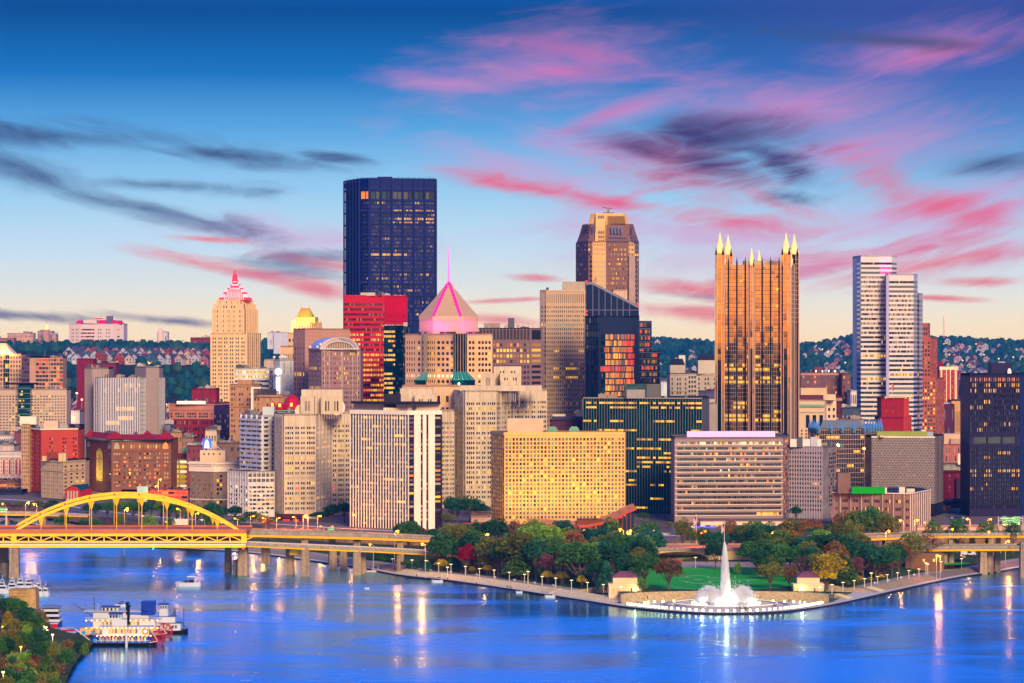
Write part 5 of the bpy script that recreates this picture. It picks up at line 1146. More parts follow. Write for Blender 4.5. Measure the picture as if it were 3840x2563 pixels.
for k in range(24):
    for P_,Q_ in ((ar[k],ar[k+1]),(ai[k],ai[k+1]),(ar[k],ai[k+1]),(ai[k],ar[k+1])): mb.bar((P_[0],Y0-.8,P_[1]),(Q_[0],Y0-.8,Q_[1]),.32)
for k in range(1,12): x = x0+4+(x1-x0-8)*k/12;mb.bar((x,Y0+.9,zb_),(x,Y0+.9,zb_+max(.5,(Hh-3.2)*sqrt(max(0,1-((x-c_)/(R-4.2))**2)))),.3)
mb.bar((x0,Y0-.8,zb_),(x1,Y0-.8,zb_),.6);mb.build('lattice_arch',mat('white_truss',(226,216,220),.5),b.root)
for k,p_ in enumerate((1163,1190,1202,1347)): mb = MB();mb.ball(X(p_,Y0-1),Y0-1,b.z1+1.2+(2 if k > 1 else 0),1.1);mb.build('globe',mat('pale_globe',(230,220,220)),b.root)
b.done(100)
# ---- chateau roofed tower with lit green roof
m_ks = mat('lime_stone',(214,176,138),.75,var=.08)
Y0 = 2800;b = block('chateau_tower','limestone deco tower crown with a steep green roof, above the tan slab tower','skyscraper',[(1096,2802),(1160,2800),(1200,2820)],1210,mat('lit_limestone',(230,160,90),.7),[(3,G(6,.4),(.2,.75),'kqkq',dict(top=3,z0=Z(1250,Y0))),(2,G(5,.35),(.1,.8),'kkg',dict(z0=Z(1250,Y0)))],z0=24,clut=0)
b.fins(0,ends(6),.9,.7,m_ks,z1=b.z1+1.5,name='pinnacles');b.fins(1,ends(5),.9,.7,m_ks,z1=b.z1+1.5,name='pinnacles');
y = Y0+6.;tp_ = MB();tp_.prism([(X(1108,y),y),(X(1182,y),y),(X(1188,y),y+20),(X(1106,y),y+22)],b.z1-1,Z(1190,y));tp_.build('upper_stage',mat('lit_limestone'),b.root)
mb = MB();zt,zr = Z(1190,y),Z(1157,y);mb.loft([[(X(1112,y),y+1,zt),(X(1172,y),y+1,zt),(X(1176,y),y+18,zt),(X(1112,y),y+18,zt)],[(X(1128,y),y+7,zr),(X(1158,y),y+7,zr),(X(1159,y),y+10,zr),(X(1128,y),y+10,zr)]]);rf = mb.build('steep_roof',mat('copper_green',(150,180,60),.6),b.root)
mb = MB()
for k in range(8): f = k/7;mb.bar((X(1114+56*f,y),y+.8,zt),(X(1129+28*f,y),y+6.8,zr+.3),.5)
mb.bar((X(1127,y),y+7,zr),(X(1127,y),y+7,zr+2.5),.4);mb.bar((X(1158,y),y+7,zr),(X(1158,y),y+7,zr+2.5),.4);mb.build('roof_ribs',mat('roof_rib',(210,130,60)),rf)
for k,(p_,yy) in enumerate(((1104,1206),(1116,1212),(1140,1206),(1160,1204),(1176,1200),(1100,1228))): lamp_light((X(p_,Y0-2.5),Y0-2.5,Z(yy,Y0)),4200,(1,.62,.15),.4)
b.done()
b = block('chateau_tower_shaft','limestone lower shaft and shoulder under the steep green roofed tower','skyscraper',[(1079,2796),(1108,2794)],1248,m_ks,[(7,G(2,.5),(.2,.7),'qkqk',dict(bot=60,top=4))],z0=24,clut=0,depth=12);b.done()
b = block('chateau_tower_wing','lower limestone wing with arched windows left of the green roofed tower','building',[(1052,2790),(1104,2790)],1298,m_ks,[(3,G(6,.45),(.1,.8),'kqk',dict(bot=50,top=5))],z0=24,clut=0);b.fins(0,ends(6),.8,.5,m_ks,z1=b.z1+1.2,name='pinnacles');b.done()
b = block('hill_hospital_wing','long white hospital block on the wooded hill beyond the towers, right of the deco tower','building',[(1003,5200),(1080,5210)],1247,(200,196,214),[(1,G(3,.1),(.1,.5),'n')],z0=108,clut=2);b.top(1026,1080,1250,(190,188,210),-3,8,'front_wing',base=100);b.done()
# ---- white office and blank studio with lit emblem
b = Bd('white_banded_office','low white office building with lit ribbon windows right of the deco tower','office building',[(880,2600),(1010,2602),(1026,2612)],1381,(216,206,200),z0=18,depth=24)
b.face(0,19,G(24,.96),(.3,.75),pf=lambda i,j,n,m,r: r.choice('yywc') if n-1-i in (0,1) else r.choice('dkbd'),top=1.5,bot=2,band=True,depth=.3);b.face(1,19,G(3,.9),(.3,.75),pal='bqd',top=1.5,bot=2);b.clutter(3,2);b.done()
b = block('beige_lift_tower','blank beige block behind the white studio tower with a lit emblem','building',[(990,2645),(1026,2647)],1347,(186,160,144),[None],z0=18,clut=0);b.done()
b = block('white_studio_tower','blank white concrete tower bearing a glowing hexagon on a tall glowing stem','office tower',[(1024,2560),(1050,2550),(1102,2552)],1349,(206,200,198),[None,(1,[(.28,.30),(.33,.35),(.75,.77),(.8,.82)],(.3,.95),'k',dict(bot=70))],z0=18,clut=0)
m_sign = mat('glowing_sign',(255,250,240),.4,emit=(255,246,235),es=1.6);y = 2548
mb = MB();mb.loft([[(X(1043,y)+3.0*cos(a),yy,Z(1395,y)+3.2*sin(a)) for a in [pi/6+pi/3*k for k in range(6)]] for yy in (y,y-.5)]);mb.box(X(1035,y),y-.5,Z(1478,y),X(1050,y),y,Z(1414,y));mb.build('glowing_emblem',m_sign,b.root)
for p_,r_ in ((1028,1.2),(1050,1.1),(1058,1.8),(1070,1.4)): mb = MB();mb.ball(X(p_,2554),2554,b.z1+1.4+r_*.4,r_,10);mb.cyl(X(p_,2554),2554,b.z1-.6,b.z1+1,.3);mb.build('dish',mat('dish_222'),b.root)
b.done()
# ---- old brown stone buildings in the centre left
m_ob2 = mat('ochre_brick',(176,128,96),.85,var=.12,streak=.1)
b = block('old_ochre_building','old ochre brick building with paired windows in front of the deco tower, taller left part','office building',[(861,2250),(946,2248),(972,2262)],1442,m_ob2,[(18,GR([2,2,2],1.2,.05,.55),(.25,.75),'kgqkdc',dict(rev=True)),(18,G(4,.4),(.25,.75),'kcgq')],z0=12,clut=2);b.bands(0,[b.z1-1.2,b.z1-16],1.,.9,m_ob2,name='cornice');b.bands(1,[b.z1-1.2],1.,.9,m_ob2,name='cornice');b.top(890,945,1426,m_ob2,3,9);b.done()
b = block('old_ochre_annex','lower ochre brick building with a wide cornice in front of the white studio tower','office building',[(946,2240),(1060,2238),(1090,2250)],1481,m_ob2,[(16,GR([2,2,1],2.,.05,.5),(.25,.75),'kgkqc',dict(rev=True)),None],z0=12,clut=1);b.bands(0,[b.z1-1],1.2,1.4,m_ob2,name='cornice');b.top(977,1035,1460,(60,56,66),5,6);b.done()
mb = MB();y = 2225;mb.box(X(941,y),y,12,X(950,y),y+3,Z(1458,y));mb.box(X(941,y),y,Z(1458,y),X(979,y),y+3,Z(1452,y));tag(mb.build('white_shaft',mat('white_shaft_',(232,214,204))),'tall narrow white lift shaft standing between the two ochre brick buildings','shaft')
b = block('domed_market','dark brick building with three crimson domes, half hidden behind the steel clad tower','building',[(1022,2150),(1112,2150)],1536,(110,70,66),[(3,G(9,.5),(.2,.8),'cgk',dict(rev=True))],z0=12,clut=0);b.bands(0,[b.z1-.8],.8,.8,mat('verdigris'),name='cornice')
m_dm = mat('crimson_dome',(176,20,48),.4,var=.06);m_gold = mat('dome_lantern',(255,200,90),.4,emit=(255,150,50),es=1.2)
for (p_,yb_,yt,r_) in ((1095,1530,1480,6.2),(1050,1532,1508,3.0),(1022,1530,1506,2.4)):
    y = 2156.;z0_,z1_ = Z(yb_,y),Z(yt,y);mb = MB();mb.lathe(X(p_,y),y,[(r_,z0_-2),(r_,z0_),(r_*.93,z0_+(z1_-z0_)*.35),(r_*.7,z0_+(z1_-z0_)*.7),(r_*.35,z0_+(z1_-z0_)*.93),(.15,z1_)],14);dm = mb.build('dome',m_dm,b.root)
    mb = MB();mb.box(X(p_,y)-.9,y-r_-.5,z0_+1,X(p_,y)+.9,y-r_+.6,z0_+3.5);mb.build('dome_window',m_gold,dm)
b.done()
# ---- maroon and ornate block with lit roof sign
b = Bd('maroon_ornate_block','maroon brick block with an ornate pink stone top storey and a glowing blurred roof sign','office building',[(635,2350),(802,2346),(860,2375)],1513,(132,34,56),z0=12,depth=30)
m_or = mat('pink_terracotta',(176,112,100),.8,var=.15)
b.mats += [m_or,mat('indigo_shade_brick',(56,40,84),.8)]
b.face(0,2,GR([1,4,4,4,1],.9,.02,.72),(.15,.8),pal='dkgd',top=7,bot=.5,m=2,z0=Z(1570,2350),rev=True);b.face(0,9,GR([1,3,3,3,3,1],.8,.02,.6),(.2,.75),pal='dkkkq',top=.5,bot=2,z1=Z(1570,2350),rev=True)
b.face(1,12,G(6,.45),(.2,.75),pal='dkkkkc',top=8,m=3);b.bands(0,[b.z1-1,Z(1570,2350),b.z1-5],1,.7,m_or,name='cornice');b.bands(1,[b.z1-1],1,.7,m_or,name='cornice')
mb = MB();y = 2344;mb.box(X(663,y),y,Z(1516,y),X(770,y),y+.6,Z(1505,y));mb.build('roof_sign',mat('cream_sign',(255,236,200),.4,emit=(255,220,160),es=1.2),b.root);b.clutter(4,9);b.done()
b = block('dark_red_cube','plain dark red block behind the maroon ornate block, left of the deco tower','building',[(720,2600),(812,2604)],1457,(136,28,54),[(3,[(.12,.17),(.4,.45),(.62,.67)],(.3,.8),'k',dict(bot=20))],z0=16,clut=2);b.done()
# ---- big slab with two concrete service towers
m_sv = mat('service_concrete',(160,138,132),.85,var=.08,streak=.1)
b = block('concrete_service_tower','blank grey concrete service tower at the left end of the white striped glass slab','tower',[(317,2330),(345,2325),(408,2330)],1379,m_sv,[None,(11,[(.78,.83),(.9,.95)],(.4,.7),'kcg',dict(top=3))],z0=12,clut=2);b.done()
b = Bd('striped_glass_slab','white and black vertically striped office slab between two blank concrete towers','office tower',[(350,2304),(372,2300),(525,2301),(548,2320)],1417,mat('slab_dark',(30,30,52),.4),z0=12,depth=22)
m_ws = mat('white_stripe',(224,214,222),.5,var=.03)
def pf(i,j,n,m,r): q_ = n-1-i;return 'y' if (q_ == 6 and .4 < j/m < .85) or (q_ == 8 and .45 < j/m < .8) or (q_ == 9 and .15 < j/m < .5) or (q_ in (1,2) and r.random() < .15) else 'd'
for sg,n in ((0,3),(1,24),(2,5)):
    b.face(sg,22,G(n,.9,.0),(.08,.92),pf=pf if sg == 1 else (lambda *a: 'd'),top=.6,bot=2,band=True,depth=.1);b.fins(sg,reg(n),.6 if sg < 2 else .4,.3,m_ws,name='stripes')
    b.bands(sg,[b.z0+2+(b.z1-b.z0-2.6)/22*i for i in range(23)],.25,.12,mat('thin_transom',(70,80,120)))
b.clutter(5,21,2.5);b.done()
b = block('concrete_service_tower','taller blank concrete service tower at the right end of the white striped glass slab','tower',[(506,2335),(548,2318),(597,2326)],1375,m_sv,[None,None],z0=12,clut=3)
b.fins(0,[.98],.2,.1,m_sv);b.done()
b = Bd('striped_glass_wing','narrow blue striped glass end wing right of the concrete service tower','office wing',[(596,2324),(617,2330)],1417,mat('slab_dark'),z0=12,depth=12);b.face(0,22,G(5,.85),(.08,.92),pal='dbdb',band=True);b.fins(0,ends(5),.3,.3,m_ws);b.done()
b = block('ribbed_cabinet','small grey ribbed utility building on a grass mound left of the concrete service tower','building',[(266,2700),(299,2702)],1540,(150,150,170),[None],z0=22,clut=0);b.fins(0,reg(5),1.,.6,mat('cab_rib',(180,178,190)));b.done()
b = block('dark_plaza_deck','dark indigo low deck building behind the brown corner hotel','building',[(250,2400),(330,2402)],1594,(50,44,80),[None],z0=11,clut=0);b.done()
# ---- far left group
m_hp = mat('checker_beige',(196,166,146),.8,var=.06)
for (pts,lbl,n) in (([(-30,2500),(70,2496)],'left wing',8),([(112,2496),(250,2500)],'right wing',12)):
    b = Bd('checkered_hotel_wing','beige checker patterned hotel, '+lbl+' beside the green glass middle section','hotel',pts,1459,m_hp,z0=14,depth=24,group='wings of the checkered hotel')
    def pf(i,j,n,m,r): return ('g' if (i+j) % 2 else 'n') if (lbl[0] == 'l' and j < 5) or (lbl[0] == 'r' and j > 7) else r.choice('tbyebtg')
    b.face(0,25,G(n,.55,.03),(.3,.75),pf=pf,top=5,bot=2);b.clutter(3,n);b.done()
b = Bd('green_glass_core','green glass middle section of the checkered hotel with its wider glass top','hotel section',[(68,2488),(114,2488)],1440,PANE['t'],z0=14,depth=20);b.face(0,25,G(8,.9),(.2,.75),pf=lambda i,j,n,m,r: r.choice('yy' if j < 4 else 'bt') if i > 10 and r.random() < .4 else 'b',top=5,band=True);b.bands(0,[b.z0+4+4.2*i for i in range(16)],.4,.3,mat('green_spandrel',(90,150,140)));b.top(27,135,1436,PANE['b'],2,14,'glass_top');b.done()
b = Bd('balcony_tower','tan tower block with dark stacked balconies in three bays, behind the checkered hotel','apartment tower',[(80,2750),(111,2748),(134,2748),(181,2748),(189,2748),(235,2750)],1338,(186,142,120),z0=18,depth=24)
b.mats.append(mat('purple_bay',(110,72,100)))
b.face(0,23,G(3,.9),(.15,.85),pal='kknk',m=2,rev=True);b.face(1);b.face(2,23,G(4,.9,.0),(.2,.8),pal='kskkok',rev=True,depth=.8);b.face(3,23,G(1,.5),(.2,.8),pal='kq');b.face(4,23,G(4,.9,0),(.2,.8),pal='kskkok',rev=True,depth=.8);b.clutter(2,6);b.done()
b = block('glow_roof_tower','pale tower at the far left edge with a tent roof glowing orange','office tower',[(-30,2800),(12,2798),(36,2798),(80,2800)],1326,(196,156,130),[(21,G(3,.5),(.2,.75),'kqk'),(21,G(3,.95),(.05,.95),'tybdd',dict(band=True)),(21,G(4,.45),(.2,.75),'kdkb')],z0=18,clut=0)
y = 2810.;mb = MB();mb.loft([[(X(-40,y),y-10,b.z1),(X(50,y),y-10,b.z1),(X(50,y),y+20,b.z1),(X(-40,y),y+20,b.z1)],[(X(-30,y),y,Z(1288,y)),(X(20,y),y,Z(1288,y)),(X(20,y),y+8,Z(1288,y)),(X(-30,y),y+8,Z(1288,y))]]);mb.build('tent_roof',mat('tent_roof_',(230,190,150),.6),b.root)
for p_ in (2,18,34,47): lamp_light((X(p_,2797),2797,b.z1+1.2),9000,(1,.45,.12),.4)
b.done()
b = block('maroon_school','maroon brick stepped building on the slope below the row houses','building',[(288,3050),(350,3052)],1345,(120,26,56),[(3,[(.82,.86),(.9,.94)],(.2,.8),'y',dict(bot=12))],z0=24,clut=1);b.done()
b = block('maroon_school_wing','maroon building with ribbon windows, lower right wing on the slope below the row houses','building',[(350,3020),(434,3022)],1362,(120,42,66),[(4,G(10,.9),(.35,.7),'gckqn',dict(band=True,bot=4))],z0=24,clut=2);b.done()
b = Bd('ochre_lantern_tower','narrow beige balcony tower with a white lit rooftop drum left of the red brick flats','apartment tower',[(80,2215),(104,2212),(112,2214)],1590,(206,160,116),z0=10,depth=22)
b.face(0,15,G(3,.55),(.2,.8),pal='kqkgk',rev=True,depth=.5);b.face(1,15,G(1,.4),(.2,.8),pal='k');b.top(82,132,1574,mat('lit_drum',(255,236,200),.5,emit=(255,225,170),es=.45),3,8,'rooftop_drum');b.top(74,136,1563,(236,214,190),2.5,9,'crown_rim');b.done()
m_fb = mat('flat_brick',(180,66,48),.85,var=.08)
b = Bd('red_brick_flats','orange red brick apartment block with balconies on its left end and a white roof trim','apartment block',[(103,2230),(155,2202),(293,2212)],1608,m_fb,z0=10,depth=30)
b.face(0,14,[(.12,.3),(.42,.58),(.76,.88)],(.15,.8),pal='dgnbk',rev=True,depth=.6,top=3);b.face(1,12,[(.22,.26),(.275,.315),(.58,.62),(.635,.675),(.86,.9),(.915,.955)],(.3,.72),pal='kdcqdkd',top=6,bot=6,rev=True)
b.bands(0,[b.z0+4+4.2*i for i in range(14)],.5,1.2,mat('balcony_slab',(196,150,140)),.08,.35,name='balconies');b.bands(0,[b.z1-.5],1,.7,m_white,name='coping');b.bands(1,[b.z1-.5],1,.7,mat('coping_cream',(236,200,176)),name='coping');b.top(165,217,1580,(226,180,156),5,9);b.clutter(5,31,3);b.done()
b = Bd('white_red_building','white arcaded building with crimson panels at the left edge behind parked cars','building',[(-30,2330),(80,2326)],1695,(222,190,178),z0=14,depth=20);b.mats.append(mat('crimson_panel',(170,24,50)))
b.face(0,5,GR([2,2,2,2,2],.8,.02,.35),(.3,.65),pal='kdgk',top=4,bot=2,m=0,z1=b.z1);b.bands(0,[b.z1-1,b.z1-4],.8,.8,m_white,name='cornice')
for f in (.18,.38,.58,.8,.93): 
    p,q = b.P(f,0,.1),b.P(f+.05,0,.1);mb = MB();mb.face([(p[0],p[1],b.z0+4),(q[0],q[1],b.z0+4),(q[0],q[1],b.z1-6),(p[0],p[1],b.z1-6)]);mb.build('crimson_panel',mat('crimson_panel'),b.root)
b.done()
b = block('white_factory','off white factory block with rows of small windows behind the white and crimson building','building',[(-30,2420),(56,2422)],1632,(206,190,190),[(5,G(12,.45),(.2,.7),'kkgd')],z0=14,clut=5);b.done()
b = block('red_brick_strip','plain brick end building between the white factory and the beige balcony tower','building',[(54,2400),(82,2402)],1618,(120,70,84),[None],z0=14,clut=1);b.done()
b = block('white_gabled_attic','cluster of pale penthouse rooms stacked above the white and crimson building','building',[(2,2360),(52,2362)],1668,(200,176,170),[(1,G(6,.4),(.3,.8),'kgk')],z0=14,clut=4);b.done()
b = block('street_deck','pink concrete parking deck at the left edge in front of the white and crimson building','parking deck',[(-30,2230),(84,2232)],1808,(196,130,110),[(2,G(4,.9),(.3,.8),'kokq',dict(rev=True,bot=2))],z0=9,clut=0);b.done()
b = block('blue_warehouse','low dark blue and red warehouse at the left edge behind the riverside trees','building',[(-30,2180),(82,2182)],1840,(40,40,80),[None],z0=9,clut=0);b.done()
m_bg2 = mat('buff_stone',(206,172,132),.8,var=.1,streak=.12)
b = Bd('buff_corner_building','buff stone corner building with a skeletal rooftop sign frame left of the arched hotel','office building',[(154,2135),(238,2110),(320,2140)],1730,m_bg2,z0=10,depth=20,back=[(X(320,2140),2160),(X(154,2135)+2,2160)])
b.face(0,8,GR([2,2,2,2,2],.5,.03,.6),(.25,.7),pal='dkgkc',top=2.5,bot=2,rev=True);b.face(1,8,GR([1,1,1,1],.9,.04,.8),(.25,.7),pal='kkdyd',top=2.5,bot=2,rev=True);b.bands(0,[b.z1-.5,b.z1-7,b.z1-32],.7,.6,m_bg2,name='cornice');b.bands(1,[b.z1-.5,b.z1-7],.7,.6,m_bg2,name='cornice')
b.top(219,247,1701,m_bg2,2,8);b.top(158,176,1712,m_bg2,14,6);mb = MB();y = 2122.
for k in range(5): mb.bar((X(177+k*10,y),y,b.z1-.6),(X(177+k*10,y),y,Z(1695,y)),.3)
for k in range(4): mb.bar((X(177,y),y,b.z1+1+k*1.5),(X(217,y),y,b.z1+1+k*1.5),.25);mb.bar((X(177+k*10,y),y,b.z1),(X(187+k*10,y),y,Z(1696,y)),.2);mb.bar((X(187+k*10,y),y,b.z1),(X(177+k*10,y),y,Z(1696,y)),.2)
mb.build('sign_frame',mat('dark_frame',(84,44,48)),b.root);b.done()
Y0 = 2085;o = empty('market_hall',(X(282,Y0),Y0,9.6),'small crimson gabled hall with a dark blue green roof below the buff corner building','hall')
mb = MB();x0,xm,x1 = X(245,Y0),X(272,Y0),X(300,Y0);zt,zr = Z(1838,Y0),Z(1822,Y0);mb.prism([(x0,Y0),(x1,Y0),(x1+6,Y0+18),(x0,Y0+18)],9.6,zt);mb.face([(x0,Y0-.02,zt),(x1,Y0-.02,zt),(xm,Y0-.02,zr)]);mb.build('wall',mat('crimson_wall',(176,34,48)),o)
mb = MB();mb.face([(x0-.8,Y0-.6,zt),(xm,Y0-.6,zr+.5),(xm+8,Y0+19,zr+.5),(x0,Y0+19,zt)]).face([(x1+.8,Y0-.6,zt-.3),(xm,Y0-.6,zr+.5),(xm+8,Y0+19,zr+.5),(X(322,Y0),Y0+19,zt-.3)]);mb.build('roof',mat('teal_roof',(24,70,80)),o)
text('MARKET',2.2,m_white,o,(xm,Y0-.3,zt-7))
for k in range(4): mb = MB();x = X(252+k*11,Y0-.05);mb.face([(x,Y0-.06,11),(x+1.2,Y0-.06,11),(x+1.2,Y0-.06,17),(x,Y0-.06,17)]);mb.build('window',PANE['c'],o)
# ---- brown arched hotel with crimson roofs
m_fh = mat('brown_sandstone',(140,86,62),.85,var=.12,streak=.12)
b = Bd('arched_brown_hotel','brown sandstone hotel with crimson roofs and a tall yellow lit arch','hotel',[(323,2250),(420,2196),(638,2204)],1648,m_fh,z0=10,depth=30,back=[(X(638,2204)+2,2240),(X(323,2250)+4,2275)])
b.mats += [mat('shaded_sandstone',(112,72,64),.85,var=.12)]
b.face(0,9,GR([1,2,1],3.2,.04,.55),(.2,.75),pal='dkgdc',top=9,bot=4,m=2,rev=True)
b.face(1,9,GR([3,3,3,3,3,2],.9,.02,.66),(.2,.75),pal='gccgdcoguR',top=9,bot=4,rev=True,depth=.4)
b.fins(1,[.0,.155,.84,1.],1.,.6,m_fh,name='pilasters');b.bands(1,[b.z1-8.6,b.z1-15,b.z0+9],.6,.5,m_fh,name='string_course');b.bands(0,[b.z1-8.6,b.z1-15,b.z0+9],.6,.5,m_fh,name='string_course')
m_vg = mat('verdigris');b.bands(1,[b.z1-.7],1.3,1.4,m_vg,name='eaves');b.bands(0,[b.z1-.7],1.3,1.4,m_vg,name='eaves')
for k in range(14): 
    f = .19+.62*k/13;mb = MB();mb.face([b.P(f+.012*cos(a),b.z1-5.2+(1.4*sin(a) if sin(a) > 0 else 1.8*sin(a)),.12,1) for a in [2*pi*q/10 for q in range(10)]]);mb.build('arched_window',PANE['q' if k % 3 else 'y'],b.root)
for f,sg,wd in ((.08,1,.05),(.92,1,.05),(.1,0,.06),(.9,0,.06)): mb = MB();mb.face([b.P(f+wd*cos(a),b.z1-7+4.6*sin(a),.12,sg) for a in [pi*q/10 for q in range(11)]]);mb.build('arched_window',PANE['o' if sg and f > .5 else 'c'],b.root)
# tall lit arch
mb = MB();fa,fb = .42,.66;zt = Z(1705,2225);A = [b.P(fa,b.z0+8,.4,0),b.P(fb,b.z0+8,.4,0)]+[b.P((fa+fb)/2+(fb-fa)/2*cos(a),zt+(4.5*sin(a)),.4,0) for a in [pi*q/12 for q in range(13)]]
mb.face(A);ar_ = mb.build('tall_arch',mat('arch_lit_stone',(220,200,70),.7),b.root)
mb = MB()
for k in range(8): z = b.z0+10+k*(zt-b.z0-10)/8;mb.face([b.P(fa+.08,z,.55,0),b.P(fb-.06,z,.55,0),b.P(fb-.06,z+2.2,.55,0),b.P(fa+.08,z+2.2,.55,0)])
mb.build('window',PANE['c'],ar_)
m_rf = mat('crimson_tiles',(150,30,46),.7,var=.1)
def hip(x0,y0,x1,y1,z,h,ov=1.4,rg=.35,name='hipped_roof',d=(0,0)):
    mb = MB();cx_,cy_ = (x0+x1)/2,(y0+y1)/2;a,c = (x1-x0)/2,(y1-y0)/2;q0 = [(x0-ov,y0-ov,z),(x1+ov,y0-ov,z),(x1+ov,y1+ov,z),(x0-ov,y1+ov,z)]
    mb.loft([q0,[(cx_-a*rg,cy_-.2,z+h),(cx_+a*rg,cy_-.2,z+h),(cx_+a*rg,cy_+.2,z+h),(cx_-a*rg,cy_+.2,z+h)]]);return mb.build(name,m_rf,b.root)
hip(X(420,2196),2197,X(638,2204),2218,b.z1-.2,3.4,rg=.9)
for pa,pc,yy in ((322,352,2242),(398,458,2194),(592,642,2198),(530,566,2215)): hip(X(pa,yy),yy,X(pc,yy),yy+14,b.z1+.2,5.4,rg=.1)
mb = MB();mb.loft([[(X(323,2250),2250,b.z1),(X(420,2196),2195,b.z1),(X(440,2210),2212,b.z1),(X(340,2262),2262,b.z1)],[(X(345,2250),2250,b.z1+4),(X(425,2200),2203,b.z1+4),(X(426,2200),2204,b.z1+4),(X(346,2250),2251,b.z1+4)]]);mb.build('hipped_roof',m_rf,b.root)
b.clutter(5,55,5);b.done(100)
lamp_light((b.P(.53,0,9,0)[0],b.P(.53,0,9,0)[1],b.z0+12),5200,(1,.85,.1),1.)
# ---- garage and teal box
b = Bd('lit_garage','open multistorey car park lit bright yellow, beside the brown arched hotel','car park',[(638,2235),(704,2230)],1722,(150,140,90),z0=10,depth=24);b.face(0,6,[(.02,.48),(.52,.98)],(.4,.95),pal='yyw',top=1,bot=1,rev=True,depth=1.2);b.top(640,700,1702,(110,40,56),16,8,'rear_block');b.done()
b = block('teal_box','teal metal clad stair box behind the yellow lit car park','stair tower',[(688,2260),(727,2262)],1682,(16,110,130),[None],z0=11,clut=0);b.fins(0,ends(9),.2,.2,mat('teal_rib',(30,130,150)));b.bands(0,[b.z1-.8],1.6,.6,mat('teal_rib'),name='cap');b.done()
for (pa,pb,tp,Yq,c,lbl) in ((640,682,1620,2290,(176,128,96),'stained tan chimney block between the brown hotel and the maroon ornate block'),(682,726,1640,2296,(150,112,96),'low dusty tan rooftop block right of the stained tan chimney block'),(770,812,1612,2240,(206,180,160),'pale blank stair tower rising behind the blue billboard'),(812,906,1660,2200,(120,90,84),'dark brick rooftop building with pipes behind the white corniced building'),(700,772,1670,2226,(130,60,70),'low maroon roofed building left of the blue billboard'),(617,640,1590,2310,(110,106,130),'grey louvred roof block between the striped slab and the maroon ornate block')):
    b = block('infill_building',lbl,'building',[(pa,Yq),(pb,Yq+2)],tp,c,[(3,G(4,.4),(.3,.7),'kgk',dict(bot=14))],z0=10,clut=4);b.done()
# ---- classical building with white cornice and billboard
m_cb = mat('grey_brown_brick',(142,110,94),.85,var=.1,streak=.1)
b = Bd('corniced_brick_building','grey brown brick building with a heavy white toothed cornice, under the blue billboard','office building',[(713,1996),(800,1985),(907,1994)],1738,m_cb,z0=10,depth=26)
b.face(0,7,GR([2,2,2,2],1.,.06,.5),(.2,.72),pal='ekdeg',top=7,bot=3,rev=True);b.face(1,7,[(.12,.2),(.23,.31),(.55,.63),(.66,.74)],(.2,.75),pal='edyke',top=7,bot=3,rev=True)
m_wc = mat('white_cornice',(236,212,190),.6,var=.05)
for sg in (0,1): b.bands(sg,[b.z1-3],5.2,.8,m_wc,-.02 if sg == 0 else 0,1.0,name='cornice');b.bands(sg,[b.z1-.3],1.,2.,m_wc,-.04 if sg == 0 else 0,1.02,name='cornice');b.fins(sg,reg(26),.35,1.5,m_wc,z0=b.z1-2,z1=b.z1+.9,name='dentils');b.bands(sg,[b.z0+6,b.z0+28],.6,.4,m_wc,name='string_course')
b.top(750,845,1690,(222,184,150),7,10);y = 1991.
for k in range(4): mb = MB();x = X(762+k*18 if k < 3 else 821,y);mb.face([(x,y+.9,Z(1707,y)),(x+.9,y+.9,Z(1707,y)),(x+.9,y+.9,Z(1700,y)),(x,y+.9,Z(1700,y))]);mb.build('window',PANE['k'],b.root)
b.clutter(3,8,3);b.done()
y = 1998.;o = empty('billboard',(X(776,y),y,Z(1690,y)-.6),'glowing blue billboard with a blurred white figure on the roof of the corniced brick building','billboard')
mb = MB();mb.box(X(760,y),y,Z(1682,y),X(793,y),y+.5,Z(1646,y));mb.build('screen',mat('blue_screen',(60,100,230),.5,emit=(50,100,255),es=.85),o)
mb = MB();zc_ = Z(1666,y);xc_ = X(776,y);mb.face([(xc_-1.6,y-.1,Z(1681,y)),(xc_+1.6,y-.1,Z(1681,y)),(xc_+1.2,y-.1,zc_+1),(xc_+.3,y-.1,Z(1650,y)),(xc_-.4,y-.1,Z(1650,y)),(xc_-1.3,y-.1,zc_+1)]);mb.build('white_figure',mat('white_glow',(250,250,255),.5,emit=(240,240,255),es=.9),o)
mb = MB();mb.bar((X(765,y),y+.6,Z(1691,y)),(X(765,y),y+.6,Z(1660,y)),.3);mb.bar((X(790,y),y+.6,Z(1691,y)),(X(790,y),y+.6,Z(1660,y)),.3);mb.bar((X(794,y),y+1,Z(1660,y)),(X(830,y),y+3,Z(1690,y)),.3);mb.build('frame',m_white,o)
# ---- white balcony tower and its garage
m_wb = mat('white_balcony',(206,200,206),.6,var=.05)
b = Bd('balcony_apartment_tower','white apartment tower with ribbon balconies standing on a lit parking garage','apartment tower',[(906,1945),(986,1918),(1028,1925)],1558,m_wb,z0=10,depth=20)
z_g = Z(1770,1918)
b.face(0,12,G(20,.9,.01),(.32,.95),pal='ckegqcnkbyc',top=.5,bot=.5,z0=z_g,depth=.9,rev=False,band=True);b.face(0,z1=z_g);b.face(1,12,[(.1,.5),(.82,.95)],(.35,.85),pal='kknq',top=.5,bot=.5,z0=z_g,rev=True);b.face(1,z1=z_g)
hh = (b.z1-z_g-1)/12;b.bands(0,[z_g+.5+hh*(i+.12) for i in range(12)],1.5,1.5,m_wb,name='balconies');b.bands(1,[z_g+.5+hh*(i+.1) for i in range(12)],.8,.5,m_wb,name='bands')
b.fins(0,ends(4),.3,1.,m_wb,z0=z_g,name='dividers');b.top(985,1028,1527,(190,196,200),6,9);b.clutter(3,71);b.done()
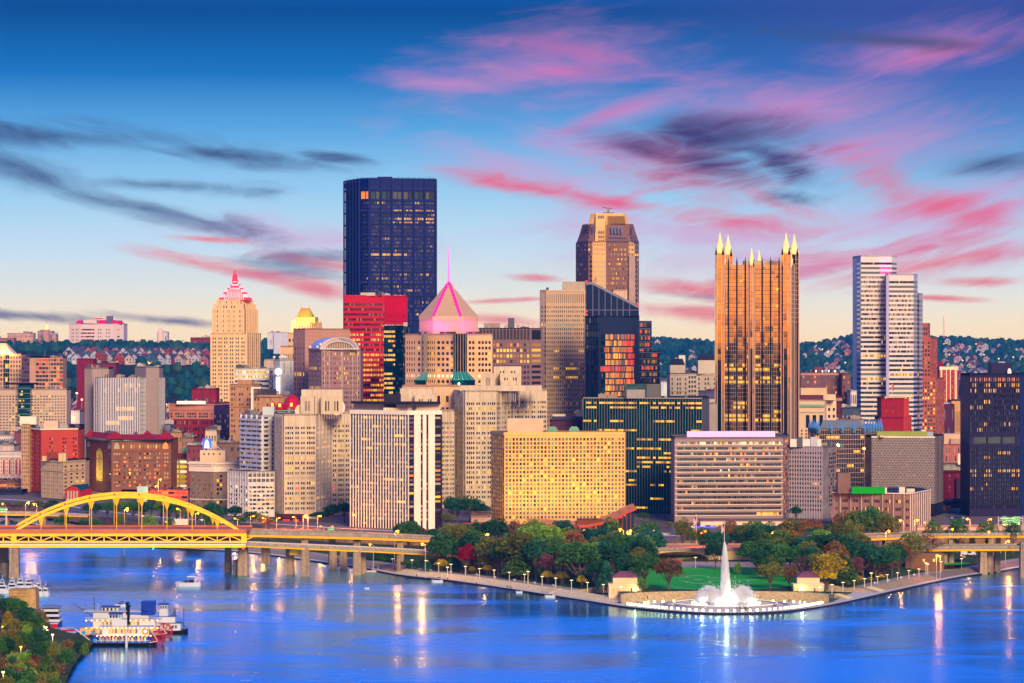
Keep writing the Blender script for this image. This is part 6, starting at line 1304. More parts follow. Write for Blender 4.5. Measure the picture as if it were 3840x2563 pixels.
b = Bd('parking_garage','white multistorey garage with bright open decks at the foot of the white balcony tower','car park',[(855,1912),(930,1893),(1028,1896)],1769,(216,200,196),z0=10,depth=24)
zz = Z(1820,1893)
for sg,n in ((0,4),(1,3)):
    b.face(sg,2,G(n*5,.9,.01),(.25,.9),pal='kkudd',top=1,bot=1,z0=zz,rev=True);b.face(sg,7,G(n,.9,.0),(.42,.96),pal='wwyw',top=.6,bot=1,z1=zz,rev=True,depth=1.5)
    r_ = random.Random(sg+5)
    for i in range(7):
        z = b.z0+1+(zz-b.z0-1.6)/7*(i+.42)
        for k in range(n*4):
            if r_.random() < .45:
                p = b.P((k+.5+r_.uniform(-.2,.2))/(n*4),0,-1.2,sg);mb = MB();h = r_.uniform(1.1,1.5);mb.box(p[0]-1.3,p[1],z,p[0]+1.3,p[1]+.6,z+h*.6);mb.box(p[0]-.8,p[1],z+h*.6,p[0]+.8,p[1]+.6,z+h);mb.build('parked_car_end',mat(r_.choice(['car_black','car_grey','car_red'])) if False else PANE[r_.choice('kkdkn')],b.root)
b.fins(0,ends(8),.5,.3,m_wb,name='columns');b.fins(1,ends(6),.5,.3,m_wb,name='columns');b.done()
# ground floor of the steel tower with red neon
b = block('neon_shop','low plum brick street front with two red neon panels beside the garage','shop front',[(1030,1866),(1140,1862)],1945,(90,50,60),[(1,G(14,.3),(.1,.8),'ks')],z0=9.6,clut=0,depth=10);y = 1861.
for pa,pc in ((1062,1086),(1100,1121)): mb = MB();mb.box(X(pa,y),y-.5,Z(1958,y),X(pc,y),y-.1,Z(1949,y));mb.build('neon_panel',mat('red_neon',(255,30,40),.4,emit=(255,10,30),es=1.5),b.root)
b.done()
b = block('ramp_deck','orange lit two level open deck with parked cars right of the brown arched hotel','parking deck',[(555,2095),(705,2090)],1835,(206,120,84),[(2,G(6,.9,.01),(.35,.85),'soks',dict(bot=1,rev=True,depth=1.))],z0=9.6,clut=0,depth=30);b.done()
mb = MB();y = 2088.;mb.box(X(514,y),y,9.6,X(554,y),y+3,Z(1825,y));o = tag(mb.build('glass_stair',mat('frosted_glass',(150,200,200),.3,var=.1)),'pale frosted glass stair block in front of the brown arched hotel','stair tower')
b = block('canopy_frames','grey steel pergola frames in front of the arched hotel base','pergola',[(455,2120),(514,2120)],1838,(100,90,110),[(2,G(9,.7),(.1,.8),'kgs')],z0=9.6,clut=0,depth=8);b.done()
# ---- hospital and church on the left ridge
m_ho = mat('hospital_stone',(216,190,190),.7,var=.05)
b = Bd('hill_hospital','wide white hospital on the wooded ridge with magenta roofs and a dark glass middle','hospital',[(258,5210),(304,5202),(354,5202),(424,5200),(464,5215)],1214,m_ho,z0=96,depth=50,roof=(180,20,90))
for sg,nf,cols,pal in ((0,6,GR([2,2],1.2,.2,.5),'k'),(1,6,G(8,.95,.0),'bbdks'),(2,6,GR([2,2],1.4,.15,.4),'k'),(3,6,G(1,.5,.3),'ybb')): b.face(sg,nf,cols,(.35,.8),pal=pal,top=8,bot=12)
m_mr = mat('magenta_roof',(206,16,100),.5);y = 5206.
for pa,pc,yt in ((282,312,1202),(362,436,1201),(428,458,1202)):
    mb = MB();zt = Z(yt,y);mb.loft([[(X(pa,y),y+1,b.z1-.5),(X(pc,y),y+1,b.z1-.5),(X(pc,y),y+30,b.z1-.5),(X(pa,y),y+30,b.z1-.5)],[(X(pa+8,y),y+6,zt),(X(pc-8,y),y+6,zt),(X(pc-8,y),y+24,zt),(X(pa+8,y),y+24,zt)]]);mb.build('hipped_roof',m_mr,b.root)
b.top(312,362,1200,m_ho,4,20);b.top(399,420,1186,(110,90,130),6,14,'plant_room');mb = MB();mb.box(X(353,y),y+3,Z(1197,y),X(386,y),y+3.5,Z(1193,y));mb.build('roof_sign',mat('red_sign_glow',(255,30,60),.5,emit=(255,20,50),es=1.2),b.root);b.done()
m_ch = mat('rose_stone',(176,130,130),.8,var=.1)
for (pa,pb,tp,Yq,nf,n,c,lbl) in ((27,125,1250,4700,5,12,(196,150,146),'long pink stone college building on the left ridge'),(140,196,1242,4720,3,6,(170,140,150),'mauve stone building with a pitched roof around the lit bell tower'),(-20,52,1268,4600,2,8,(150,100,90),'low brick building with a wavy pale roof at the left edge of the ridge'),(112,150,1278,4500,2,5,(190,150,150),'small pink house with a grey roof below the college building'),(590,628,1245,5000,2,3,(206,190,196),'small pale house block on the ridge right of the hospital'),(714,790,1266,4600,2,12,(120,40,60),'red brick terrace with green roof on the ridge left of the deco tower'),(196,210,1255,4700,2,2,(190,150,140),'tiny tan block right of the bell tower')):
    b = block('ridge_building',lbl,'building',[(pa,Yq),(pb,Yq+4)],tp,c,[(nf,G(n,.4),(.3,.7),'kgkqn',dict(bot=6))],z0=90,clut=2,depth=24);b.done(40)
y = 4690.;o = empty('bell_tower',(X(173,y),y,96),'bell tower with a small glowing cupola rising on the left ridge','tower');mb = MB();mb.box(X(164,y),y,96,X(183,y),y+8,Z(1237,y));mb.build('shaft',m_ch,o)
mb = MB();mb.lathe(X(173,y),y+4,[(2.6,Z(1237,y)),(2.6,Z(1224,y)),(1.8,Z(1221,y)),(.3,Z(1216,y))],8);mb.build('cupola',mat('lit_cupola',(255,220,140),.5,emit=(255,200,110),es=.7),o);mb = MB();mb.cyl(X(173,y),y+4,Z(1216,y),Z(1203,y),.4,.1);mb.build('finial',m_ch,o)
y = 4990.;o = empty('mast_block',(X(600,y),y,112),'small white stepped lookout tower on the ridge right of the hospital','tower');mb = MB();mb.box(X(593,y),y,108,X(610,y),y+8,Z(1238,y));mb.box(X(596,y),y+1,Z(1238,y),X(606,y),y+6,Z(1230,y));mb.build('body',m_ho,o)
# radio mast on the right ridge
y = 6450.;o = empty('radio_mast',(X(3539,y),y,120),'thin lattice radio mast with red lights on the right ridge','mast');mb = MB();x = X(3539,y);zt = Z(1190,y)
for s0 in (-1,1): mb.bar((x+s0*2.4,y,110),(x+s0*.5,y,zt),.5)
for k in range(14): z = 120+(zt-120)*k/14;wv_ = 2.2-1.7*k/14;mb.bar((x-wv_,y,z),(x+wv_,y,z+4),.35)
mb.build('lattice',mat('mast_red',(200,120,110)),o)
for k in range(3): mb = MB();mb.ball(x,y-1,130+(zt-130)*k/2,1.0);mb.build('beacon',mat('red_beacon',(200,20,20),.4,emit=(255,30,30),es=4),o)
y = 3700.;o = empty('floodlight_mast',(X(3617,y),y,24),'tall floodlight mast in front of the blue hillside left of the dark plum tower','mast');mb = MB();x = X(3617,y);mb.cyl(x,y,24,Z(1428,y),.7,.4);[mb.box(x-3,y-.5,Z(1430+k*9,y),x+3,y,Z(1427+k*9,y)) for k in range(3)];mb.build('mast',mat('mast_pale',(190,190,220)),o)
# ================================================================ BRIDGES
m_yel = mat('bridge_yellow',(255,200,40),.5,var=.08,ns=.2,streak=.1);m_yel2 = mat('girder_yellow',(232,172,22),.55,var=.12)
m_orr = mat('deck_rust',(190,108,74),.8,var=.15);m_pier = mat('pier_concrete',(156,132,112),.9,var=.25,ns=.5,streak=.35)
m_rail = mat('pale_rail',(226,206,190),.5,var=.04)
YB = 1540.;o = empty('arch_bridge',(X(480,YB),YB,0),'yellow steel tied arch bridge with two traffic decks crossing the river at the left','bridge')
zB = lambda py: Z(py,YB)
def archz(p): u = (p-478)/438.;return Z(1997,YB)+(Z(1857,YB)-Z(1997,YB))*(1-abs(u)**2.05)
HG = [60+94.4*k for k in range(10)]
ribs = []
for dY,dp in ((0,0),(34,-42)):
    mb = MB();N_ = 18;P_ = []
    for k in range(N_+1):
        p = 40+875*k/N_;P_.append((X(p,YB)+X(CX+dp,YB),archz(p)))
    for k in range(N_):
        (xa,za),(xb,zb) = P_[k],P_[k+1]
        for th,w_,off in ((1.55,1.1,0),):
            mb.loft([[(xa,YB+dY-w_/2,za-th),(xa,YB+dY+w_/2,za-th),(xa,YB+dY+w_/2,za),(xa,YB+dY-w_/2,za)],[(xb,YB+dY-w_/2,zb-th),(xb,YB+dY+w_/2,zb-th),(xb,YB+dY+w_/2,zb),(xb,YB+dY-w_/2,zb)]],cap=(k in (0,N_-1)))
    ribs.append(mb.build('arch_rib',m_yel,o))
    for p in HG[1:-1]:
        x = X(p,YB)+X(CX+dp,YB);mb = MB();z = archz(p)-1.5;y = YB+dY
        mb.box(x-.18,y-.18,zB(1997),x+.18,y+.18,z-3);mb.loft([[(x-.24,y-.31,z-4),(x+.24,y-.31,z-4),(x+.24,y+.31,z-4),(x-.24,y+.31,z-4)],[(x-1.5,y-.31,z),(x+1.5,y-.31,z),(x+1.5,y+.31,z),(x-1.5,y+.31,z)]]);mb.build('hanger',m_yel2,o)
    mb = MB();y = YB+dY;sx = X(CX+dp,YB)
    x0,x1 = X(-300 if dY == 0 else -270,YB)+sx,X(918,YB)+sx
    mb.box(x0,y-.7,zB(2011),x1,y+.7,zB(1999));mb.box(x0,y-.6,zB(2036),x1,y+.6,zB(2029))
    for k,p in enumerate([HG[0]-94.4*3+94.4*q/2 for q in range(25)]):
        x = X(p,YB)+sx
        if x > x1: break
        mb.box(x-.28,y-.4,zB(2030),x+.28,y+.4,zB(2008))
        d = X(CX+47.2,YB);xe = x+d;a,b_ = (zB(2029),zB(2010)) if k % 2 else (zB(2010),zB(2029))
        if k % 2 == 0: mb.bar((x,y,zB(2030)),(xe,y,zB(2010)),.75,.5)
        else: mb.bar((x,y,zB(2010)),(xe,y,zB(2030)),.75,.5)
    for xx in (X(52,YB),X(915,YB)): mb.box(xx+sx-1.3,y-.75,zB(2040),xx+sx+1.3,y+.75,zB(1992))
    mb.build('truss',m_yel,o)
mb = MB();xa,xb = X(30,YB),X(895,YB)
for k in (1,2,4,5,6,7,8,3): p = HG[k];x = X(p,YB);z = archz(p);mb.bar((x,YB,z-1),(x+X(CX-42,YB),YB+34,z-1),.6)
mb.build('cross_brace',m_yel2,o)
x0,x1 = X(-300,YB),X(925,YB)
mb = MB();mb.box(x0,YB-1.5,zB(1999)+.05,x1,YB+33,zB(1991));mb.box(x0,YB-1.6,zB(1991),x1,YB-1.3,zB(1985));mb.box(x0,YB+32.6,zB(1991),x1,YB+32.9,zB(1985));ud = mb.build('upper_deck',m_orr,o)
mb = MB();mb.box(x0,YB-4.2,zB(2043),x1,YB+36,zB(2037));ld = mb.build('lower_deck',m_asph,o)
mb = MB();mb.box(x0,YB-4.4,zB(2052),x1,YB-4.21,zB(2042));mb.box(x0,YB-3,zB(2050),x1,YB-2.4,zB(2043));mb.build('girder',m_yel,ld)
mb = MB();mb.box(x0,YB-4.5,zB(2042),x1,YB-4.3,zB(2038));mb.box(x0,YB-4.5,zB(2033),x1,YB-4.35,zB(2031.5))
for k in range(150): x = x0+(x1-x0)*k/150;mb.box(x,YB-4.45,zB(2038),x+.12,YB-4.35,zB(2032))
mb.build('railing',m_rail,ld)
def pier(o,p0,p1,y,zt,zb=-2,dep=5,name='pier',m=None):
    mb = MB();x0,x1 = X(p0,y),X(p1,y);mb.loft([[(x0-.4,y-.4,zb),(x1+.4,y-.4,zb),(x1+.4,y+dep,zb),(x0-.4,y+dep,zb)],[(x0,y,zt-1.5),(x1,y,zt-1.5),(x1,y+dep,zt-1.5),(x0,y+dep,zt-1.5)],[(x0,y,zt),(x1,y,zt),(x1,y+dep,zt),(x0,y+dep,zt)]])
    for k in range(4): z = zb+(zt-zb)*(k+.6)/4;mb.box(x0-.22,y-.22,z,x1+.22,y+dep,z+.25)
    for k in range(3): x = x0+(x1-x0)*(k+.5)/3;mb.box(x-.35,y-.28,zb+1,x+.35,y,zt-1)
    return mb.build(name,m or m_pier,o)
for a,b_,y in ((36,68,YB-9),(0,26,YB+26),(893,927,YB+8),(843,864,YB+30)): pier(o,a,b_,y,zB(2053))
mb = MB();mb.box(X(864,YB),YB+12,-2,X(896,YB),YB+24,7);mb.box(X(8,YB),YB-2,-2,X(38,YB),YB+20,7);mb.build('pier_web',m_conc2,o)
for p_ in (50,913,575): mb = MB();mb.ball(X(p_,YB-5),YB-5.2,zB(2056),.35);mb.build('navigation_light',mat('nav_red' if p_ != 575 else 'nav_green',(255,60,40) if p_ != 575 else (60,255,80),.4,emit=(255,60,30) if p_ != 575 else (40,255,80),es=6),o)
def viaduct(label,pth,wd=14,zg=1.2,gh=1.8,top=m_orr,pal=None):
    'pth: (px, Y, row of the parapet top, row of the girder bottom)'
    p0 = pth[0];o = empty('viaduct',(X(p0[0],p0[1]),p0[1],0),label,'viaduct');a = [(X(p,y),y,Z(r1,y),Z(r2,y)) for p,y,r1,r2 in pth]
    d,g,r = MB(),MB(),MB()
    for A,B in zip(a,a[1:]):
        ta,tb = A[2]-(A[2]-A[3])*.55,B[2]-(B[2]-B[3])*.55
        d.loft([[(A[0],A[1],ta),(A[0],A[1]+.4,ta),(A[0],A[1]+.4,A[2]),(A[0],A[1],A[2])],[(B[0],B[1],tb),(B[0],B[1]+.4,tb),(B[0],B[1]+.4,B[2]),(B[0],B[1],B[2])]])
        d.loft([[(A[0],A[1]+wd,ta),(A[0],A[1]+wd+.4,ta),(A[0],A[1]+wd+.4,A[2]),(A[0],A[1]+wd,A[2])],[(B[0],B[1]+wd,tb),(B[0],B[1]+wd+.4,tb),(B[0],B[1]+wd+.4,B[2]),(B[0],B[1]+wd,B[2])]])
        r.face([(A[0],A[1]+.4,A[2]-.8),(B[0],B[1]+.4,B[2]-.8),(B[0],B[1]+wd,B[2]-.8),(A[0],A[1]+wd,A[2]-.8)]).face([(A[0],A[1]+.4,ta+.02),(A[0],A[1]+wd,ta+.02),(B[0],B[1]+wd,tb+.02),(B[0],B[1]+.4,tb+.02)])
        g.loft([[(A[0],A[1]+.5,A[3]),(A[0],A[1]+1.,A[3]),(A[0],A[1]+1.,ta),(A[0],A[1]+.5,ta)],[(B[0],B[1]+.5,B[3]),(B[0],B[1]+1.,B[3]),(B[0],B[1]+1.,tb),(B[0],B[1]+.5,tb)]])
        g.loft([[(A[0],A[1]+wd-1,A[3]),(A[0],A[1]+wd-.5,A[3]),(A[0],A[1]+wd-.5,ta),(A[0],A[1]+wd-1,ta)],[(B[0],B[1]+wd-1,B[3]),(B[0],B[1]+wd-.5,B[3]),(B[0],B[1]+wd-.5,tb),(B[0],B[1]+wd-1,tb)]])
    d.build('parapet',m_conc,o);r.build('road_deck',top,o);g.build('girder',m_yel2,o);return o
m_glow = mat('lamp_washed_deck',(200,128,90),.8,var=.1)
v1 = viaduct('upper yellow girder viaduct leading right from the arch bridge towards the park trees',[(918,1572,1991,2014),(1130,1576,1996,2019),(1400,1590,2004,2026),(1640,1612,2016,2036),(1860,1650,2028,2046)],16)
v2 = viaduct('lower yellow girder viaduct with a white railing leading right from the arch bridge',[(925,1540,2037,2052),(1130,1540,2046,2062),(1400,1552,2058,2073),(1640,1575,2071,2086),(1760,1600,2077,2091)],14)
mb = MB();pt = [(925,1540,2037),(1130,1540,2046),(1400,1552,2058),(1640,1575,2071),(1760,1600,2077)]
for A,B in zip(pt,pt[1:]):
    for k in range(20):
        f = k/20;p,y,r_ = [A[i]+(B[i]-A[i])*f for i in range(3)];p2,y2,r2 = [A[i]+(B[i]-A[i])*(f+.05) for i in range(3)]
        mb.bar((X(p,y),y-.1,Z(r_,y)),(X(p,y),y-.1,Z(r_-6,y)),.12);mb.bar((X(p,y),y-.1,Z(r_-6,y)),(X(p2,y2),y2-.1,Z(r2-6,y2)),.18);mb.bar((X(p,y),y-.1,Z(r_-3,y)),(X(p2,y2),y2-.1,Z(r2-3,y2)),.1)
mb.build('railing',m_rail,v2)
for a,b_,y,r_ in ((1071,1100,1556,2056),(1130,1159,1541,2059),(1236,1262,1590,2062),(1275,1300,1588,2066),(1326,1352,1550,2070),(1354,1370,1562,2070),(1489,1500,1563,2076)): pier(v2,a,b_,y,Z(r_,y)+.5)
mb = MB();mb.box(X(1087,1550),1548,Z(2082,1548),X(1131,1550),1556,Z(2062,1548));mb.build('crossbeam',m_yel,v2)
for a,b_,y,r_ in ((1130,1155,1580,2019),(1326,1350,1592,2024),(1490,1512,1602,2030),(980,1010,1600,2016),(1234,1256,1600,2022)): pier(v1,a,b_,y,Z(r_,y)+.3,2)
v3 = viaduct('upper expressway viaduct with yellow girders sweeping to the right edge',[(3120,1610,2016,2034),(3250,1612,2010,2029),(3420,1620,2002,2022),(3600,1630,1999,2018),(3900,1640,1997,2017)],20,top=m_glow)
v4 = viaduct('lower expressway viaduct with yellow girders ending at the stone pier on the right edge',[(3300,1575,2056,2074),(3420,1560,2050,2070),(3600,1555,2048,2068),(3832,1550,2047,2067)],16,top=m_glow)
for a,b_,y,r_ in ((3560,3574,1632,2020),(3706,3724,1636,2019),(3640,3656,1650,2018),(3740,3752,1650,2017)): pier(v3,a,b_,y,Z(r_,y)+.3,4)
for a,b_,y,r_ in ((3677,3701,1555,2068),(3704,3724,1562,2068),(3536,3552,1562,2070),(3560,3576,1566,2070),(3732,3750,1568,2067)): pier(v4,a,b_,y,Z(r_,y)+.3,0)
o = empty('bridge_tower',(X(3850,1530),1530,-1),'tall stone bridge pier cut by the right edge of the picture','bridge pier');pier(o,3829,3880,1530,Z(2034,1530),name='shaft')
v5 = viaduct('short low yellow girder bridge at the far left behind the arch bridge',[(-120,1790,1918,1932),(120,1800,1922,1935),(330,1810,1932,1940)],10)
for a,b_ in ((20,30),(160,170)): pier(v5,a,b_,1800,Z(1934,1800),0,6)
# road overpass with the shallow arch through to the park
YO = 1590.;o = empty('park_overpass',(X(2610,YO),YO,5),'broad road overpass with a shallow lit arch opening behind the park lawn','overpass')
zt,zf = Z(2057,YO),Z(2066,YO);mb = MB();xs0,xs1 = X(1980,YO),X(3150,YO);ax0,ax1 = X(2425,YO),X(2660,YO)
mb.face([(xs0,YO,4.9),(ax0,YO,4.9),(ax0,YO,zf),(xs0,YO,zf)]).face([(ax1,YO,4.9),(xs1,YO,4.9),(xs1,YO,zf),(ax1,YO,zf)])
for k in range(16):
    f0,f1 = k/16,(k+1)/16;h = lambda f: 5+(zf-5.6)*sqrt(max(0,1-(2*f-1)**2));xa,xb = ax0+(ax1-ax0)*f0,ax0+(ax1-ax0)*f1
    mb.face([(xa,YO,h(f0)),(xb,YO,h(f1)),(xb,YO,zf),(xa,YO,zf)]);mb.face([(xa,YO,h(f0)),(xa,YO+34,h(f0)),(xb,YO+34,h(f1)),(xb,YO,h(f1))])
mb.build('arch_wall',mat('cream_concrete',(226,190,130),.8,var=.06),o)
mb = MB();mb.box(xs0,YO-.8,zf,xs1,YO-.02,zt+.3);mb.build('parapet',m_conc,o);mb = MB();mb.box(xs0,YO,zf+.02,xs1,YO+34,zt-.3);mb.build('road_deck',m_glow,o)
mb = MB();mb.box(xs0,YO+34.02,4.9,xs1,YO+34.6,zt+.3);mb.build('rear_parapet',m_conc,o)
for p_ in (2450,2560,2640): lamp_light((X(p_,YO+12),YO+12,7.5),2500,(1,.6,.2))
mb = MB();mb.prism([(X(2480,1572),1572),(X(2545,1566),1566),(X(2560,1572),1572),(X(2500,1586),1586)],5.02,6.2);tag(mb.build('ramp_wall',mat('rust_ramp',(170,84,44))),'curved rust coloured ramp wall in the mouth of the overpass arch','ramp')
# ================================================================ FOUNTAIN
m_basin = mat('basin_stone',(150,150,164),.5,var=.08);m_bw = mat('basin_water',(170,190,214),.15,spec=.8,var=.1)
o = empty('fountain',(FC[0],FC[1],.7),'great round fountain with a tall white central jet at the tip of the park','fountain')
mb = MB()
def ring(mb,r0,r1,z0,z1,n=56,sy=.86):
    for k in range(n):
        a,c = 2*pi*k/n,2*pi*(k+1)/n;q = lambda r,t,z: (FC[0]+r*cos(t),FC[1]+r*sy*sin(t),z)
        mb.face([q(r1,a,z0),q(r1,c,z0),q(r1,c,z1),q(r1,a,z1)]).face([q(r0,a,z1),q(r1,a,z1),q(r1,c,z1),q(r0,c,z1)]).face([q(r0,c,z0),q(r0,a,z0),q(r0,a,z1),q(r0,c,z1)])
ring(mb,26.4,28,.6,1.2);ring(mb,22,23,.6,1.7);mb.build('basin_rim',m_basin,o)
mb = MB();ring(mb,22.8,23.06,1.7,1.85);mb.build('lit_rim',mat('lit_rim_',(255,235,200),.4,emit=(255,225,170),es=.8),o)
mb = MB();mb.face([(FC[0]+22.4*cos(2*pi*k/48),FC[1]+19.2*sin(2*pi*k/48),1.45) for k in range(48)]);mb.face([(FC[0]+26.6*cos(2*pi*k/48),FC[1]+22.8*sin(2*pi*k/48),.95) for k in range(48)]);mb.build('pool',m_bw,o)
m_jet = bpy.data.materials.new('spray_water');m_jet.use_nodes = True;t = NT(m_jet.node_tree)
df = t.n('ShaderNodeBsdfDiffuse',{0: (.9,.9,.92,1)});tl = t.n('ShaderNodeBsdfTranslucent',{0: (.9,.9,.92,1)});mx = t.n('ShaderNodeMixShader',{0: .5,1: df.outputs[0],2: tl.outputs[0]});t.t.links.new(mx.outputs[0],t.n('ShaderNodeOutputMaterial').inputs[0])
rj = random.Random(3)
def drops(fn,n,s0,s1):
    mb = MB()
    for _ in range(n):
        x,y,z = fn();s = rj.uniform(s0,s1);h = s*rj.uniform(1,2.2)
        b_ = len(mb.v);mb.v += [(x-s,y,z),(x+s*.6,y-s,z),(x+s*.5,y+s*.8,z),(x,y,z+h*1.6)];mb.f += [(b_,b_+1,b_+3),(b_+1,b_+2,b_+3),(b_+2,b_,b_+3),(b_,b_+2,b_+1)];mb.m += [0]*4
    return mb
Hj = Z(2035,FC[1])-2
def jet():
    f = rj.random()**1.1;wd = 2.1*(1-f**2.4)+.2;a = rj.uniform(0,2*pi);r = wd*sqrt(rj.random())**.8
    return (FC[0]+r*cos(a)-f*.6,FC[1]+r*sin(a),2+Hj*f)
j_ = drops(jet,9000,.10,.24).build('main_jet',m_jet,o);j_['kind'] = 'stuff'
mb = MB();mb.lathe(FC[0]-.2,FC[1],[(1.5,1.8),(1.5,2+Hj*.25),(1.35,2+Hj*.5),(.95,2+Hj*.75),(.6,2+Hj*.92),(.1,2+Hj*.99)],10);mb.build('jet_core',m_jet,o)
for s0 in (-1,1):
    def side(s0=s0):
        f = rj.random();g = rj.gauss(0,1);x = s0*(3.5+9.5*f);hh_ = (7.2*sin(pi*min(1,.12+f*.86))**.8)*rj.random()**.9
        return (FC[0]+x+rj.gauss(0,.9),FC[1]+rj.gauss(0,2.4),1.9+hh_)
    q = drops(side,3000,.10,.24).build('side_spray',m_jet,o);q['kind'] = 'stuff'
q = drops(lambda: (FC[0]+rj.gauss(0,4.2),FC[1]+rj.gauss(0,3),1.8+abs(rj.gauss(0,3.))),3400,.1,.26).build('base_foam',m_jet,o);q['kind'] = 'stuff'
for k in range(14): a = 2*pi*k/14;mb = MB();mb.cyl(FC[0]+15*cos(a),FC[1]+12*sin(a),1.44,2.1,.35,.3,8);mb.build('pool_light',mat('white_lamp'),o)
for (dx_,dy_,e_) in ((0,-5,7000),(-4,-3,2500),(4,-3,2500),(-11,-3,2500),(11,-3,2500),(0,4,4000)): lamp_light((FC[0]+dx_,FC[1]+dy_,3.),e_,(1,.86,.66),.6)
spot((FC[0],FC[1]-7,2.2),(FC[0],FC[1],18),30000,(1,.95,.95),50,.6)
# glowing bench strips round the plaza edge
def strip_light(x,y,ang,L=2.2,lab='low glowing light bar set in the fountain plaza paving',g='light bars in an arc along the plaza edge'):
    pass
O4 = offs(SL,6.);cnt = 0;last = None;m_bar = mat('glow_bar',(255,250,200),.4,emit=(250,240,140),es=7)
bm_ = MB();bm_.box(-.5,-.16,0,.5,.16,.85);bar_proto = bm_.build('light_bar',m_bar,origin=(0,0,0));tag(bar_proto,'','light bar','light bars along the plaza edge');first = True
acc = 0.;pv = None;spots_ = []
for q in O4:
    u = CX+q[0]/q[1]*F
    if 2335 < u < 3090 and q[1] < 1375:
        if pv: acc += hypot(q[0]-pv[0],q[1]-pv[1])
        sp = 3.1 if 2480 < u < 2960 else 1.9
        if acc > sp: spots_.append(q);acc = 0
        pv = q
fine = [];
OO = resample([p for p in O4 if 2330 < CX+p[0]/p[1]*F < 3095 and p[1] < 1378],.35);pv = None;acc = 0;spots_ = []
for q in OO:
    u = CX+q[0]/q[1]*F
    if pv: acc += hypot(q[0]-pv[0],q[1]-pv[1])
    if acc > (3.3 if 2500 < u < 2950 else 2.0): spots_.append(q);acc = 0
    pv = q
ORD = ['first']+[str(n)+('th' if 10 <= n % 100 <= 20 else {1: 'st',2: 'nd',3: 'rd'}.get(n % 10,'th')) for n in range(2,200)]
def place(proto,loc,rz=0,sc=None,label=None,group=None,cat=None):
    c = proto if 'used' not in proto else dup_tree(proto)
    if 'used' in c: del c['used']
    proto_first = c is proto
    c.location = loc;c.rotation_euler = (0,0,rz)
    if sc: c.scale = sc
    if label: c['label'] = label
    if group: c['group'] = group
    if cat: c['category'] = cat
    if proto_first: proto['used'] = 1
    return c
def dup_tree(o,parent=None):
    c = o.copy();COL.objects.link(c);c.parent = parent
    for k in list(o.children): dup_tree(k,c)
    return c
for k,q in enumerate(spots_): place(bar_proto,(q[0],q[1],ZP),.5 if q[0] < FC[0]+12 else -.5,label='low glowing light bar on the front plaza edge, '+ORD[k]+' from the left')
for k in range(16):
    a = pi*(k+.7)/16.4;q = (FC[0]-36*cos(a),FC[1]+6+12*sin(a));place(bar_proto,(q[0],q[1],ZP),.7,label='low glowing light bar behind the fountain basin, '+ORD[k]+' from the left',group='light bars behind the basin')
# ================================================================ PAVILIONS
m_pv = mat('pavilion_stone',(222,190,148),.8,var=.08);m_mv = mat('mauve_roof',(132,78,104),.5,var=.08)
for (pa,pb,Y_,lbl) in ((2283,2406,1388,'cream stone pavilion with a mauve hipped roof left of the fountain'),(2976,3089,1388,'cream stone pavilion with a mauve hipped roof right of the fountain')):
    x0,x1 = X(pa,Y_),X(pb,Y_);o = empty('pavilion',(x0,Y_,2.5),lbl,'pavilion','two park pavilions');o.location.z += 1.4;mb = MB();w_ = x1-x0;mb.box(x0,Y_,-.5,x1,Y_+10,6.6);mb.box(x0-.2,Y_-.2,6.3,x1+.2,Y_+10.2,7.0);mb.box(x0+w_*.13,Y_+1,7.0,x1-w_*.13,Y_+9,9.8);mb.build('wall',m_pv,o)
    a,c = x0+w_*.1,x1-w_*.1;mb = MB();mb.loft([[(a,Y_+.4,9.8),(c,Y_+.4,9.8),(c,Y_+9.6,9.8),(a,Y_+9.6,9.8)],[(a+3.6,Y_+4,12.3),(c-3.6,Y_+4,12.3),(c-3.6,Y_+6,12.3),(a+3.6,Y_+6,12.3)]]);r_ = mb.build('roof',m_mv,o)
    mb = MB();[mb.bar((a+(c-a)*k/12,Y_+.3,9.85),(a+3.6+(c-a-7.2)*k/12,Y_+3.9,12.35),.12) for k in range(13)];mb.build('seam',mat('mauve_seam',(100,56,84)),r_)
    for f,wd,k in ((.3 if pa > 2900 else .72,1.0,'w'),(.12,.6,'y'),(.68,.5,'k')): mb = MB();mb.face([(x0+w_*f,Y_-.23,2.7),(x0+w_*f+wd,Y_-.23,2.7),(x0+w_*f+wd,Y_-.23,5.),(x0+w_*f,Y_-.23,5.)]);mb.build('door',PANE[k],o)
    mb = MB();mb.ball(x0+w_*(.28 if pa > 2900 else .8),Y_-.5,5.2,.22);mb.build('wall_lamp',mat('warm_lamp',(255,230,150),.4,emit=(255,215,110),es=9),o);lamp_light((x0+w_*(.28 if pa > 2900 else .8),Y_-1.2,6.2),500,(1,.8,.35),.2)
# ================================================================ TREES
m_leaf = bpy.data.materials.new('foliage');m_leaf.use_nodes = True;t = NT(m_leaf.node_tree)
oi = t.n('ShaderNodeObjectInfo');tc = t.n('ShaderNodeTexCoord').outputs['Object'];rnd_ = t.n('ShaderNodeNewGeometry').outputs['Random Per Island']
nz = t.n('ShaderNodeTexNoise',{'Vector': tc,'Scale': .45,'Detail': 4.}).outputs[0]
f = t.m('MULTIPLY',t.mr(nz,.3,.7,.6,1.45,'LINEAR'),t.mr(rnd_,0.,1.,.72,1.28,'LINEAR'));g = t.n('ShaderNodeCombineColor',{0: f,1: f,2: t.m('MULTIPLY',f,.92)}).outputs[0]
cc = t.mix(1.,oi.outputs['Color'],g,'MULTIPLY')
df = t.n('ShaderNodeBsdfDiffuse',{0: cc});tl = t.n('ShaderNodeBsdfTranslucent',{0: cc});mx = t.n('ShaderNodeMixShader',{0: .3,1: df.outputs[0],2: tl.outputs[0]});t.t.links.new(mx.outputs[0],t.n('ShaderNodeOutputMaterial').inputs[0])
m_bark = mat('bark',(92,74,66),.95,var=.2)
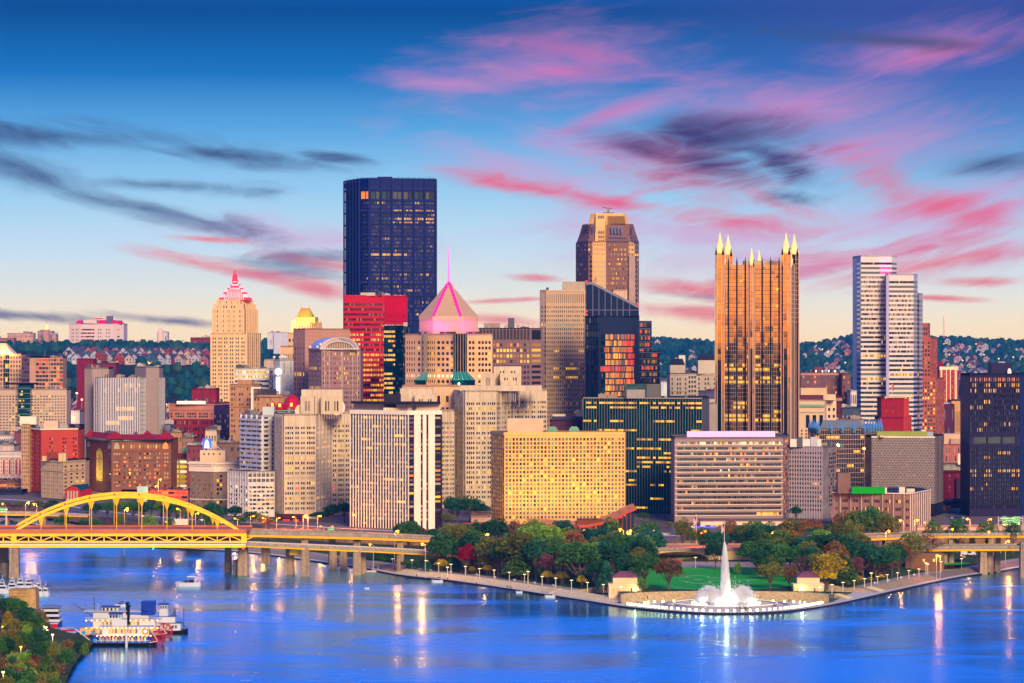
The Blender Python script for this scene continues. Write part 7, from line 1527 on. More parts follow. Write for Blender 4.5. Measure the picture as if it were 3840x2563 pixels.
def leafy(mb,c,r,n,s,rr,flat=.75):
    for _ in range(n):
        a,b_ = rr.uniform(0,2*pi),rr.uniform(-.5,1);k = r*(.72+.38*rr.random());q = sqrt(max(0,1-b_*b_));p = Vector((c[0]+k*q*cos(a),c[1]+k*q*sin(a),c[2]+k*b_*flat))
        u = Vector((rr.gauss(0,1),rr.gauss(0,1),rr.gauss(0,.6))).normalized()*s*rr.uniform(.6,1.2);v = Vector((rr.gauss(0,1),rr.gauss(0,1),rr.gauss(0,.6))).normalized()*s*rr.uniform(.6,1.2)
        mb.face([p-u,p+v,p+u*.9+v*.2,p-v*.6])
def tree_proto(kind,seed):
    rr = random.Random(seed);tr,cr = MB(),MB()
    tr.tube([(0,0,-.3),(rr.uniform(-.2,.2),0,2.5),(rr.uniform(-.4,.4),.1,5.),(0,0,8 if kind != 'bush' else 2)],[.38,.3,.22,.08],7)
    if kind == 'bush':
        for k in range(9): a = rr.uniform(0,2*pi);q = rr.uniform(0,3.4);leafy(cr,(q*cos(a),q*sin(a),rr.uniform(1.,3.6)),rr.uniform(1.6,2.8),190,.42,rr)
    elif kind == 'cone':
        for k in range(16): z = 2+k*.72;q = (1-k/16.5)*3.6;[leafy(cr,(q*.62*cos(a),q*.62*sin(a),z),.55+q*.34,46,.4,rr,.55) for a in [k*.9+2*pi*j/4 for j in range(4)]]
    else:
        n = {'round': 26,'airy': 22,'broad': 30,'bare': 20}[kind]
        for k in range(n):
            f_ = (k+.5)/n;el_ = math.asin(min(1,-.25+1.22*f_)) ;a = k*2.399+rr.uniform(-.3,.3);R_,Hc = (5.0,4.6) if kind != 'broad' else (6.2,3.8)
            q = R_*cos(el_)*rr.uniform(.45,.98);z = 8.0+Hc*sin(el_)*rr.uniform(.65,1.08);r = rr.uniform(1.15,2.3)
            x,y = q*cos(a),q*sin(a)
            if k % 2 == 0: tr.tube([(0,0,rr.uniform(2.5,5)),(x*.5,y*.5,z*.62),(x*.9,y*.9,z)],[.2,.12,.04],5)
            leafy(cr,(x,y,z),r,{'round': 170,'airy': 95,'broad': 160,'bare': 22}[kind],.40 if kind != 'bare' else .26,rr)
            if kind == 'bare':
                for _ in range(9): d = Vector((rr.gauss(0,1),rr.gauss(0,1),abs(rr.gauss(.6,.6))));tr.bar((x*.9,y*.9,z),Vector((x*.9,y*.9,z))+d*1.3,.07)
    H = {'round': 12.7,'airy': 12.7,'broad': 12,'bare': 12.5,'cone': 13.6,'bush': 5.6}[kind];W = {'round': 10.6,'airy': 10.6,'broad': 12.6,'bare': 11,'cone': 6.6,'bush': 9}[kind]
    me_t = tr.build('trunk',m_bark,origin=(0,0,0));me_c = cr.build('crown',m_leaf,origin=(0,0,0));return me_t,me_c,H,W
PROT = {k: [tree_proto(k,s*7+len(k)) for s in range(v)] for k,v in (('round',3),('airy',2),('broad',2),('cone',1),('bare',1),('bush',2))}
for l in PROT.values():
    for a,c,_,_ in l: COL.objects.unlink(a);COL.objects.unlink(c)
C_ = {'green': (.030,.085,.022),'dark': (.014,.052,.026),'blue': (.016,.068,.046),'olive': (.085,.088,.016),'moss': (.05,.09,.018),'gold': (.24,.17,.008),'yellow': (.42,.30,.006),'orange': (.26,.085,.018),'rust': (.15,.06,.022),'crimson': (.30,.010,.028),'plum': (.10,.035,.042),'brown': (.10,.055,.024),'lime': (.10,.17,.02)}
CN = {'green': 'green','dark': 'dark green','blue': 'blue green','olive': 'olive','moss': 'mossy green','gold': 'golden','yellow': 'bright yellow','orange': 'orange','rust': 'rusty','crimson': 'crimson','plum': 'plum coloured','brown': 'brownish','lime': 'yellow green'}
TREES = []
def tree(px,tp,wd,Y,col='green',kind='round',z=5.,g='park trees',near=''):
    if z == 6. and g.endswith('near bank') or g == 'bushes on the near bank': z = 6.;Y = 111*F/(tp+(105 if kind != 'bush' else 62)-HY)
    elif 1640 <= Y < 1750 and g == 'street trees': Y,z = 1640.,5.;wd *= 1.1
    elif g == 'park trees': wd *= 1.22;tp -= 6
    if z == 5. and 1400 < px < 3700:
        for _ in range(30):
            if shore_d(X(px,Y),Y) > (15 if col == 'crimson' else 19 if wd < 60 else 21) and Y > YG(pl(px,SH)): break
            Y += 3
        z = gz(X(px,Y),Y)-.1
    r_ = random.Random(int(px*7+tp));me = r_.choice(PROT[kind]);H = Z(tp,Y)-z;Wm = wd*Y/F
    nm = {'cone': 'conifer','bush': 'bush','bare': 'bare_tree'}.get(kind,'tree')
    o = empty(nm,(X(px,Y),Y,z),None,'tree' if kind != 'bush' else 'bush',g)
    c = C_[col];v = r_.uniform(1.5,2.7) if col != 'crimson' else 1.1
    for m_,nme in ((me[0],'trunk'),(me[1],'crown')):
        q = m_.copy();q.name = nme;COL.objects.link(q);q.parent = o;q.location = (0,0,0);q.color = (c[0]*v,c[1]*v,c[2]*v,1)
    s = Wm/me[3];o.scale = (s,s*.95,H/me[2]);o.rotation_euler = (0,0,r_.uniform(0,6.28));TREES.append((o,px,tp,wd,col,kind,near));return o
for a in [(1749,2056,62,1440,'crimson','round'),(1655,2008,96,1480,'dark','airy'),(1768,2012,104,1500,'dark'),(1722,1985,90,1580,'olive','broad'),(1790,2000,70,1560,'moss'),(1852,2032,130,1462,'olive','broad'),(1948,2012,140,1478,'olive','broad'),(1958,2052,118,1436,'moss','cone'),
    (2062,1980,116,1560,'lime','airy'),(1985,1985,80,1570,'green'),(2075,2035,110,1500,'moss'),(2010,2030,80,1480,'dark'),(2050,2085,52,1428,'plum'),(2112,2078,66,1440,'rust','airy'),(2176,2050,138,1424,'green','broad'),(2180,2150,50,1415,'dark','bush'),(2300,2045,122,1446,'dark'),(2398,2028,118,1470,'dark','airy'),(2264,2020,110,1520,'olive','broad'),(2232,1996,150,1590,'blue','broad'),(2340,2008,110,1540,'green'),(2150,2000,90,1560,'rust','airy'),(2272,2106,62,1398,'blue','cone'),(2416,2088,98,1408,'green'),(2506,2106,92,1394,'brown'),(2345,2095,90,1420,'dark'),(2242,2110,70,1418,'dark'),
    (2655,1998,56,1570,'dark'),(2702,1996,56,1574,'blue'),(2683,2044,66,1520,'dark','round'),(2838,2042,146,1496,'green','broad'),(2870,2010,110,1560,'moss'),(2990,2022,150,1520,'moss','broad'),(2900,2096,78,1450,'moss'),(2888,2122,88,1398,'olive'),(2958,2128,70,1404,'brown'),(3010,2094,74,1430,'plum','bare'),(3102,2084,116,1402,'gold'),(3096,2138,78,1388,'yellow'),(3172,2092,84,1416,'moss','cone'),(3284,2070,120,1426,'dark'),(3236,2046,130,1462,'dark','broad'),(3345,2050,96,1460,'dark'),(3104,2018,152,1500,'dark','broad'),(3000,2062,110,1460,'green'),(3295,2094,110,1412,'brown'),(3210,2098,60,1420,'plum','airy'),(3370,2040,80,1480,'rust','airy'),(3415,2010,84,1500,'olive','airy'),(3478,2008,92,1505,'plum','bare'),(3530,2040,60,1500,'brown','bare'),(3270,2104,56,1402,'rust'),(3040,2058,80,1452,'dark'),(3060,2085,60,1425,'olive','airy'),(3135,2060,90,1450,'brown')]: tree(*a)
for a in [(1655,2100,46,1452,'gold','airy'),(1606,2098,40,1452,'dark','bush'),(1828,2120,42,1432,'gold','airy'),(1770,2126,28,1432,'gold','airy'),(1938,2132,34,1420,'olive','airy'),(2055,2144,46,1410,'yellow','airy'),(2105,2146,54,1405,'gold','airy'),(2182,2160,40,1395,'yellow','airy'),(2294,2186,44,1369,'olive','airy'),(2353,2186,42,1368,'green','round'),(2412,2176,44,1374,'moss','airy'),(3220,2160,30,1400,'gold','round'),(3264,2166,22,1400,'gold','airy'),(3305,2156,24,1406,'yellow','round'),(3183,2184,20,1396,'lime','round'),(3033,2192,16,1368,'brown','bare'),(3425,2146,14,1444,'moss','round'),(3463,2136,18,1450,'gold','airy'),(3592,2098,44,1500,'olive','airy'),(3508,2108,34,1490,'olive','airy'),(2770,2100,30,1490,'lime','bush'),(1560,2100,60,1470,'dark','bush'),(1470,2075,50,1520,'dark','bush'),(1420,2070,60,1530,'green','bush'),(1535,2095,44,1475,'moss','bush'),(1700,2085,60,1462,'blue','bush')]: tree(*a,g='small park trees and shrubs')
for a in [(1530,1962,116,1672,'green','broad'),(1626,1990,110,1640,'dark','broad'),(1578,1982,40,1660,'plum','airy'),(1790,1958,46,1705,'dark'),(1856,1950,112,1690,'dark','round'),(1928,1955,60,1690,'brown','airy'),(1975,1962,70,1680,'olive','airy'),(2110,1960,104,1680,'blue','broad'),(2045,1975,70,1650,'moss'),(1690,1970,80,1660,'olive','airy'),(1735,1975,70,1650,'orange','airy'),(2180,1985,70,1640,'brown'),(2400,1975,50,1740,'rust','airy'),(2450,1960,60,1800,'brown','bare'),(2510,1958,40,1790,'olive','airy'),(2560,1950,60,1740,'olive'),(2596,1985,44,1690,'moss'),(2640,1983,54,1690,'green'),(2736,1952,64,1700,'brown','airy'),(2790,1968,80,1680,'moss'),(2835,1962,90,1690,'green','broad'),(2765,1990,90,1650,'dark'),(2900,1965,90,1680,'dark'),(2880,2000,80,1640,'green'),(2950,1958,70,1700,'dark'),(3010,1962,90,1690,'green','broad'),(3070,1968,80,1690,'blue'),(3120,1965,70,1690,'moss'),(3160,1930,90,1700,'brown','airy'),(3230,1926,130,1700,'moss','broad'),(3272,1904,84,1745,'green','round'),(3310,1932,110,1705,'olive','broad'),(3500,1958,60,1715,'moss','airy'),(3588,1952,76,1715,'green','airy'),(3700,1960,72,1715,'moss','airy'),(3800,1966,70,1715,'dark','airy'),(2985,1900,48,1850,'dark'),(2550,1920,50,1850,'blue'),(2414,1925,50,1850,'green','airy'),(1715,1872,76,1840,'blue'),(1762,1866,84,1835,'dark'),(1800,1885,66,1840,'blue'),(1690,1866,60,1850,'dark'),(1672,1925,70,1790,'olive','airy'),(1810,1930,40,1830,'dark'),(1246,1894,74,1850,'blue'),(1292,1886,80,1850,'dark'),(1200,1920,90,1850,'dark'),(1330,1885,60,1845,'dark'),
    (940,1920,90,1810,'moss','airy'),(880,1900,60,1850,'dark'),(830,1902,80,1850,'dark','airy'),(985,1935,70,1790,'olive','airy'),(895,1940,70,1790,'green','airy'),(1010,1950,50,1780,'brown','airy'),(3480,1950,50,1850,'dark','bush'),(3600,1945,40,1830,'dark','bush')]: tree(*a,z=9.5 if a[3] > 1668 else 5.,g='street trees')
rt_ = random.Random(12)
for k in range(70):
    px = rt_.uniform(1640,2455) if k < 42 else rt_.uniform(2815,3400);Yf = rt_.uniform(1455,1630);rw_ = Z(0,1);tp = 1290+112/Yf*F-rt_.uniform(95,135)
    if px > 3250 and Yf > 1540: continue
    tree(px,tp,rt_.uniform(70,100),Yf,rt_.choice(['dark','green','dark','moss','blue','olive','green','rust','lime']),rt_.choice(['round','round','airy','broad']))
for k in range(15): px = 330+k*34+rt_.uniform(-8,8);tree(px,1868+rt_.uniform(0,22)+abs(px-560)*.05,rt_.uniform(52,70),1900-k*9,rt_.choice(['dark','green','dark','moss']),rt_.choice(['round','airy','round']),9.5,'dark riverside street trees behind the arch bridge')
for k in range(9): px = -10+k*30;tree(px,1876+rt_.uniform(0,20),56,2020-k*9,rt_.choice(['plum','brown','dark','olive']),rt_.choice(['bare','airy','airy']),9.5,'thin riverside street trees at the far left')
for a in [(230,1935,66,1800,'green','round'),(318,1950,60,1760,'dark','round'),(355,1945,60,1752,'green','airy'),(30,1948,60,1900,'dark','bush'),(560,1935,60,1720,'lime','airy'),(460,1928,40,1760,'olive','airy'),(640,1945,40,1740,'moss','airy'),(790,1930,60,1760,'green')]: tree(*a,z=6,g='trees on the bank under the arch bridge')
# lower left bank, nearer the camera
for a in [(10,2238,90,1290,'dark'),(62,2244,80,1300,'green'),(105,2278,90,1262,'dark'),(150,2290,70,1250,'brown','airy'),(30,2290,66,1215,'gold','cone'),(130,2302,80,1225,'green'),(60,2330,100,1190,'olive','broad'),(110,2340,90,1185,'moss'),(150,2360,70,1180,'dark'),(30,2395,66,1150,'dark'),(85,2370,80,1165,'green'),(145,2410,60,1150,'dark','airy')]: tree(*a,z=6,g='large trees on the near bank')
for a in [(258,2392,62,1168,'brown','bush'),(300,2395,50,1176,'dark','bush'),(322,2402,36,1180,'moss','bush'),(228,2430,66,1138,'dark','bush'),(215,2475,60,1112,'brown','bush'),(172,2480,76,1104,'moss','bush'),(185,2515,70,1085,'olive','bush'),(120,2470,60,1108,'rust','bush'),(75,2470,50,1108,'brown','bush'),(60,2500,90,1085,'dark','bush'),(120,2518,90,1075,'green','bush'),(30,2480,60,1100,'olive','bush'),(90,2540,90,1062,'green','bush'),(20,2530,70,1070,'olive','bush'),(250,2420,40,1150,'green','bush'),(110,2448,44,1120,'lime','bush'),(50,2440,50,1122,'lime','bush'),(150,2545,70,1060,'brown','bush'),(5,2440,40,1120,'dark','bush')]: tree(*a,z=5 if a[0] < 240 else 2.5,g='bushes on the near bank')
rb_ = random.Random(31)
for k in range(46):
    px = rb_.uniform(-10,250);tp = rb_.uniform(2330,2540)
    if px > 150 and tp < 2400: continue
    if px > 215 and tp > 2470: continue
    tree(px,tp,rb_.uniform(40,84),1,rb_.choice(['dark','green','moss','olive','dark','brown','green','lime','rust']),'bush' if tp > 2420 or rb_.random() < .3 else rb_.choice(['round','airy']),z=6.,g='bushes on the near bank' if tp > 2420 else 'large trees on the near bank')
LM = [(2722,2200,'the fountain'),(2344,2200,'the left pavilion'),(3032,2200,'the right pavilion'),(2092,1800,'the yellow hotel'),(1485,1850,'the striped slab'),(480,1950,'the arch bridge'),(1100,2050,'the viaduct'),(3600,2040,'the expressway viaduct'),(3300,1930,'the low brown block'),(2740,1900,'the banded brown block'),(80,2240,'the stone arch pier'),(460,2380,'the riverboats'),(1260,1800,'the steel clad tower'),(3740,1800,'the dark plum tower')]
def landmark(px,py):
    m_ = min(LM,key=lambda q: hypot(px-q[0],(py-q[1])*1.6));dx_,dy_ = px-m_[0],py-m_[1]
    rel = ('left of ' if dx_ < 0 else 'right of ') if abs(dx_) > abs(dy_)*.8 else ('above ' if dy_ < 0 else 'below ')
    return rel+m_[2]
KN = {'round': 'round tree','airy': 'loose tree','broad': 'broad spreading tree','cone': 'pointed tree','bare': 'nearly bare tree','bush': 'low bush'}
byl = {}
for q in TREES:
    h = ORG[q[0].name];q_sz = 'small ' if q[3] < 56 and q[5] != 'bush' else ''
    byl.setdefault(q_sz+CN[q[4]]+' '+KN[q[5]]+' '+landmark(q[1],q[2]+40),[]).append(q)
for l,qs in byl.items():
    qs.sort(key=lambda q: q[1])
    for k,q in enumerate(qs): q[0]['label'] = l if len(qs) == 1 else l+', '+ORD[k]+' from the left'
# ---- woods on the far hills: one mass
def blob(mb,x,y,z,r,h,rr):
    n = 7;rings = []
    for (a,k) in ((-.2,.7),(.25,1.),(.65,.82),(.92,.4)): rings.append([(x+r*k*cos(2*pi*i/n)*rr.uniform(.8,1.2),y+r*k*sin(2*pi*i/n)*rr.uniform(.8,1.2),z+h*a+rr.uniform(-.6,.6)) for i in range(n)])
    mb.loft(rings)
    for _ in range(7): a = rr.uniform(0,6.28);q = rr.uniform(.2,1.);leafy(mb,(x+r*q*cos(a),y+r*q*sin(a)*.5,z+h*rr.uniform(.2,.95)),r*.3,3,r*.16,rr)
m_wood = bpy.data.materials.new('woods');m_wood.use_nodes = True;t = NT(m_wood.node_tree)
tc = t.n('ShaderNodeTexCoord').outputs['Object'];n_ = t.n('ShaderNodeTexNoise',{'Vector': tc,'Scale': .022,'Detail': 5.,'Roughness': .7}).outputs[0];rpi = t.n('ShaderNodeNewGeometry').outputs['Random Per Island']
c_ = t.ramp(t.m('MULTIPLY_ADD',rpi,.5,t.m('MULTIPLY',n_,.7)),[(.2,(.004,.034,.056,1)),(.5,(.007,.052,.078,1)),(.74,(.014,.074,.076,1)),(.9,(.035,.080,.060,1)),(.98,(.06,.045,.05,1))])  # blue of the distant air mixed into the leaf colours
pb_ = t.n('ShaderNodeBsdfPrincipled',{'Base Color': c_,'Roughness': .95,'Specular IOR Level': .1});t.t.links.new(pb_.outputs[0],t.n('ShaderNodeOutputMaterial').inputs[0])
HOUSES = []   # (x, Y, w, colour, roofcolour, rz, kind, label-ish, group)
rh = random.Random(21)
for row,(pb0,pb1,yb,Yr) in enumerate([(236,790,1366,3790),(246,800,1348,3880),(240,800,1332,3980)]):
    px = pb0+row*9
    while px < pb1:
        if not (row == 0 and 330 < px < 434): HOUSES.append((X(px,Yr),Yr+rh.uniform(-10,10),rh.choice(['cream','white','rose','white','brick','slate blue']),rh.uniform(-.5,.5),'left',px,row))
        px += rh.uniform(19,27)
for (px,Yr) in [(240,3300),(262,3290),(285,3280),(306,3270),(250,3240),(275,3230),(298,3225),(622,3150),(648,3140),(676,3150),(700,3160),(660,3090),(690,3095),(630,3060),(710,3230),(736,3240),(760,3250),(780,3230),(640,3260)]: HOUSES.append((X(px,Yr),Yr,rh.choice(['brick','rose','cream']),rh.uniform(-.6,.6),'slope',px,0))
for k in range(120):
    u = rh.choice([rh.gauss(3105,55),rh.gauss(3170,30),rh.uniform(3520,3840),rh.uniform(3540,3700),rh.uniform(2460,2690),rh.uniform(3540,3840)]);Yr = rh.uniform(4700,6150)
    if u < 2700 and rh.random() < .6: continue
    HOUSES.append((X(u,Yr),Yr,rh.choice(['white','cream','rose','white','pink']),rh.uniform(-.7,.7),'right',u,0))
occ = {}
for h in HOUSES: occ.setdefault((int(h[0]//15),int(h[1]//40)),1)
mb = MB();rw = random.Random(5)
for Yw in [2760+(6700-2760)*(k/64)**.95 for k in range(65)]:
    step = 5.2+Yw/1000*1.25;x = X(-520,Yw)
    while x < X(4420,Yw):
        xx,yy = x+rw.uniform(-3,3),Yw+rw.uniform(-24,24);u = CX+xx/yy*F
        vis = not (u < 830 and 3740 < yy < 4060) and not (430 < u < 520 and yy < 3760 and yy > 3300) and not ((u < 235) and yy < 4000) and not (820 < u < 960) and not (1110 < u < 1500) and not (1640 < u < 2400) and not (2700 < u < 2990) and yy > 2900
        if vis and (int(xx//15),int((yy+14)//40)) not in occ and rw.random() < (.86 if -90 < u < 3930 else .6) and not (u < 1000 and 3000 < yy < 3400 and rw.random() < .55):
            r = rw.uniform(4.2,7.5);blob(mb,xx,yy,hill(xx,yy)-1.5,r,r*rw.uniform(1.5,2.2),rw)
        x += step*rw.uniform(.8,1.3)
w_ = mb.build('woodland',m_wood,origin=(0,0,0));tag(w_,'dense dark green woodland covering the hills beyond the skyline','woodland',kind='stuff')
# ---- houses
HC = {'white': (166,166,190),'cream': (176,156,156),'rose': (150,96,112),'pink': (160,130,160),'brick': (150,60,60),'slate blue': (60,90,120)}  # wall colours dimmed and blued in place of distance haze
def house_proto(c,s):
    o = empty('house',(0,0,0),'x','house');mb = MB();w_,d,h = 5,6,6.5;mb.box(-w_,-d,-4,w_,d,h);mb.face([(-w_,-d,h),(w_,-d,h),(0,-d,h+4.2)]).face([(w_,d,h),(-w_,d,h),(0,d,h+4.2)]);mb.build('wall',mat('house_'+c,HC[c],.8),o)
    mb = MB();mb.face([(-w_-.6,-d-.6,h-.4),(0,-d-.6,h+4.5),(0,d+.6,h+4.5),(-w_-.6,d+.6,h-.4)]).face([(0,-d-.6,h+4.5),(w_+.6,-d-.6,h-.4),(w_+.6,d+.6,h-.4),(0,d+.6,h+4.5)]);mb.box(2,2,h,3,3,h+5.4);mb.build('roof',mat('house_roof%d' % s,[(84,74,104),(64,66,90),(110,80,96)][s]),o)
    for x,z in ((-2.8,1),(1.2,1),(-2.8,4),(1.2,4)): mb = MB();mb.face([(x,-d-.05,z),(x+1.6,-d-.05,z),(x+1.6,-d-.05,z+1.6),(x,-d-.05,z+1.6)]);mb.build('window',PANE['y' if (x < 0 and z < 2) else 'k'],o)
    return o
HP = {(c,s): house_proto(c,s) for c in HC for s in range(3)}
cnts = {};HOUSES.sort(key=lambda h: h[5])
lab = {}
for h in HOUSES:
    s = rh.randrange(3);base = {'left': h[2]+' row house, '+['front','middle','back'][h[6]]+' terrace of the left hill','slope': h[2]+' house on the slope below the left terraces','right': h[2]+' house on the '+('upper' if h[1] > 5500 else 'lower')+' far hill '+('right of the white tower' if h[5] > 3400 else 'left of the white tower' if h[5] > 2900 else 'left of the spired tower')}[h[4]]
    k = cnts.get(base,0);cnts[base] = k+1
    q = HP[(h[2],s)];z = hill(h[0],h[1]);sc = 1.0 if h[4] == 'left' else .9 if h[4] == 'slope' else rh.uniform(.7,1.15)
    place(q,(h[0],h[1],z+ (1.5 if h[4] != 'left' else .5)),h[3],(sc,sc,sc*(1. if h[4] != 'left' else 1.15)),base+', '+ORD[k]+' from the left',{'left': 'row houses on the left hill','slope': 'houses on the left slope','right': 'houses scattered on the far hill'}[h[4]])
for q in HP.values():
    if 'used' not in q:
        for c in list(q.children): bpy.data.objects.remove(c)
        bpy.data.objects.remove(q)
# tiny lights dotted over the far hill: street lamps
m_tw = mat('hill_lamp_glow',(255,180,100),.4,emit=(255,160,80),es=6)
def lampost(mlab,h,arm,mh,mp,headw=.55,cat='street lamp',name='street_lamp'):
    o = empty(name,(0,0,0),mlab,cat);mb = MB();mb.cyl(0,0,0,h,.14,.09,6)
    if arm: mb.bar((0,0,h),(arm,0,h+.5),.12)
    mb.build('post',mp,o);mb = MB();mb.box(arm-headw,-.3,h+.2 if arm else h,arm+headw,.3,h+.55 if arm else h+.35);
    if mh: mb.ball(arm,0,(h+.1),headw*.8,8)
    mb.build('lamp_head',mh or mp,o);return o
m_or_l = mat('orange_lamp_glow',(255,150,60),.4,emit=(255,120,30),es=6);m_yl_l = mat('yellow_lamp_glow',(255,220,120),.4,emit=(255,205,80),es=12)
m_post = mat('lamp_post',(190,176,170),.5)
pO = lampost('x',10,1.6,m_or_l,m_post);pH = lampost('x',8,0,m_tw,m_post,1.1)
OL = [(891,1945,1),(940,1936,1),(997,1943,1),(1037,1943,1),(1110,1939,1),(1137,1933,1),(1155,1939,1),(1191,1935,1),(1213,1974,0),(1236,1975,0),(1336,1931,1),(1356,1962,0),(820,1960,0),(768,1950,0),(1793,1973,1),(1831,2026,1),(1818,2004,1),(2109,2011,1),(2337,1986,1),(2353,1991,1),(2366,2001,1),(2605,1976,1),(2634,1991,1),(2643,2001,1),(2700,1970,1),(2829,1970,1),(2890,1980,1),(2908,1997,1),(2922,2003,1),(3148,1961,1),(3322,1992,1),(3387,1952,1),(3430,1951,1),(3638,1947,1),(3705,1947,1),(3512,2086,1),(3526,2084,1),(3770,2030,1),(3720,1995,0),(466,1909,1),(96,1885,1),(138,1890,1),(593,1798,1),(593,1824,1),(613,1957,0),(545,1935,0),(676,1908,1),(733,1925,1),(20,1890,0),(1480,1992,1),(1400,2042,0),(1595,2040,1),(2440,1990,0),(3480,1960,0),(3560,1985,0),(2180,1990,0),(1700,1995,0),(2010,2000,0)]
OL.sort()
for k,(px,py,lt) in enumerate(OL):
    Y_ = {466: 1620,593: 2080}.get(px) or (1780 if py < 1950 and px < 1400 else 1720 if py < 1985 else 1600 if py < 2035 else 1500);zt = Z(py,Y_);zb = max(1.4,min(zt-6,9.5 if Y_ > 1668 else gz(X(px,Y_),Y_)))
    c = place(pO,(X(px,Y_),Y_,zb),0 if k % 2 else pi,(1,1,(zt-zb)/10.3),'orange glowing street lamp '+landmark(px,py)+', '+ORD[k]+' orange lamp from the left','orange street lamps')
    if lt: l = lamp_light((X(px,Y_)+(1.6 if k % 2 else -1.6),Y_-1.,zt-1.0),6000 if py < 2060 else 2600,(1,.24,.03),.5)
for k,(px,py,Y_) in enumerate(sorted([(307,1498,2900),(288,1474,3000),(622,1516,2700),(276,1568,2700),(3617,1684,2350),(3612,1657,2380),(3240,1681,2030),(3248,1683,2028),(3605,1490,3900),(3060,1282,5600),(3084,1310,5500),(3105,1320,5400),(3170,1360,5200),(3560,1330,5400),(3610,1352,5300),(3690,1330,5500),(3745,1345,5300),(3800,1340,5300),(3660,1290,6000),(3540,1290,6000),(2490,1430,4700),(2560,1360,5400),(240,1485,2900),(65,1288,4700),(330,1370,3700),(455,1340,3800),(560,1362,3770)])):
    zt = Z(py,Y_);place(pH,(X(px,Y_),Y_,zt-8.4),0,None,'distant glowing lamp '+('on the far right hill, ' if px > 2400 and py < 1500 else 'among the background streets, ')+ORD[k]+' distant lamp from the left','distant lamps')
    if py > 1450: lamp_light((X(px,Y_),Y_-6,zt),5000,(1,.4,.15),1.)
# pale modern lamps along the riverside walk
m_wp = mat('white_post',(232,214,180),.5)
pP = empty('park_lamp',(0,0,0),'x','park lamp');mb = MB();mb.cyl(0,0,0,5.4,.16,.13,6);mb.build('post',m_wp,pP);mb = MB();mb.prism([(-.7,-.25),(.7,-.25),(.7,.25),(-.7,.25)],5.4,5.65);mb.build('lamp_head',mat('pale_head',(250,235,180),.4,emit=(255,235,170),es=1.6),pP)
PL = [(1545,2100),(1597,2102),(1605,2104),(1645,2112),(1678,2098),(1691,2116),(1745,2124),(1798,2132),(1853,2138),(1910,2146),(1967,2154),(1980,2143),(2033,2162),(2084,2168),(2143,2176),(2203,2184),(2263,2192),(2329,2201),(3074,2202),(3120,2192),(3161,2184),(3203,2177),(3242,2170),(3267,2149),(3291,2162),(3327,2155),(3366,2148),(3408,2140),(3446,2134),(3472,2111),(3479,2115),(3529,2106),(3606,2095),(2608,2090),(2684,2094),(1472,2107),(2622,2012),(2566,2006)]
for k,(px,py) in enumerate(sorted(PL)):
    Y_ = YG(pl(px,SH))+2
    while shore_d(X(px,Y_),Y_) < 12: Y_ += 1.5
    z_ = ZT;hh = Z(py,Y_)-ZT
    if hh > 7:
        for _ in range(4): Y_ = YG(py,10.4)
        z_,hh = gz(X(px,Y_),Y_),5.4
    place(pP,(X(px,Y_),Y_,z_),0,(1,1,max(.6,hh/5.65)),'slim pale park lamp beside the riverside walk, '+ORD[k]+' from the left','pale park lamps')
pN = lampost('x',5.5,0,m_yl_l,m_post,.35)
for k,(px,py) in enumerate([(8,2350),(22,2425),(78,2424),(165,2336),(172,2352),(176,2364),(197,2380),(12,2520),(150,2440)]):
    Y_ = (CZ-11.8)*F/(py-HY);place(pN,(X(px,Y_),Y_,6.),0,None,'yellow glowing path lamp among the near bank trees, '+ORD[k]+' of nine','near bank path lamps');lamp_light((X(px,Y_),Y_-1,11),500,(1,.75,.2),.3)
# benches
pB = empty('bench',(0,0,0),'x','bench');mb = MB();mb.box(-1.1,-.3,.42,1.1,.3,.52);mb.build('seat',m_white,pB);mb = MB();mb.box(-1.1,.26,.55,1.1,.34,1.);mb.build('backrest',m_white,pB)
for s0 in (-.9,.9): mb = MB();mb.box(s0-.06,-.25,0,s0+.06,.25,.42);mb.build('leg',m_post,pB)
W3 = offs(SL,13.4);bi = [i for i in range(a0+4,a1_-2,3)]+[i for i in range(ri+4,j1,3)]
for k,i in enumerate(bi): q = W3[i];d = atan2(SL[i+1][1]-SL[i-1][1],SL[i+1][0]-SL[i-1][0]);place(pB,(q[0],q[1],ZT+.01),d,None,'white park bench at the top of the riverside steps, '+ORD[k]+' from the left','white benches along the walk')
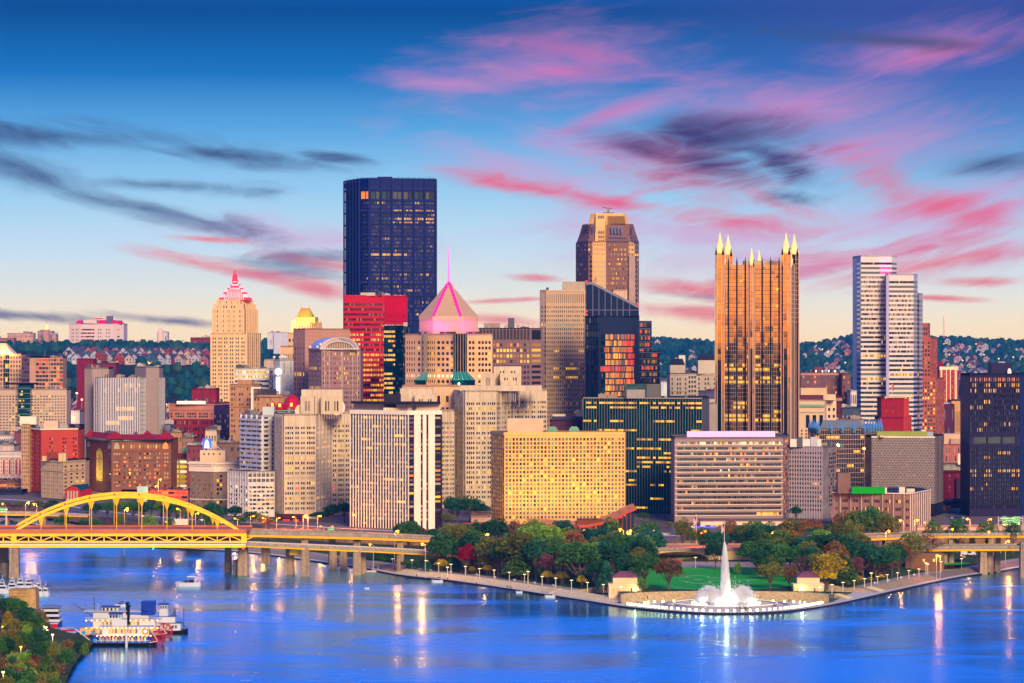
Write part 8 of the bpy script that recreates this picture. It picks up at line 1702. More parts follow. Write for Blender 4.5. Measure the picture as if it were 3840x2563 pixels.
# ================================================================ BOATS
m_hw = mat('boat_white',(190,190,202),.35,var=.03);m_hb = mat('boat_blue',(22,52,150),.4,var=.1);m_hk = mat('boat_black',(18,18,26),.4);m_hr = mat('boat_red',(170,26,44),.5);m_bulb = mat('warm_bulb',(255,200,110),.4,emit=(255,150,40),es=9)
def hull(mb,x0,x1,y,wd,z0,z1,rake=2.5,m=0,bow=-1):
    rg = []
    for k in range(9):
        f = k/8;x = x0+(x1-x0)*f;g_ = 1-abs(2*f-1)**4;e_ = (1-f)**6 if bow < 0 else f**6
        w_ = wd/2*max(.12,g_**.35 if (f < .5) == (bow < 0) else max(.75,g_));zt = z1+rake*.3*e_
        rg.append([(x,y-w_*.8,z0),(x,y+w_*.8,z0),(x,y+w_,zt),(x,y-w_,zt)])
    mb.loft(rg,m)
def riverboat(pa,pb,Y,label,front=True,tall=True):
    x0,x1 = X(pa,Y),X(pb,Y);L = x1-x0;W = 7.5;o = empty('riverboat',((x0+x1)/2,Y,0),label,'boat','moored sternwheel riverboats')
    q = lambda f: x0+L*f
    mb = MB();hull(mb,x0,q(.97),Y,W+1,-.4,1.2);mb.build('hull',m_hk,o)
    mb = MB();mb.box(q(.06),Y-W/2,1.21,q(.9),Y+W/2,4.);b1 = mb.build('main_deck_house',m_hb if front else mat('boat_tan',(206,160,110)),o)
    for k in range(15): xx = q(.16+.046*k);mb = MB();mb.box(xx,Y-W/2-.06,2.,xx+.7,Y-W/2-.01,3.5);mb.build('window',PANE['yqyoy'[k % 5]],b1)
    mb = MB()
    for k in range(9):   # painted wave scrolls
        xx = q(.1+.09*k);mb.face([(xx+.9*cos(a),Y-W/2-.03,2.2+.8*sin(a)) for a in [2*pi*j/10 for j in range(10)]])
    mb.build('painted_scrolls',mat('scroll_blue',(40,130,220),.5),b1)
    mb = MB();mb.prism([(q(.12),Y-W/2-.5),(q(.92),Y-W/2-.5),(q(.92),Y+W/2+.5),(q(.12),Y+W/2+.5)],4.01,4.2);mb.box(q(.2),Y-W/2+.2,4.2,q(.87),Y+W/2-.2,7.2);b2 = mb.build('upper_deck_house',m_hw,o)
    for k in range(10): xx = q(.3+.042*k);mb = MB();mb.box(xx,Y-W/2+.1,5.,xx+.75,Y-W/2+.19,6.6);mb.build('window',PANE['yoqyq'[k % 5]],b2)
    mb = MB();mb.box(q(.14),Y-W/2-.6,7.21,q(.92),Y+W/2+.6,7.4);mb.box(q(.33) if front else q(.2),Y-W/2+1.2,7.4,q(.55),Y+W/2-1,10.2);mb.build('pilot_deck',m_hw,o)
    mb = MB();mb.box(q(.29),Y-2,10.21,q(.47),Y+2,12.2);pw = mb.build('pilothouse',m_hw,o);mb = MB();mb.box(q(.28),Y-2.6,12.21,q(.48),Y+2.6,12.5);mb.build('roof',m_hb,pw)
    for k in range(4): mb = MB();xx = q(.3+.042*k);mb.box(xx,Y-2.06,10.8,xx+.8,Y-2.01,11.9);mb.build('window',PANE['bkte'[k]],pw)
    if not front: mb = MB();mb.box(q(.1),Y-W/2,10.6,q(.8),Y+W/2,10.8);mb.box(q(.2),Y-W/2+.5,7.4,q(.8),Y+W/2-.5,9.2,0);mb.build('sun_deck',m_hw,o);mb = MB();mb.box(q(.72),Y-W/2,9.2,q(.86),Y+W/2,14.4);mb.build('stair_house',m_hb,o)
    if tall:
        for s0 in (-1.2,1.2): mb = MB();mb.cyl(q(.56),Y+s0,7.4,14.5 if front else 13,.42,.42,10);mb.cyl(q(.56),Y+s0,14.5 if front else 13,15.6 if front else 14,.42,.8,10);mb.build('chimney',m_hk,o)
    mb = MB();R = 3.1;cx_,cz_ = q(.96),2.4
    for k in range(12): a = 2*pi*k/12;mb.box(cx_+R*.93*cos(a)-.35,Y-W*.36,cz_+R*.93*sin(a)-.12,cx_+R*.93*cos(a)+.35,Y+W*.36,cz_+R*.93*sin(a)+.12)
    for yy in (-W*.36,0,W*.36):
        for k in range(16): a,c = 2*pi*k/16,2*pi*(k+1)/16;mb.bar((cx_+R*cos(a),Y+yy,cz_+R*sin(a)),(cx_+R*cos(c),Y+yy,cz_+R*sin(c)),.22);mb.bar((cx_,Y+yy,cz_),(cx_+R*cos(a),Y+yy,cz_+R*sin(a)),.12)
    mb.build('paddle_wheel',m_hr,o)
    mb = MB();mb.bar((q(.88),Y-W/2-.3,7.2),(q(1.0),Y-W/2-.3,2.),.22);mb.bar((q(.88),Y-W/2-.3,1.4),(q(1.0),Y-W/2-.3,2.),.22)
    for z in (2.2,8.2):
        xa,xb = (q(.12),q(.9));mb.bar((xa,Y-W/2-.45,z),(xb,Y-W/2-.45,z),.12);[mb.bar((xa+(xb-xa)*k/22,Y-W/2-.45,z-1),(xa+(xb-xa)*k/22,Y-W/2-.45,z),.08) for k in range(23)]
    mb.build('railing',m_hw,o)
    for z,n in ((4.3,14),(7.3,14)):
        for k in range(n): xx = q(.13+.77*k/(n-1));mb = MB();mb.ball(xx,Y-W/2-.75,z-.2,.26,6);mb.build('deck_bulb',m_bulb,o)
    mb = MB()
    if front: mb.bar((q(.02),Y,1.6),(q(-.2),Y-1,6.5),.3);mb.cyl(q(.13),Y-2,1,16.5,.14,.08)
    else: mb.cyl(q(.2),Y,7,16,.14,.1);mb.bar((q(.2),Y,8),(q(-.04),Y-1,14),.2)
    mb.build('mast',m_hk if not front else m_hw,o)
    if front:
        mb = MB();xx = q(.82);[mb.face([(xx+a_*cos(a),Y-W/2+.12-.02*j,5.7+a_*sin(a)) for a in [2*pi*k/18 for k in range(18)]],j) for j,a_ in enumerate((1.45,1.15,.8))];mb.build('round_emblem',[mat('emblem_gold',(240,180,50),.5),mat('emblem_red',(150,30,40),.5),mat('emblem_white',(220,215,215),.5)],o)
    lamp_light((q(.5),Y-W/2-2.5,4.5),90,(1,.62,.25),.6);lamp_light((q(.25),Y-W/2-2.5,4.5),80,(1,.62,.25),.6);lamp_light((q(.75),Y-W/2-2.5,4.5),80,(1,.62,.25),.6)
    return o
riverboat(336,596,1190,'nearest sternwheel riverboat with a blue lower deck and black chimneys, moored at the near bank')
riverboat(284,630,1222,'longer riverboat with a crimson paddle wheel and upper sun deck, moored behind the nearest one',False)
Y_ = 1240.;x0,x1 = X(590,Y_),X(705,Y_);o = empty('towboat',((x0+x1)/2,Y_,0),'white towboat with a tall stepped pilothouse moored at the right end of the riverboats','boat');q = lambda f: x0+(x1-x0)*f
mb = MB();hull(mb,x0,x1,Y_,6,-.4,1.2,bow=1);mb.build('hull',m_hk,o);mb = MB();mb.box(q(.02),Y_-2.6,1.2,q(.78),Y_+2.6,4.2);mb.box(q(.05),Y_-2.2,4.4,q(.6),Y_+2.2,6.8);mb.box(q(.08),Y_-1.8,7.,q(.36),Y_+1.8,9.4);c = mb.build('deck_house',m_hw,o);mb = MB();mb.box(q(0),Y_-3,4.21,q(.8),Y_+3,4.39);mb.box(q(.03),Y_-2.4,6.81,q(.62),Y_+2.4,6.99);mb.build('deck_edge',m_hb,o)
mb = MB();mb.box(q(.09),Y_-1.5,9.4,q(.34),Y_+1.5,11.6);pw = mb.build('pilothouse',m_hw,o);mb = MB();mb.box(q(.05),Y_-2,11.6,q(.38),Y_+2,12);mb.build('roof',m_hb,pw)
for k in range(6): mb = MB();xx = q(.1+.1*k);mb.box(xx,Y_-2.66,2.2,xx+.7,Y_-2.61,3.4);mb.build('window',PANE['ykyykk'[k]],c)
for k in range(3): mb = MB();xx = q(.11+.08*k);mb.box(xx,Y_-1.56,10,xx+.6,Y_-1.51,11.2);mb.build('window',PANE['t'],pw)
for s0 in (.5,.56): mb = MB();mb.bar((q(s0),Y_,6.8),(q(s0)+.6,Y_,10),.4);mb.build('funnel',m_hk,o)
mb = MB();mb.cyl(q(.22),Y_,12,14.5,.1);mb.cyl(q(.86),Y_,1.2,10,.12);mb.bar((q(.8),Y_,4.4),(q(.98),Y_,1.4),.2);mb.build('mast',m_hk,o);lamp_light((q(.3),Y_-4,4),100,(1,.7,.35),.5)
def motorboat(px,py,Lp,label,cab='dark',cat='boat',top=True):
    Y_ = YG(py,.0);L = Lp*Y_/F;x = X(px,Y_);o = empty('motorboat',(x,Y_,0),label,cat,'small motorboats');W = L*.32
    mb = MB();hull(mb,x-L/2,x+L/2,Y_,W,-.15,L*.13+.4,rake=1.2);mb.build('hull',m_hw,o);z = L*.13+.4
    mb = MB();mb.loft([[(x-L*.2,Y_-W*.36,z),(x+L*.25,Y_-W*.36,z),(x+L*.25,Y_+W*.36,z),(x-L*.2,Y_+W*.36,z)],[(x-L*.08,Y_-W*.3,z+L*.11),(x+L*.22,Y_-W*.3,z+L*.11),(x+L*.22,Y_+W*.3,z+L*.11),(x-L*.08,Y_+W*.3,z+L*.11)]]);mb.build('windshield',PANE['b'],o)
    if top: mb = MB();mb.loft([[(x-L*.05,Y_-W*.38,z+L*.22),(x+L*.3,Y_-W*.38,z+L*.22),(x+L*.3,Y_+W*.38,z+L*.22),(x-L*.05,Y_+W*.38,z+L*.22)],[(x,Y_-W*.3,z+L*.27),(x+L*.26,Y_-W*.3,z+L*.27),(x+L*.26,Y_+W*.3,z+L*.27),(x,Y_+W*.3,z+L*.27)]]);[mb.bar((x+L*f,Y_+W*g*.36,z),(x+L*f,Y_+W*g*.36,z+L*.23),.1) for f in (0,.26) for g in (-1,1)];mb.build('canopy',mat('canopy_navy',(24,34,80)) if cab == 'dark' else m_hw,o)
    mb = MB();mb.box(x+L*.3,Y_-W*.3,z,x+L*.42,Y_+W*.3,z+.35);mb.build('seat',mat('seat_tan',(190,160,140)),o);return o
for a in [(1640,2185,42,'white cabin cruiser with a navy canopy moored below the left end of the riverside steps'),(1947,2225,25,'small open white boat moored halfway along the riverside steps','dark','boat',False),(2062,2242,39,'white cabin cruiser moored below the right half of the riverside steps','white'),(1295,2136,28,'small white boat moored beside the last bank piers of the viaduct'),(1376,2210,18,'tiny white boat drifting alone on the open river below the viaduct','dark','boat',False),(450,2276,42,'white runabout with a blue bimini top drifting above the riverboats'),(706,2200,92,'long white cruise boat under way left of the open river, below the arch bridge piers','white')]: motorboat(*a)
Yk = YG(2142,.3);x = X(1353,Yk);mb = MB();mb.box(x-3,Yk-.9,-.2,x+9,Yk+.9,.5);[mb.cyl(x-3+k*3,Yk-.8,.5,3. if k > 2 else 1.4,.1) for k in range(5)];mb.bar((x+6,Yk-.8,1.4),(x+9,Yk-.8,1.4),.1);tag(mb.build('floating_dock',m_rail),'small pale floating dock beside the walk under the viaduct','dock')
Yk = 1498;x = X(1270,1590)
def yacht(px,py,Lp,label,h=6.5,navy=False):
    Y_ = YG(py,0);L = Lp*Y_/F;x = X(px,Y_);o = empty('yacht',(x,Y_,0),label,'boat','moored yachts at the left edge');mb = MB();hull(mb,x-L/2,x+L/2,Y_,4,-.2,1.7,bow=1);mb.build('hull',m_hw,o)
    mb = MB();mb.box(x-L*.4,Y_-1.6,1.7,x+L*.25,Y_+1.6,3.9);mb.box(x-L*.3,Y_-1.3,3.9,x+L*.1,Y_+1.3,h*.8);c = mb.build('cabin',m_hw,o);mb = MB();mb.box(x-L*.34,Y_-1.66,2.4,x+L*.2,Y_-1.61,3.3);mb.box(x-L*.25,Y_-1.36,h*.62,x+L*.06,Y_-1.31,h*.75);mb.build('window',PANE['b'],c)
    mb = MB();mb.bar((x-L*.2,Y_-1.2,h*.8),(x-L*.1,Y_,h),.25);mb.bar((x+L*.1,Y_-1.2,h*.8),(x,Y_,h),.25);mb.bar((x-L*.1,Y_,h),(x,Y_,h),.3);mb.cyl(x-L*.05,Y_,h,h+2.2,.08);mb.build('radar_arch',m_hw,o)
    if navy: mb = MB();mb.box(x-L*.1,Y_-1.5,4.4,x+L*.3,Y_+1.5,4.8);mb.build('canopy',mat('canopy_navy'),o)
for a in [(12,2226,58,'white yacht with blue covers moored at the far left edge of the river'),(50,2219,42,'white yacht with its arch showing over the left end of the stone pier'),(82,2214,44,'white yacht with a red detail above the middle of the stone pier',6.8),(112,2214,40,'white yacht with navy cushions above the right end of the stone pier',6.4,True),(150,2236,34,'boxy white cabin yacht just right of the stone pier',7.6),(173,2236,26,'small white boat with a navy canopy at the right end of the moored yachts',5.,True)]: yacht(*a)
Y_ = YG(2346,0);x0,x1 = X(158,Y_),X(229,Y_);o = empty('ferry',((x0+x1)/2,Y_,0),'white three deck excursion boat with a grey roof moored behind the near bank trees','boat');mb = MB();hull(mb,x0-2,x1,Y_,9,-.3,1.8,bow=-1);mb.build('hull',m_hk,o)
mb = MB();[mb.box(x0,Y_-4+k*.3,1.8+k*2.1,x1-k*.3,Y_+5,1.8+k*2.1+1.0) for k in range(3)];mb.build('deck',m_hw,o);mb = MB();mb.box(x0,Y_-3.4,2.8,x1-.5,Y_+4.4,3.9);mb.box(x0,Y_-3.1,4.9,x1-.8,Y_+4.2,6.);mb.build('window_band',PANE['d'],o)
mb = MB();mb.loft([[(x0,Y_-4,7.6),(x1,Y_-4,7.6),(x1,Y_+5,7.6),(x0,Y_+5,7.6)],[(x0,Y_-2,8.4),(x1-2,Y_-2,8.2),(x1-2,Y_+4,8.2),(x0,Y_+4,8.4)]]);[mb.cyl(x0+1+k*2,Y_-3.6,6.9,7.6,.1) for k in range(4)];mb.build('roof',mat('ferry_roof',(110,130,160),.5),o)
# pontoon, gangway and kiosk
Y_ = 1225.;mb = MB();mb.prism([(X(186,Y_+20),Y_+20),(X(292,Y_-8),Y_-8),(X(292,Y_+12),Y_+12),(X(215,Y_+34),Y_+34)],-.3,1.);tag(mb.build('landing_stage',m_pave),'grey floating landing stage between the near bank and the riverboats','landing stage')
o = empty('gangway',(X(240,Y_),Y_,1),'red sided white railed gangway crossing the grey landing stage','gangway');mb = MB();mb.bar((X(196,Y_),Y_,2.0),(X(282,Y_),Y_-2,2.8),.25,.8);mb.build('beam',m_hr,o);mb = MB();[mb.bar((X(196+k*6,Y_),Y_-.05*k,2.4),(X(196+k*6,Y_),Y_-.05*k,3.5),.1) for k in range(15)];mb.bar((X(196,Y_),Y_,3.3),(X(282,Y_),Y_-2,4.1),.12);mb.build('railing',m_hw,o)
o = empty('kiosk',(X(206,1240),1240,1),'small bright red ticket kiosk with blue panel on the landing stage','kiosk');mb = MB();x = X(206,1240);mb.box(x-1.6,1239,1,x+1.2,1242,3.8);mb.build('wall',m_hr,o);mb = MB();mb.box(x+1.25,1239.2,1,x+2.2,1241,3.4);mb.build('panel',m_hb,o);mb = MB();mb.box(x-1.8,1238.8,3.8,x+1.4,1242.2,4.1);mb.build('roof',m_hw,o)
mb = MB();x = X(474,1182);mb.cyl(x,1182,-1,6,.5,.45,10);tag(mb.build('mooring_pile',m_hw),'single white mooring pile standing in front of the nearest riverboat','pile')
# stone arch pier
YS = YG(2290,0);o = empty('stone_pier',(X(85,YS),YS,0),'old sandstone bridge abutment with an arch at the left edge, yachts behind it','stone pier');m_ss = mat('sandstone_blocks',(176,138,88),.9,var=.3,ns=.5,streak=.2)
xa,xb,xc = X(33,YS),X(103,YS),X(134,YS);zt = Z(2212,YS);c_,r_ = X(74,YS),2.1;mb = MB();A = [(c_-r_*cos(a),1.5+1.9*sin(a)) for a in [pi*k/12 for k in range(13)]]
mb.face([(xa,YS,-1),(A[0][0],YS,-1),*[(x,YS,z) for x,z in A[:7]],(c_,YS,zt),(xa,YS,zt)]);mb.face([(c_,YS,zt),*[(x,YS,z) for x,z in A[6:]],(A[-1][0],YS,-1),(xb,YS,-1),(xb,YS,zt)])
for (x0_,z0_),(x1_,z1_) in zip(A,A[1:]): mb.face([(x0_,YS,z0_),(x0_,YS+9,z0_),(x1_,YS+9,z1_),(x1_,YS,z1_)])
mb.face([(xa,YS,zt),(xb,YS,zt),(xb,YS+9,zt),(xa,YS+9,zt)]);mb.face([(xa,YS+9,-1),(xa,YS,-1),(xa,YS,zt),(xa,YS+9,zt)]);mb.build('arch_wall',m_ss,o)
mb = MB();mb.loft([[(xb+.02,YS-.8,-1),(xc+.3,YS-.8,-1),(xc+.3,YS+9,-1),(xb+.02,YS+9,-1)],[(xb+.02,YS-.5,zt+.3),(xc,YS-.5,zt+.3),(xc,YS+9,zt+.3),(xb+.02,YS+9,zt+.3)]]);mb.build('buttress',m_ss,o);mb = MB();[mb.box(xa-.1,YS-.12,z,xb,YS-.02,z+.2) for z in (zt-.4,zt-1.6,zt-3)];mb.build('string_course',mat('sandstone_dark',(130,96,60)),o)
# ================================================================ VEHICLES
CC = {'white': (220,220,225),'silver': (150,154,164),'black': (20,20,26),'red': (150,20,28),'blue': (36,60,120),'grey': (86,88,96)}
def car_proto(c):
    o = empty('car',(0,0,0),'x','car');mb = MB();mb.loft([[(-2.2,-.9,.35),(2.2,-.9,.35),(2.2,.9,.35),(-2.2,.9,.35)],[(-2.25,-.9,.75),(2.25,-.9,.8),(2.25,.9,.8),(-2.25,.9,.75)],[(-2.1,-.85,.95),(2.15,-.85,.95),(2.15,.85,.95),(-2.1,.85,.95)]]);mb.build('body',mat('paint_'+c,CC[c],.3,var=.02),o)
    mb = MB();mb.loft([[(-1.2,-.8,.95),(1.6,-.8,.95),(1.6,.8,.95),(-1.2,.8,.95)],[(-.5,-.68,1.42),(1.1,-.68,1.42),(1.1,.68,1.42),(-.5,.68,1.42)]]);mb.build('windows',PANE['d'],o);mb = MB();mb.box(-.52,-.66,1.42,1.1,.66,1.48);mb.build('roof',mat('paint_'+c),o)
    for x in (-1.35,1.35):
        for y in (-.88,.7): mb = MB();mb.loft([[(x+.34*cos(a),yy,.34+.34*sin(a)) for a in [2*pi*k/10 for k in range(10)]] for yy in (y,y+.2)]);mb.build('wheel',m_hk,o)
    for y in (-.7,.5): mb = MB();mb.box(-2.27,y,.6,-2.2,y+.2,.75);mb.build('headlight',PANE['w'],o)
    return o
CP = {c: car_proto(c) for c in CC};rc = random.Random(9);ck = {}
CARS = [(px,1722,9.53,'on the street behind the park trees') for px in (1600,1690,2340,2420,2460,2484,2500,2520,2542,2380,3060,3110)]+[(px,2222,Z(1802,2222)+.1,'on the deck at the left edge') for px in (4,18,34,52,68)]+[(px,2092,Z(1835,2092)+.1,'on the orange lit deck') for px in (565,590,618,645,672,696)]+[(px,1880,9.56,'in the lot beside the dark plum tower') for px in (3572,3586,3600,3612,3624)]+[(px,1690,9.56,'parked behind the expressway piers') for px in (3590,3612,3630,3660,3684)]+[(3430,1600,5.02,'at the edge of the small right lawn'),(3566,1585,5.02,'beside the right viaduct pier'),(3610,1605,5.02,'under the right viaduct'),(3664,1600,5.02,'beside the stone piers of the right viaduct')]+[(px,YB+6+rc.uniform(0,8),zB(2037)+.05,'on the lower deck of the arch bridge') for px in (140,260,410,590,770)]+[(px,1765,9.53,'on the riverside road behind the arch bridge') for px in (215,240,500,730)]
for px,Y_,z,where in sorted(CARS):
    c = rc.choice(list(CC));b_ = c+' car '+where;k = ck.get(b_,0);ck[b_] = k+1
    place(CP[c],(X(px,Y_),Y_,z),rc.choice([0,pi]) if 'deck of' in where or 'street' in where or 'road' in where else rc.uniform(1.2,1.9),None,b_+('' if k == 0 else ', '+ORD[k]+' such from the left'),'cars on decks and streets')
for q in CP.values():
    if 'used' not in q:
        for c in list(q.children): bpy.data.objects.remove(c)
        bpy.data.objects.remove(q)
Y_ = 1620.;o = empty('truck',(X(3635,Y_),Y_,5),'white flatbed truck parked under the right viaduct','truck');x = X(3620,Y_);mb = MB();mb.box(x-2.5,Y_-1,5.6,x+3,Y_+1,6.3);mb.box(x-2.5,Y_-1,6.3,x+1,Y_+1,7.4);mb.build('load_bed',m_hw,o);mb = MB();mb.loft([[(x+3.1,Y_-1,5.5),(x+5.6,Y_-1,5.5),(x+5.6,Y_+1,5.5),(x+3.1,Y_+1,5.5)],[(x+3.1,Y_-1,6.4),(x+5.5,Y_-1,6.4),(x+5.5,Y_+1,6.4),(x+3.1,Y_+1,6.4)],[(x+3.1,Y_-.9,7.3),(x+4.4,Y_-.9,7.3),(x+4.4,Y_+.9,7.3),(x+3.1,Y_+.9,7.3)]]);mb.build('cab',m_hw,o)
for dx_ in (-1.6,1.,4.6): mb = MB();mb.loft([[(x+dx_+.5*cos(a),yy,5.5+.5*sin(a)) for a in [2*pi*k/10 for k in range(10)]] for yy in (Y_-1.05,Y_-.8)]);mb.build('wheel',m_hk,o)
# ================================================================ SIGNS, POLES
m_sg = mat('sign_green',(10,150,60),.4,emit=(0,220,90),es=.12);m_tx = mat('sign_letter',(240,240,230),.5,emit=(255,255,240),es=.5)
def gantry(px0,px1,Y_,zb,boards,label,arm=True):
    o = empty('sign_gantry',(X(px0,Y_),Y_,zb),label,'road sign');mb = MB();zt = max(Z(b_[2],Y_) for b_ in boards)
    for p in (px0,px1): mb.cyl(X(p,Y_),Y_+.3,zb,zt,.35,.3)
    mb.bar((X(px0,Y_),Y_+.3,zt-1.2),(X(px1,Y_),Y_+.3,zt-1.2),.3);mb.bar((X(px0,Y_),Y_+.3,zt-2.4),(X(px1,Y_),Y_+.3,zt-2.4),.3);mb.build('frame',m_post,o)
    for (a,b_,t0,t1,txt) in boards:
        mb = MB();xa,xb,za,zb_ = X(a,Y_),X(b_,Y_),Z(t1,Y_),Z(t0,Y_);mb.box(xa,Y_-.1,za,xb,Y_+.1,zb_);s_ = mb.build('sign_board',m_sg,o);mb = MB();mb.box(xa-.08,Y_-.06,za-.08,xb+.08,Y_+.12,zb_+.08);mb.build('border',m_white,s_)
        for k,tl_ in enumerate(txt): text(tl_,(zb_-za)/(len(txt)+.6)*.8,m_tx,s_,((xa+xb)/2,Y_-.14,zb_-(zb_-za)*(k+.6)/(len(txt)+.2)))
        for k in range(3): mb = MB();mb.ball(xa+(xb-xa)*(k+.5)/3,Y_-.7,za-.3,.18);mb.build('sign_lamp',m_yl_l,o)
gantry(3174,3222,1650,Z(2010,1650),[(3179,3201,1960,1980,['LIBERTY AVE','CITY CENTER']),(3202,3225,1967,1979,['BOULEVARD','OF ALLIES'])],'green highway signs on a gantry in front of the low brown block')
gantry(3744,3836,1660,Z(1998,1660),[(3760,3772,1937,1966,['SOUTH','79']),(3773,3801,1942,1966,['FT PITT BRIDGE','PITTSBURGH','ONE MILE']),(3802,3824,1938,1964,['BLVD OF THE','ALLIES','ONE MILE'])],'large green highway signs on a gantry at the right edge below the dark plum tower')
gantry(1232,1251,1600,Z(2006,1600),[(1231,1251,1982,2000,['WEST','END'])],'green highway sign standing on the upper viaduct below the steel clad tower')
gantry(-8,24,1780,9.5,[(-6,22,1905,1917,['NORTH SHORE'])],'green highway sign at the far left edge above the short yellow bridge')
gantry(3372,3390,1590,6,[(3372,3387,2022,2036,['EXIT'])],'small green exit sign between the two expressway viaducts')
Y_ = 1740.;o = empty('back_of_billboard',(X(675,Y_),Y_,9.5),'blank white ribbed back of a wide road sign behind the right half of the arch','road sign');mb = MB();mb.box(X(645,Y_),Y_,Z(1969,Y_),X(706,Y_),Y_+.2,Z(1947,Y_));mb.build('panel',m_rail,o);mb = MB();[mb.box(X(648+k*9,Y_),Y_-.2,Z(1969,Y_),X(649.5+k*9,Y_),Y_-.02,Z(1947,Y_)) for k in range(7)];[mb.bar((X(p,Y_),Y_+.4,9.5),(X(p,Y_),Y_+.4,Z(1950,Y_)),.4) for p in (655,696)];mb.build('frame',m_post,o)
Y_ = 1660.;o = empty('sign_gantry',(X(2790,Y_),Y_,9.5),'brown steel sign gantry seen from behind, above the fountain to the right','road sign');mb = MB();[mb.bar((X(p,Y_),Y_,9),(X(p,Y_),Y_,Z(1985,Y_)),.9) for p in (2789,2801)];mb.build('post',mat('rust_post',(150,90,66)),o);mb = MB();mb.box(X(2788,Y_),Y_-.2,Z(1996,Y_),X(2803,Y_),Y_+.3,Z(1984,Y_));mb.build('panel',m_post,o)
Y_ = 1790.;o = empty('neon_script',(X(2640,Y_),Y_-1,12),'blue glowing neon script sign on the pale wall of the entrance pavilion','neon sign');text('Pittsburgh',3.2,mat('blue_neon',(60,110,255),.4,emit=(20,70,255),es=3),o,(X(2641,Y_),Y_-1,Z(1977,Y_)),name='script')
Y_ = 1843.;
m_fr,m_fw,m_fb_ = mat('flag_red'),m_white,mat('flag_blue',(40,60,130),.8)
for (px,t0,Y_,zb,ls) in ((2611,1931,1640,6,'US flag on a tall pole at the left end of the banded brown block'),(2716,1955,1530,5,'US flag hanging on the tallest pole directly behind the fountain jet'),(2815,1966,1720,9.5,'US flag on a short pole beside the low pavilion'),(3143,1785,1780,12,'US flag on the roof edge of the low brown block beside the stair tower')):
    o = empty('flagpole',(X(px,Y_),Y_,zb),ls,'flagpole');mb = MB();zt = Z(t0,Y_);mb.cyl(X(px,Y_),Y_,zb,zt,.22,.1);mb.ball(X(px,Y_),Y_,zt,.25);mb.build('pole',m_rail,o);mb = MB();x = X(px,Y_)
    for k in range(7): mb.face([(x-.2,Y_-.1,zt-1.2-k*.55),(x-1.5,Y_-.3,zt-2.0-k*.65),(x-1.4,Y_-.3,zt-2.65-k*.65),(x-.2,Y_-.1,zt-1.75-k*.55)],k % 2)
    mb.face([(x-.2,Y_-.14,zt-1.1),(x-.8,Y_-.24,zt-1.4),(x-.8,Y_-.24,zt-3.4),(x-.2,Y_-.14,zt-3.)],2);mb.build('flag',[m_fr,m_fw,m_fb_],o)
Y_ = 1700.;o = empty('teal_roof_hall',(X(3180,1560),1560,5),'low hall with a teal ribbed roof half hidden by the trees under the expressway','hall');mb = MB();Y_ = 1560.;mb.face([(X(3150,Y_),Y_+10,Z(2028,Y_)),(X(3176,Y_),Y_+12,Z(2026,Y_)),(X(3224,Y_),Y_,Z(2054,Y_)),(X(3150,Y_),Y_,Z(2056,Y_))]);mb.build('roof',mat('teal_hall_roof',(50,140,170),.5),o);mb = MB();mb.box(X(3152,Y_),Y_+.5,5,X(3222,Y_),Y_+9,Z(2057,Y_));mb.build('wall',m_conc2,o)
Y_ = 1545.;o = empty('service_building',(X(3460,Y_),Y_,2.4),'low orange lit service building with two yellow windows under the lower expressway viaduct','building');mb = MB();mb.box(X(3395,Y_),Y_,1.,X(3540,Y_),Y_+12,Z(2076,Y_));mb.build('wall',mat('service_wall',(120,82,60)),o)
for p in (3460,3498): mb = MB();mb.box(X(p,Y_),Y_-.05,Z(2107,Y_),X(p+9,Y_),Y_-.01,Z(2097,Y_));mb.build('window',PANE['y'],o)
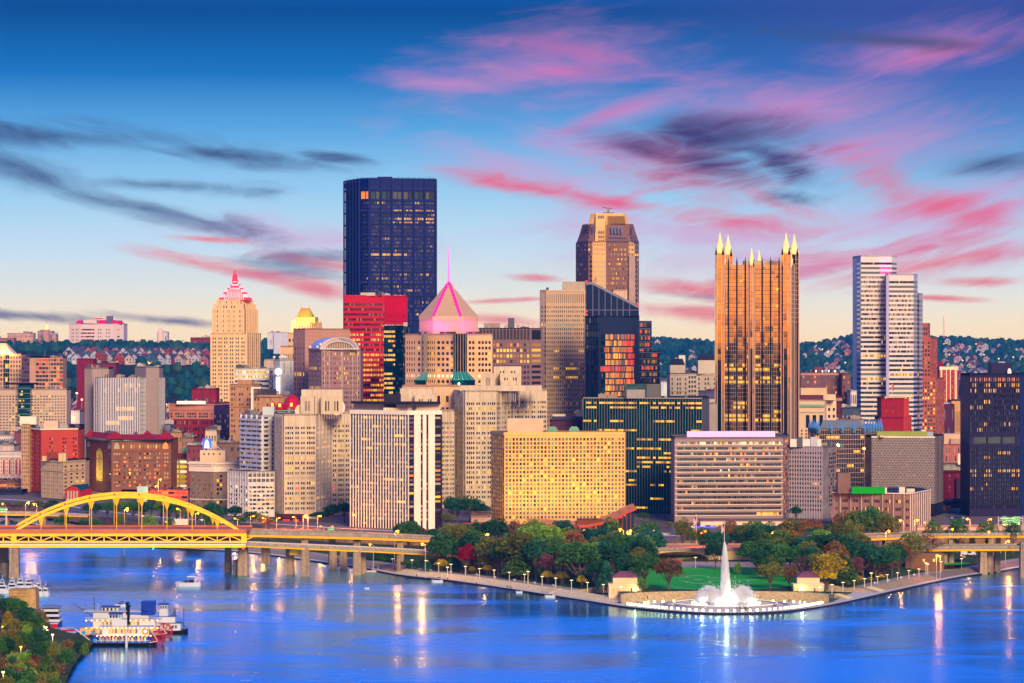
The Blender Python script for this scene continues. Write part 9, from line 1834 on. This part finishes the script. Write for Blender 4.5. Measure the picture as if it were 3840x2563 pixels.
# ================================================================ PEOPLE
m_skin = mat('skin',(170,120,96),.7)
def person_proto(top,leg,pose,seed):
    'one continuous skinned body, standing or seated, about 1.75 m'
    r = random.Random(seed);me = bpy.data.meshes.new('person');sit = pose == 'sit';hp = .5 if sit else .92;st = r.uniform(-.12,.12) if not sit else 0
    V = [(0,0,hp),(0,0,hp+.28),(0,-.01,hp+.52),(0,-.01,hp+.6),(0,-.03,hp+.78)];R_ = [.15,.15,.17,.065,.105];E_ = [(0,1),(1,2),(2,3),(3,4)];tops = {1,2}
    for s0 in (-1,1):
        n = len(V)
        V += [(s0*.2,0,hp+.5),(s0*.27,.02-st,hp+.25),(s0*.25,-.1 if s0*st > 0 else .05,hp+.02),(s0*.25,-.12,hp-.06)];R_ += [.06,.05,.038,.04];E_ += [(2,n),(n,n+1),(n+1,n+2),(n+2,n+3)]
        n = len(V)
        if sit: V += [(s0*.1,-.02,hp),(s0*.12,-.42,hp+.02),(s0*.12,-.46,.08),(s0*.12,-.6,.05)]
        else: V += [(s0*.1,0,hp-.06),(s0*.11,-.03+s0*st*.5,hp*.53),(s0*.11,s0*st,.09),(s0*.12,s0*st-.16,.04)]
        R_ += [.105,.07,.045,.04];E_ += [(0,n),(n,n+1),(n+1,n+2),(n+2,n+3)]
    me.from_pydata(V,E_,[]);ob = bpy.data.objects.new('tmp',me);COL.objects.link(ob);md = ob.modifiers.new('s','SKIN');me.skin_vertices[0].data[0].use_root = True
    for i,q in enumerate(R_): me.skin_vertices[0].data[i].radius = (q,q)
    ob.modifiers.new('u','SUBSURF').levels = 1;bpy.context.view_layer.update();dg = bpy.context.evaluated_depsgraph_get();bm2 = bpy.data.meshes.new_from_object(ob.evaluated_get(dg));bpy.data.objects.remove(ob)
    for k in (m_skin,mat('cloth_%d_%d_%d' % top,top,.9),mat('cloth_%d_%d_%d' % leg,leg,.9),mat('hair_dark',(40,28,22),.8)): bm2.materials.append(k)
    for p in bm2.polygons:
        z,x = p.center.z,abs(p.center.x);p.material_index = (3 if z > hp+.84 else 0) if z > hp+.58 else (1 if (z > hp+.02 and (x < .33)) else 0 if (x > .2 and z < hp+.03 and z > hp-.15 and not sit) else 2);p.use_smooth = True
    o = bpy.data.objects.new('person',bm2);COL.objects.link(o);o['category'] = 'person';ORG[o.name] = Vector((0,0,0));return o
TP = {'dark': (30,32,44),'red': (150,30,40),'white': (210,210,215),'blue': (50,90,160),'grey': (100,100,110)}
PP = {(t_,ps): person_proto(TP[t_],(32,34,52),ps,i) for i,(t_,ps) in enumerate([(a,b_) for a in TP for b_ in ('stand','sit')])}
def V3(x,y,z=.7): py = 1850+y/2.61;Y_ = YG(py,z);return (X(2200+x/2.61,Y_),Y_,z)
PE = [(V3(540,1062),'s','by the left plaza wall'),(V3(596,1040,2.5),'s','above the left rock bank'),(V3(270,1064),'t','sitting at the foot of the left rock bank'),(V3(748,1055),'s','left of the fountain basin'),(V3(470,1108),'t','sitting at the left plaza edge'),(V3(488,1112),'t','sitting at the left plaza edge'),(V3(500,1090),'s','at the left plaza edge'),(V3(588,1096),'s','among the left light bars'),(V3(719,1122),'s','near the left light bars'),(V3(918,1146),'s','on the front walk left of centre')]
PE += [(V3(x,1140+(k % 3)*5),'s' if k % 4 else 't','in the crowd before the fountain rim') for k,x in enumerate((1160,1462,1480,1500,1510,1525,1540,1555,1562,1580,1600,1612))]+[(V3(1435,1162),'s','on the front walk near the centre'),(V3(1522,1168),'s','at the water edge below the fountain'),(V3(1585,1168),'s','at the water edge below the fountain'),(V3(1832,1118),'s','in the group right of the basin'),(V3(1842,1120),'s','in the group right of the basin'),(V3(1853,1118),'s','in the group right of the basin'),(V3(1978,1070),'s','on the right side of the plaza'),(V3(1990,1068),'s','on the right side of the plaza'),(V3(2100,1092),'s','at the far right of the plaza'),(V3(2121,1092),'s','at the far right of the plaza'),(V3(1088,915,5.03),'s','on the lawn outline'),(V3(1107,917,5.03),'s','on the lawn outline'),(V3(215,985,2.6),'t','sitting beside the left pavilion'),(V3(290,998,2.5),'t','sitting in front of the left pavilion'),(V3(516,998,2.5),'t','sitting right of the left pavilion'),(V3(1915,985,2.6),'s','left of the right pavilion')]
for (px,py) in ((1903,2208),(1913,2209),(1917,2210),(1787,2197),(1679,2178),(1562,2166)): Yq = YG(py,ZP);PE.append(((X(px,Yq),Yq,ZP),'s','on the lower promenade below the steps'))
for (px,py) in ((1638,2143),(1732,2154),(1752,2156)): Yq = YG(py,ZT);PE.append(((X(px,Yq),Yq,ZT+.01),'s','on the upper walk above the steps'))
for (px,py) in ((188,2392),(217,2398),(221,2399)): Yq = YG(py,1.);PE.append(((X(px,Yq),Yq,1.),'s','on the landing stage by the gangway'))
rp = random.Random(4);pc = {}
for loc,ps,where in sorted(PE,key=lambda q: q[0][0]/q[0][1]):
    t_ = rp.choice(['dark','dark','red','white','blue','grey','dark']);b_ = 'person in a '+t_+' top '+('' if ps == 't' else 'standing ')+where;k = pc.get(b_,0);pc[b_] = k+1
    place(PP[(t_,'sit' if ps == 't' else 'stand')],loc,rp.uniform(0,6.28),None,b_+('' if k == 0 else ', '+ORD[k]+' such'),'people around the fountain and the walk','person')
for q in PP.values():
    if 'used' not in q: bpy.data.objects.remove(q)
for o in bpy.data.objects:
    if 'used' in o: del o['used']
    if o.parent is not None and 'category' in o: del o['category']
# ================================================================ HAZE
mh = bpy.data.materials.new('haze');mh.use_nodes = True;t = NT(mh.node_tree)
pv_ = t.n('ShaderNodeVolumePrincipled',{'Color': (.04,.38,1.,1),'Density': 3.6e-5,'Anisotropy': .2})
t.t.links.new(pv_.outputs[0],t.n('ShaderNodeOutputMaterial').inputs['Volume'])
mb = MB();mb.box(-3500,-950,-4,3500,9800,330);tag(mb.build('haze',mh,origin=(0,0,0)),'thin bluish evening haze over the whole city','haze',kind='stuff')
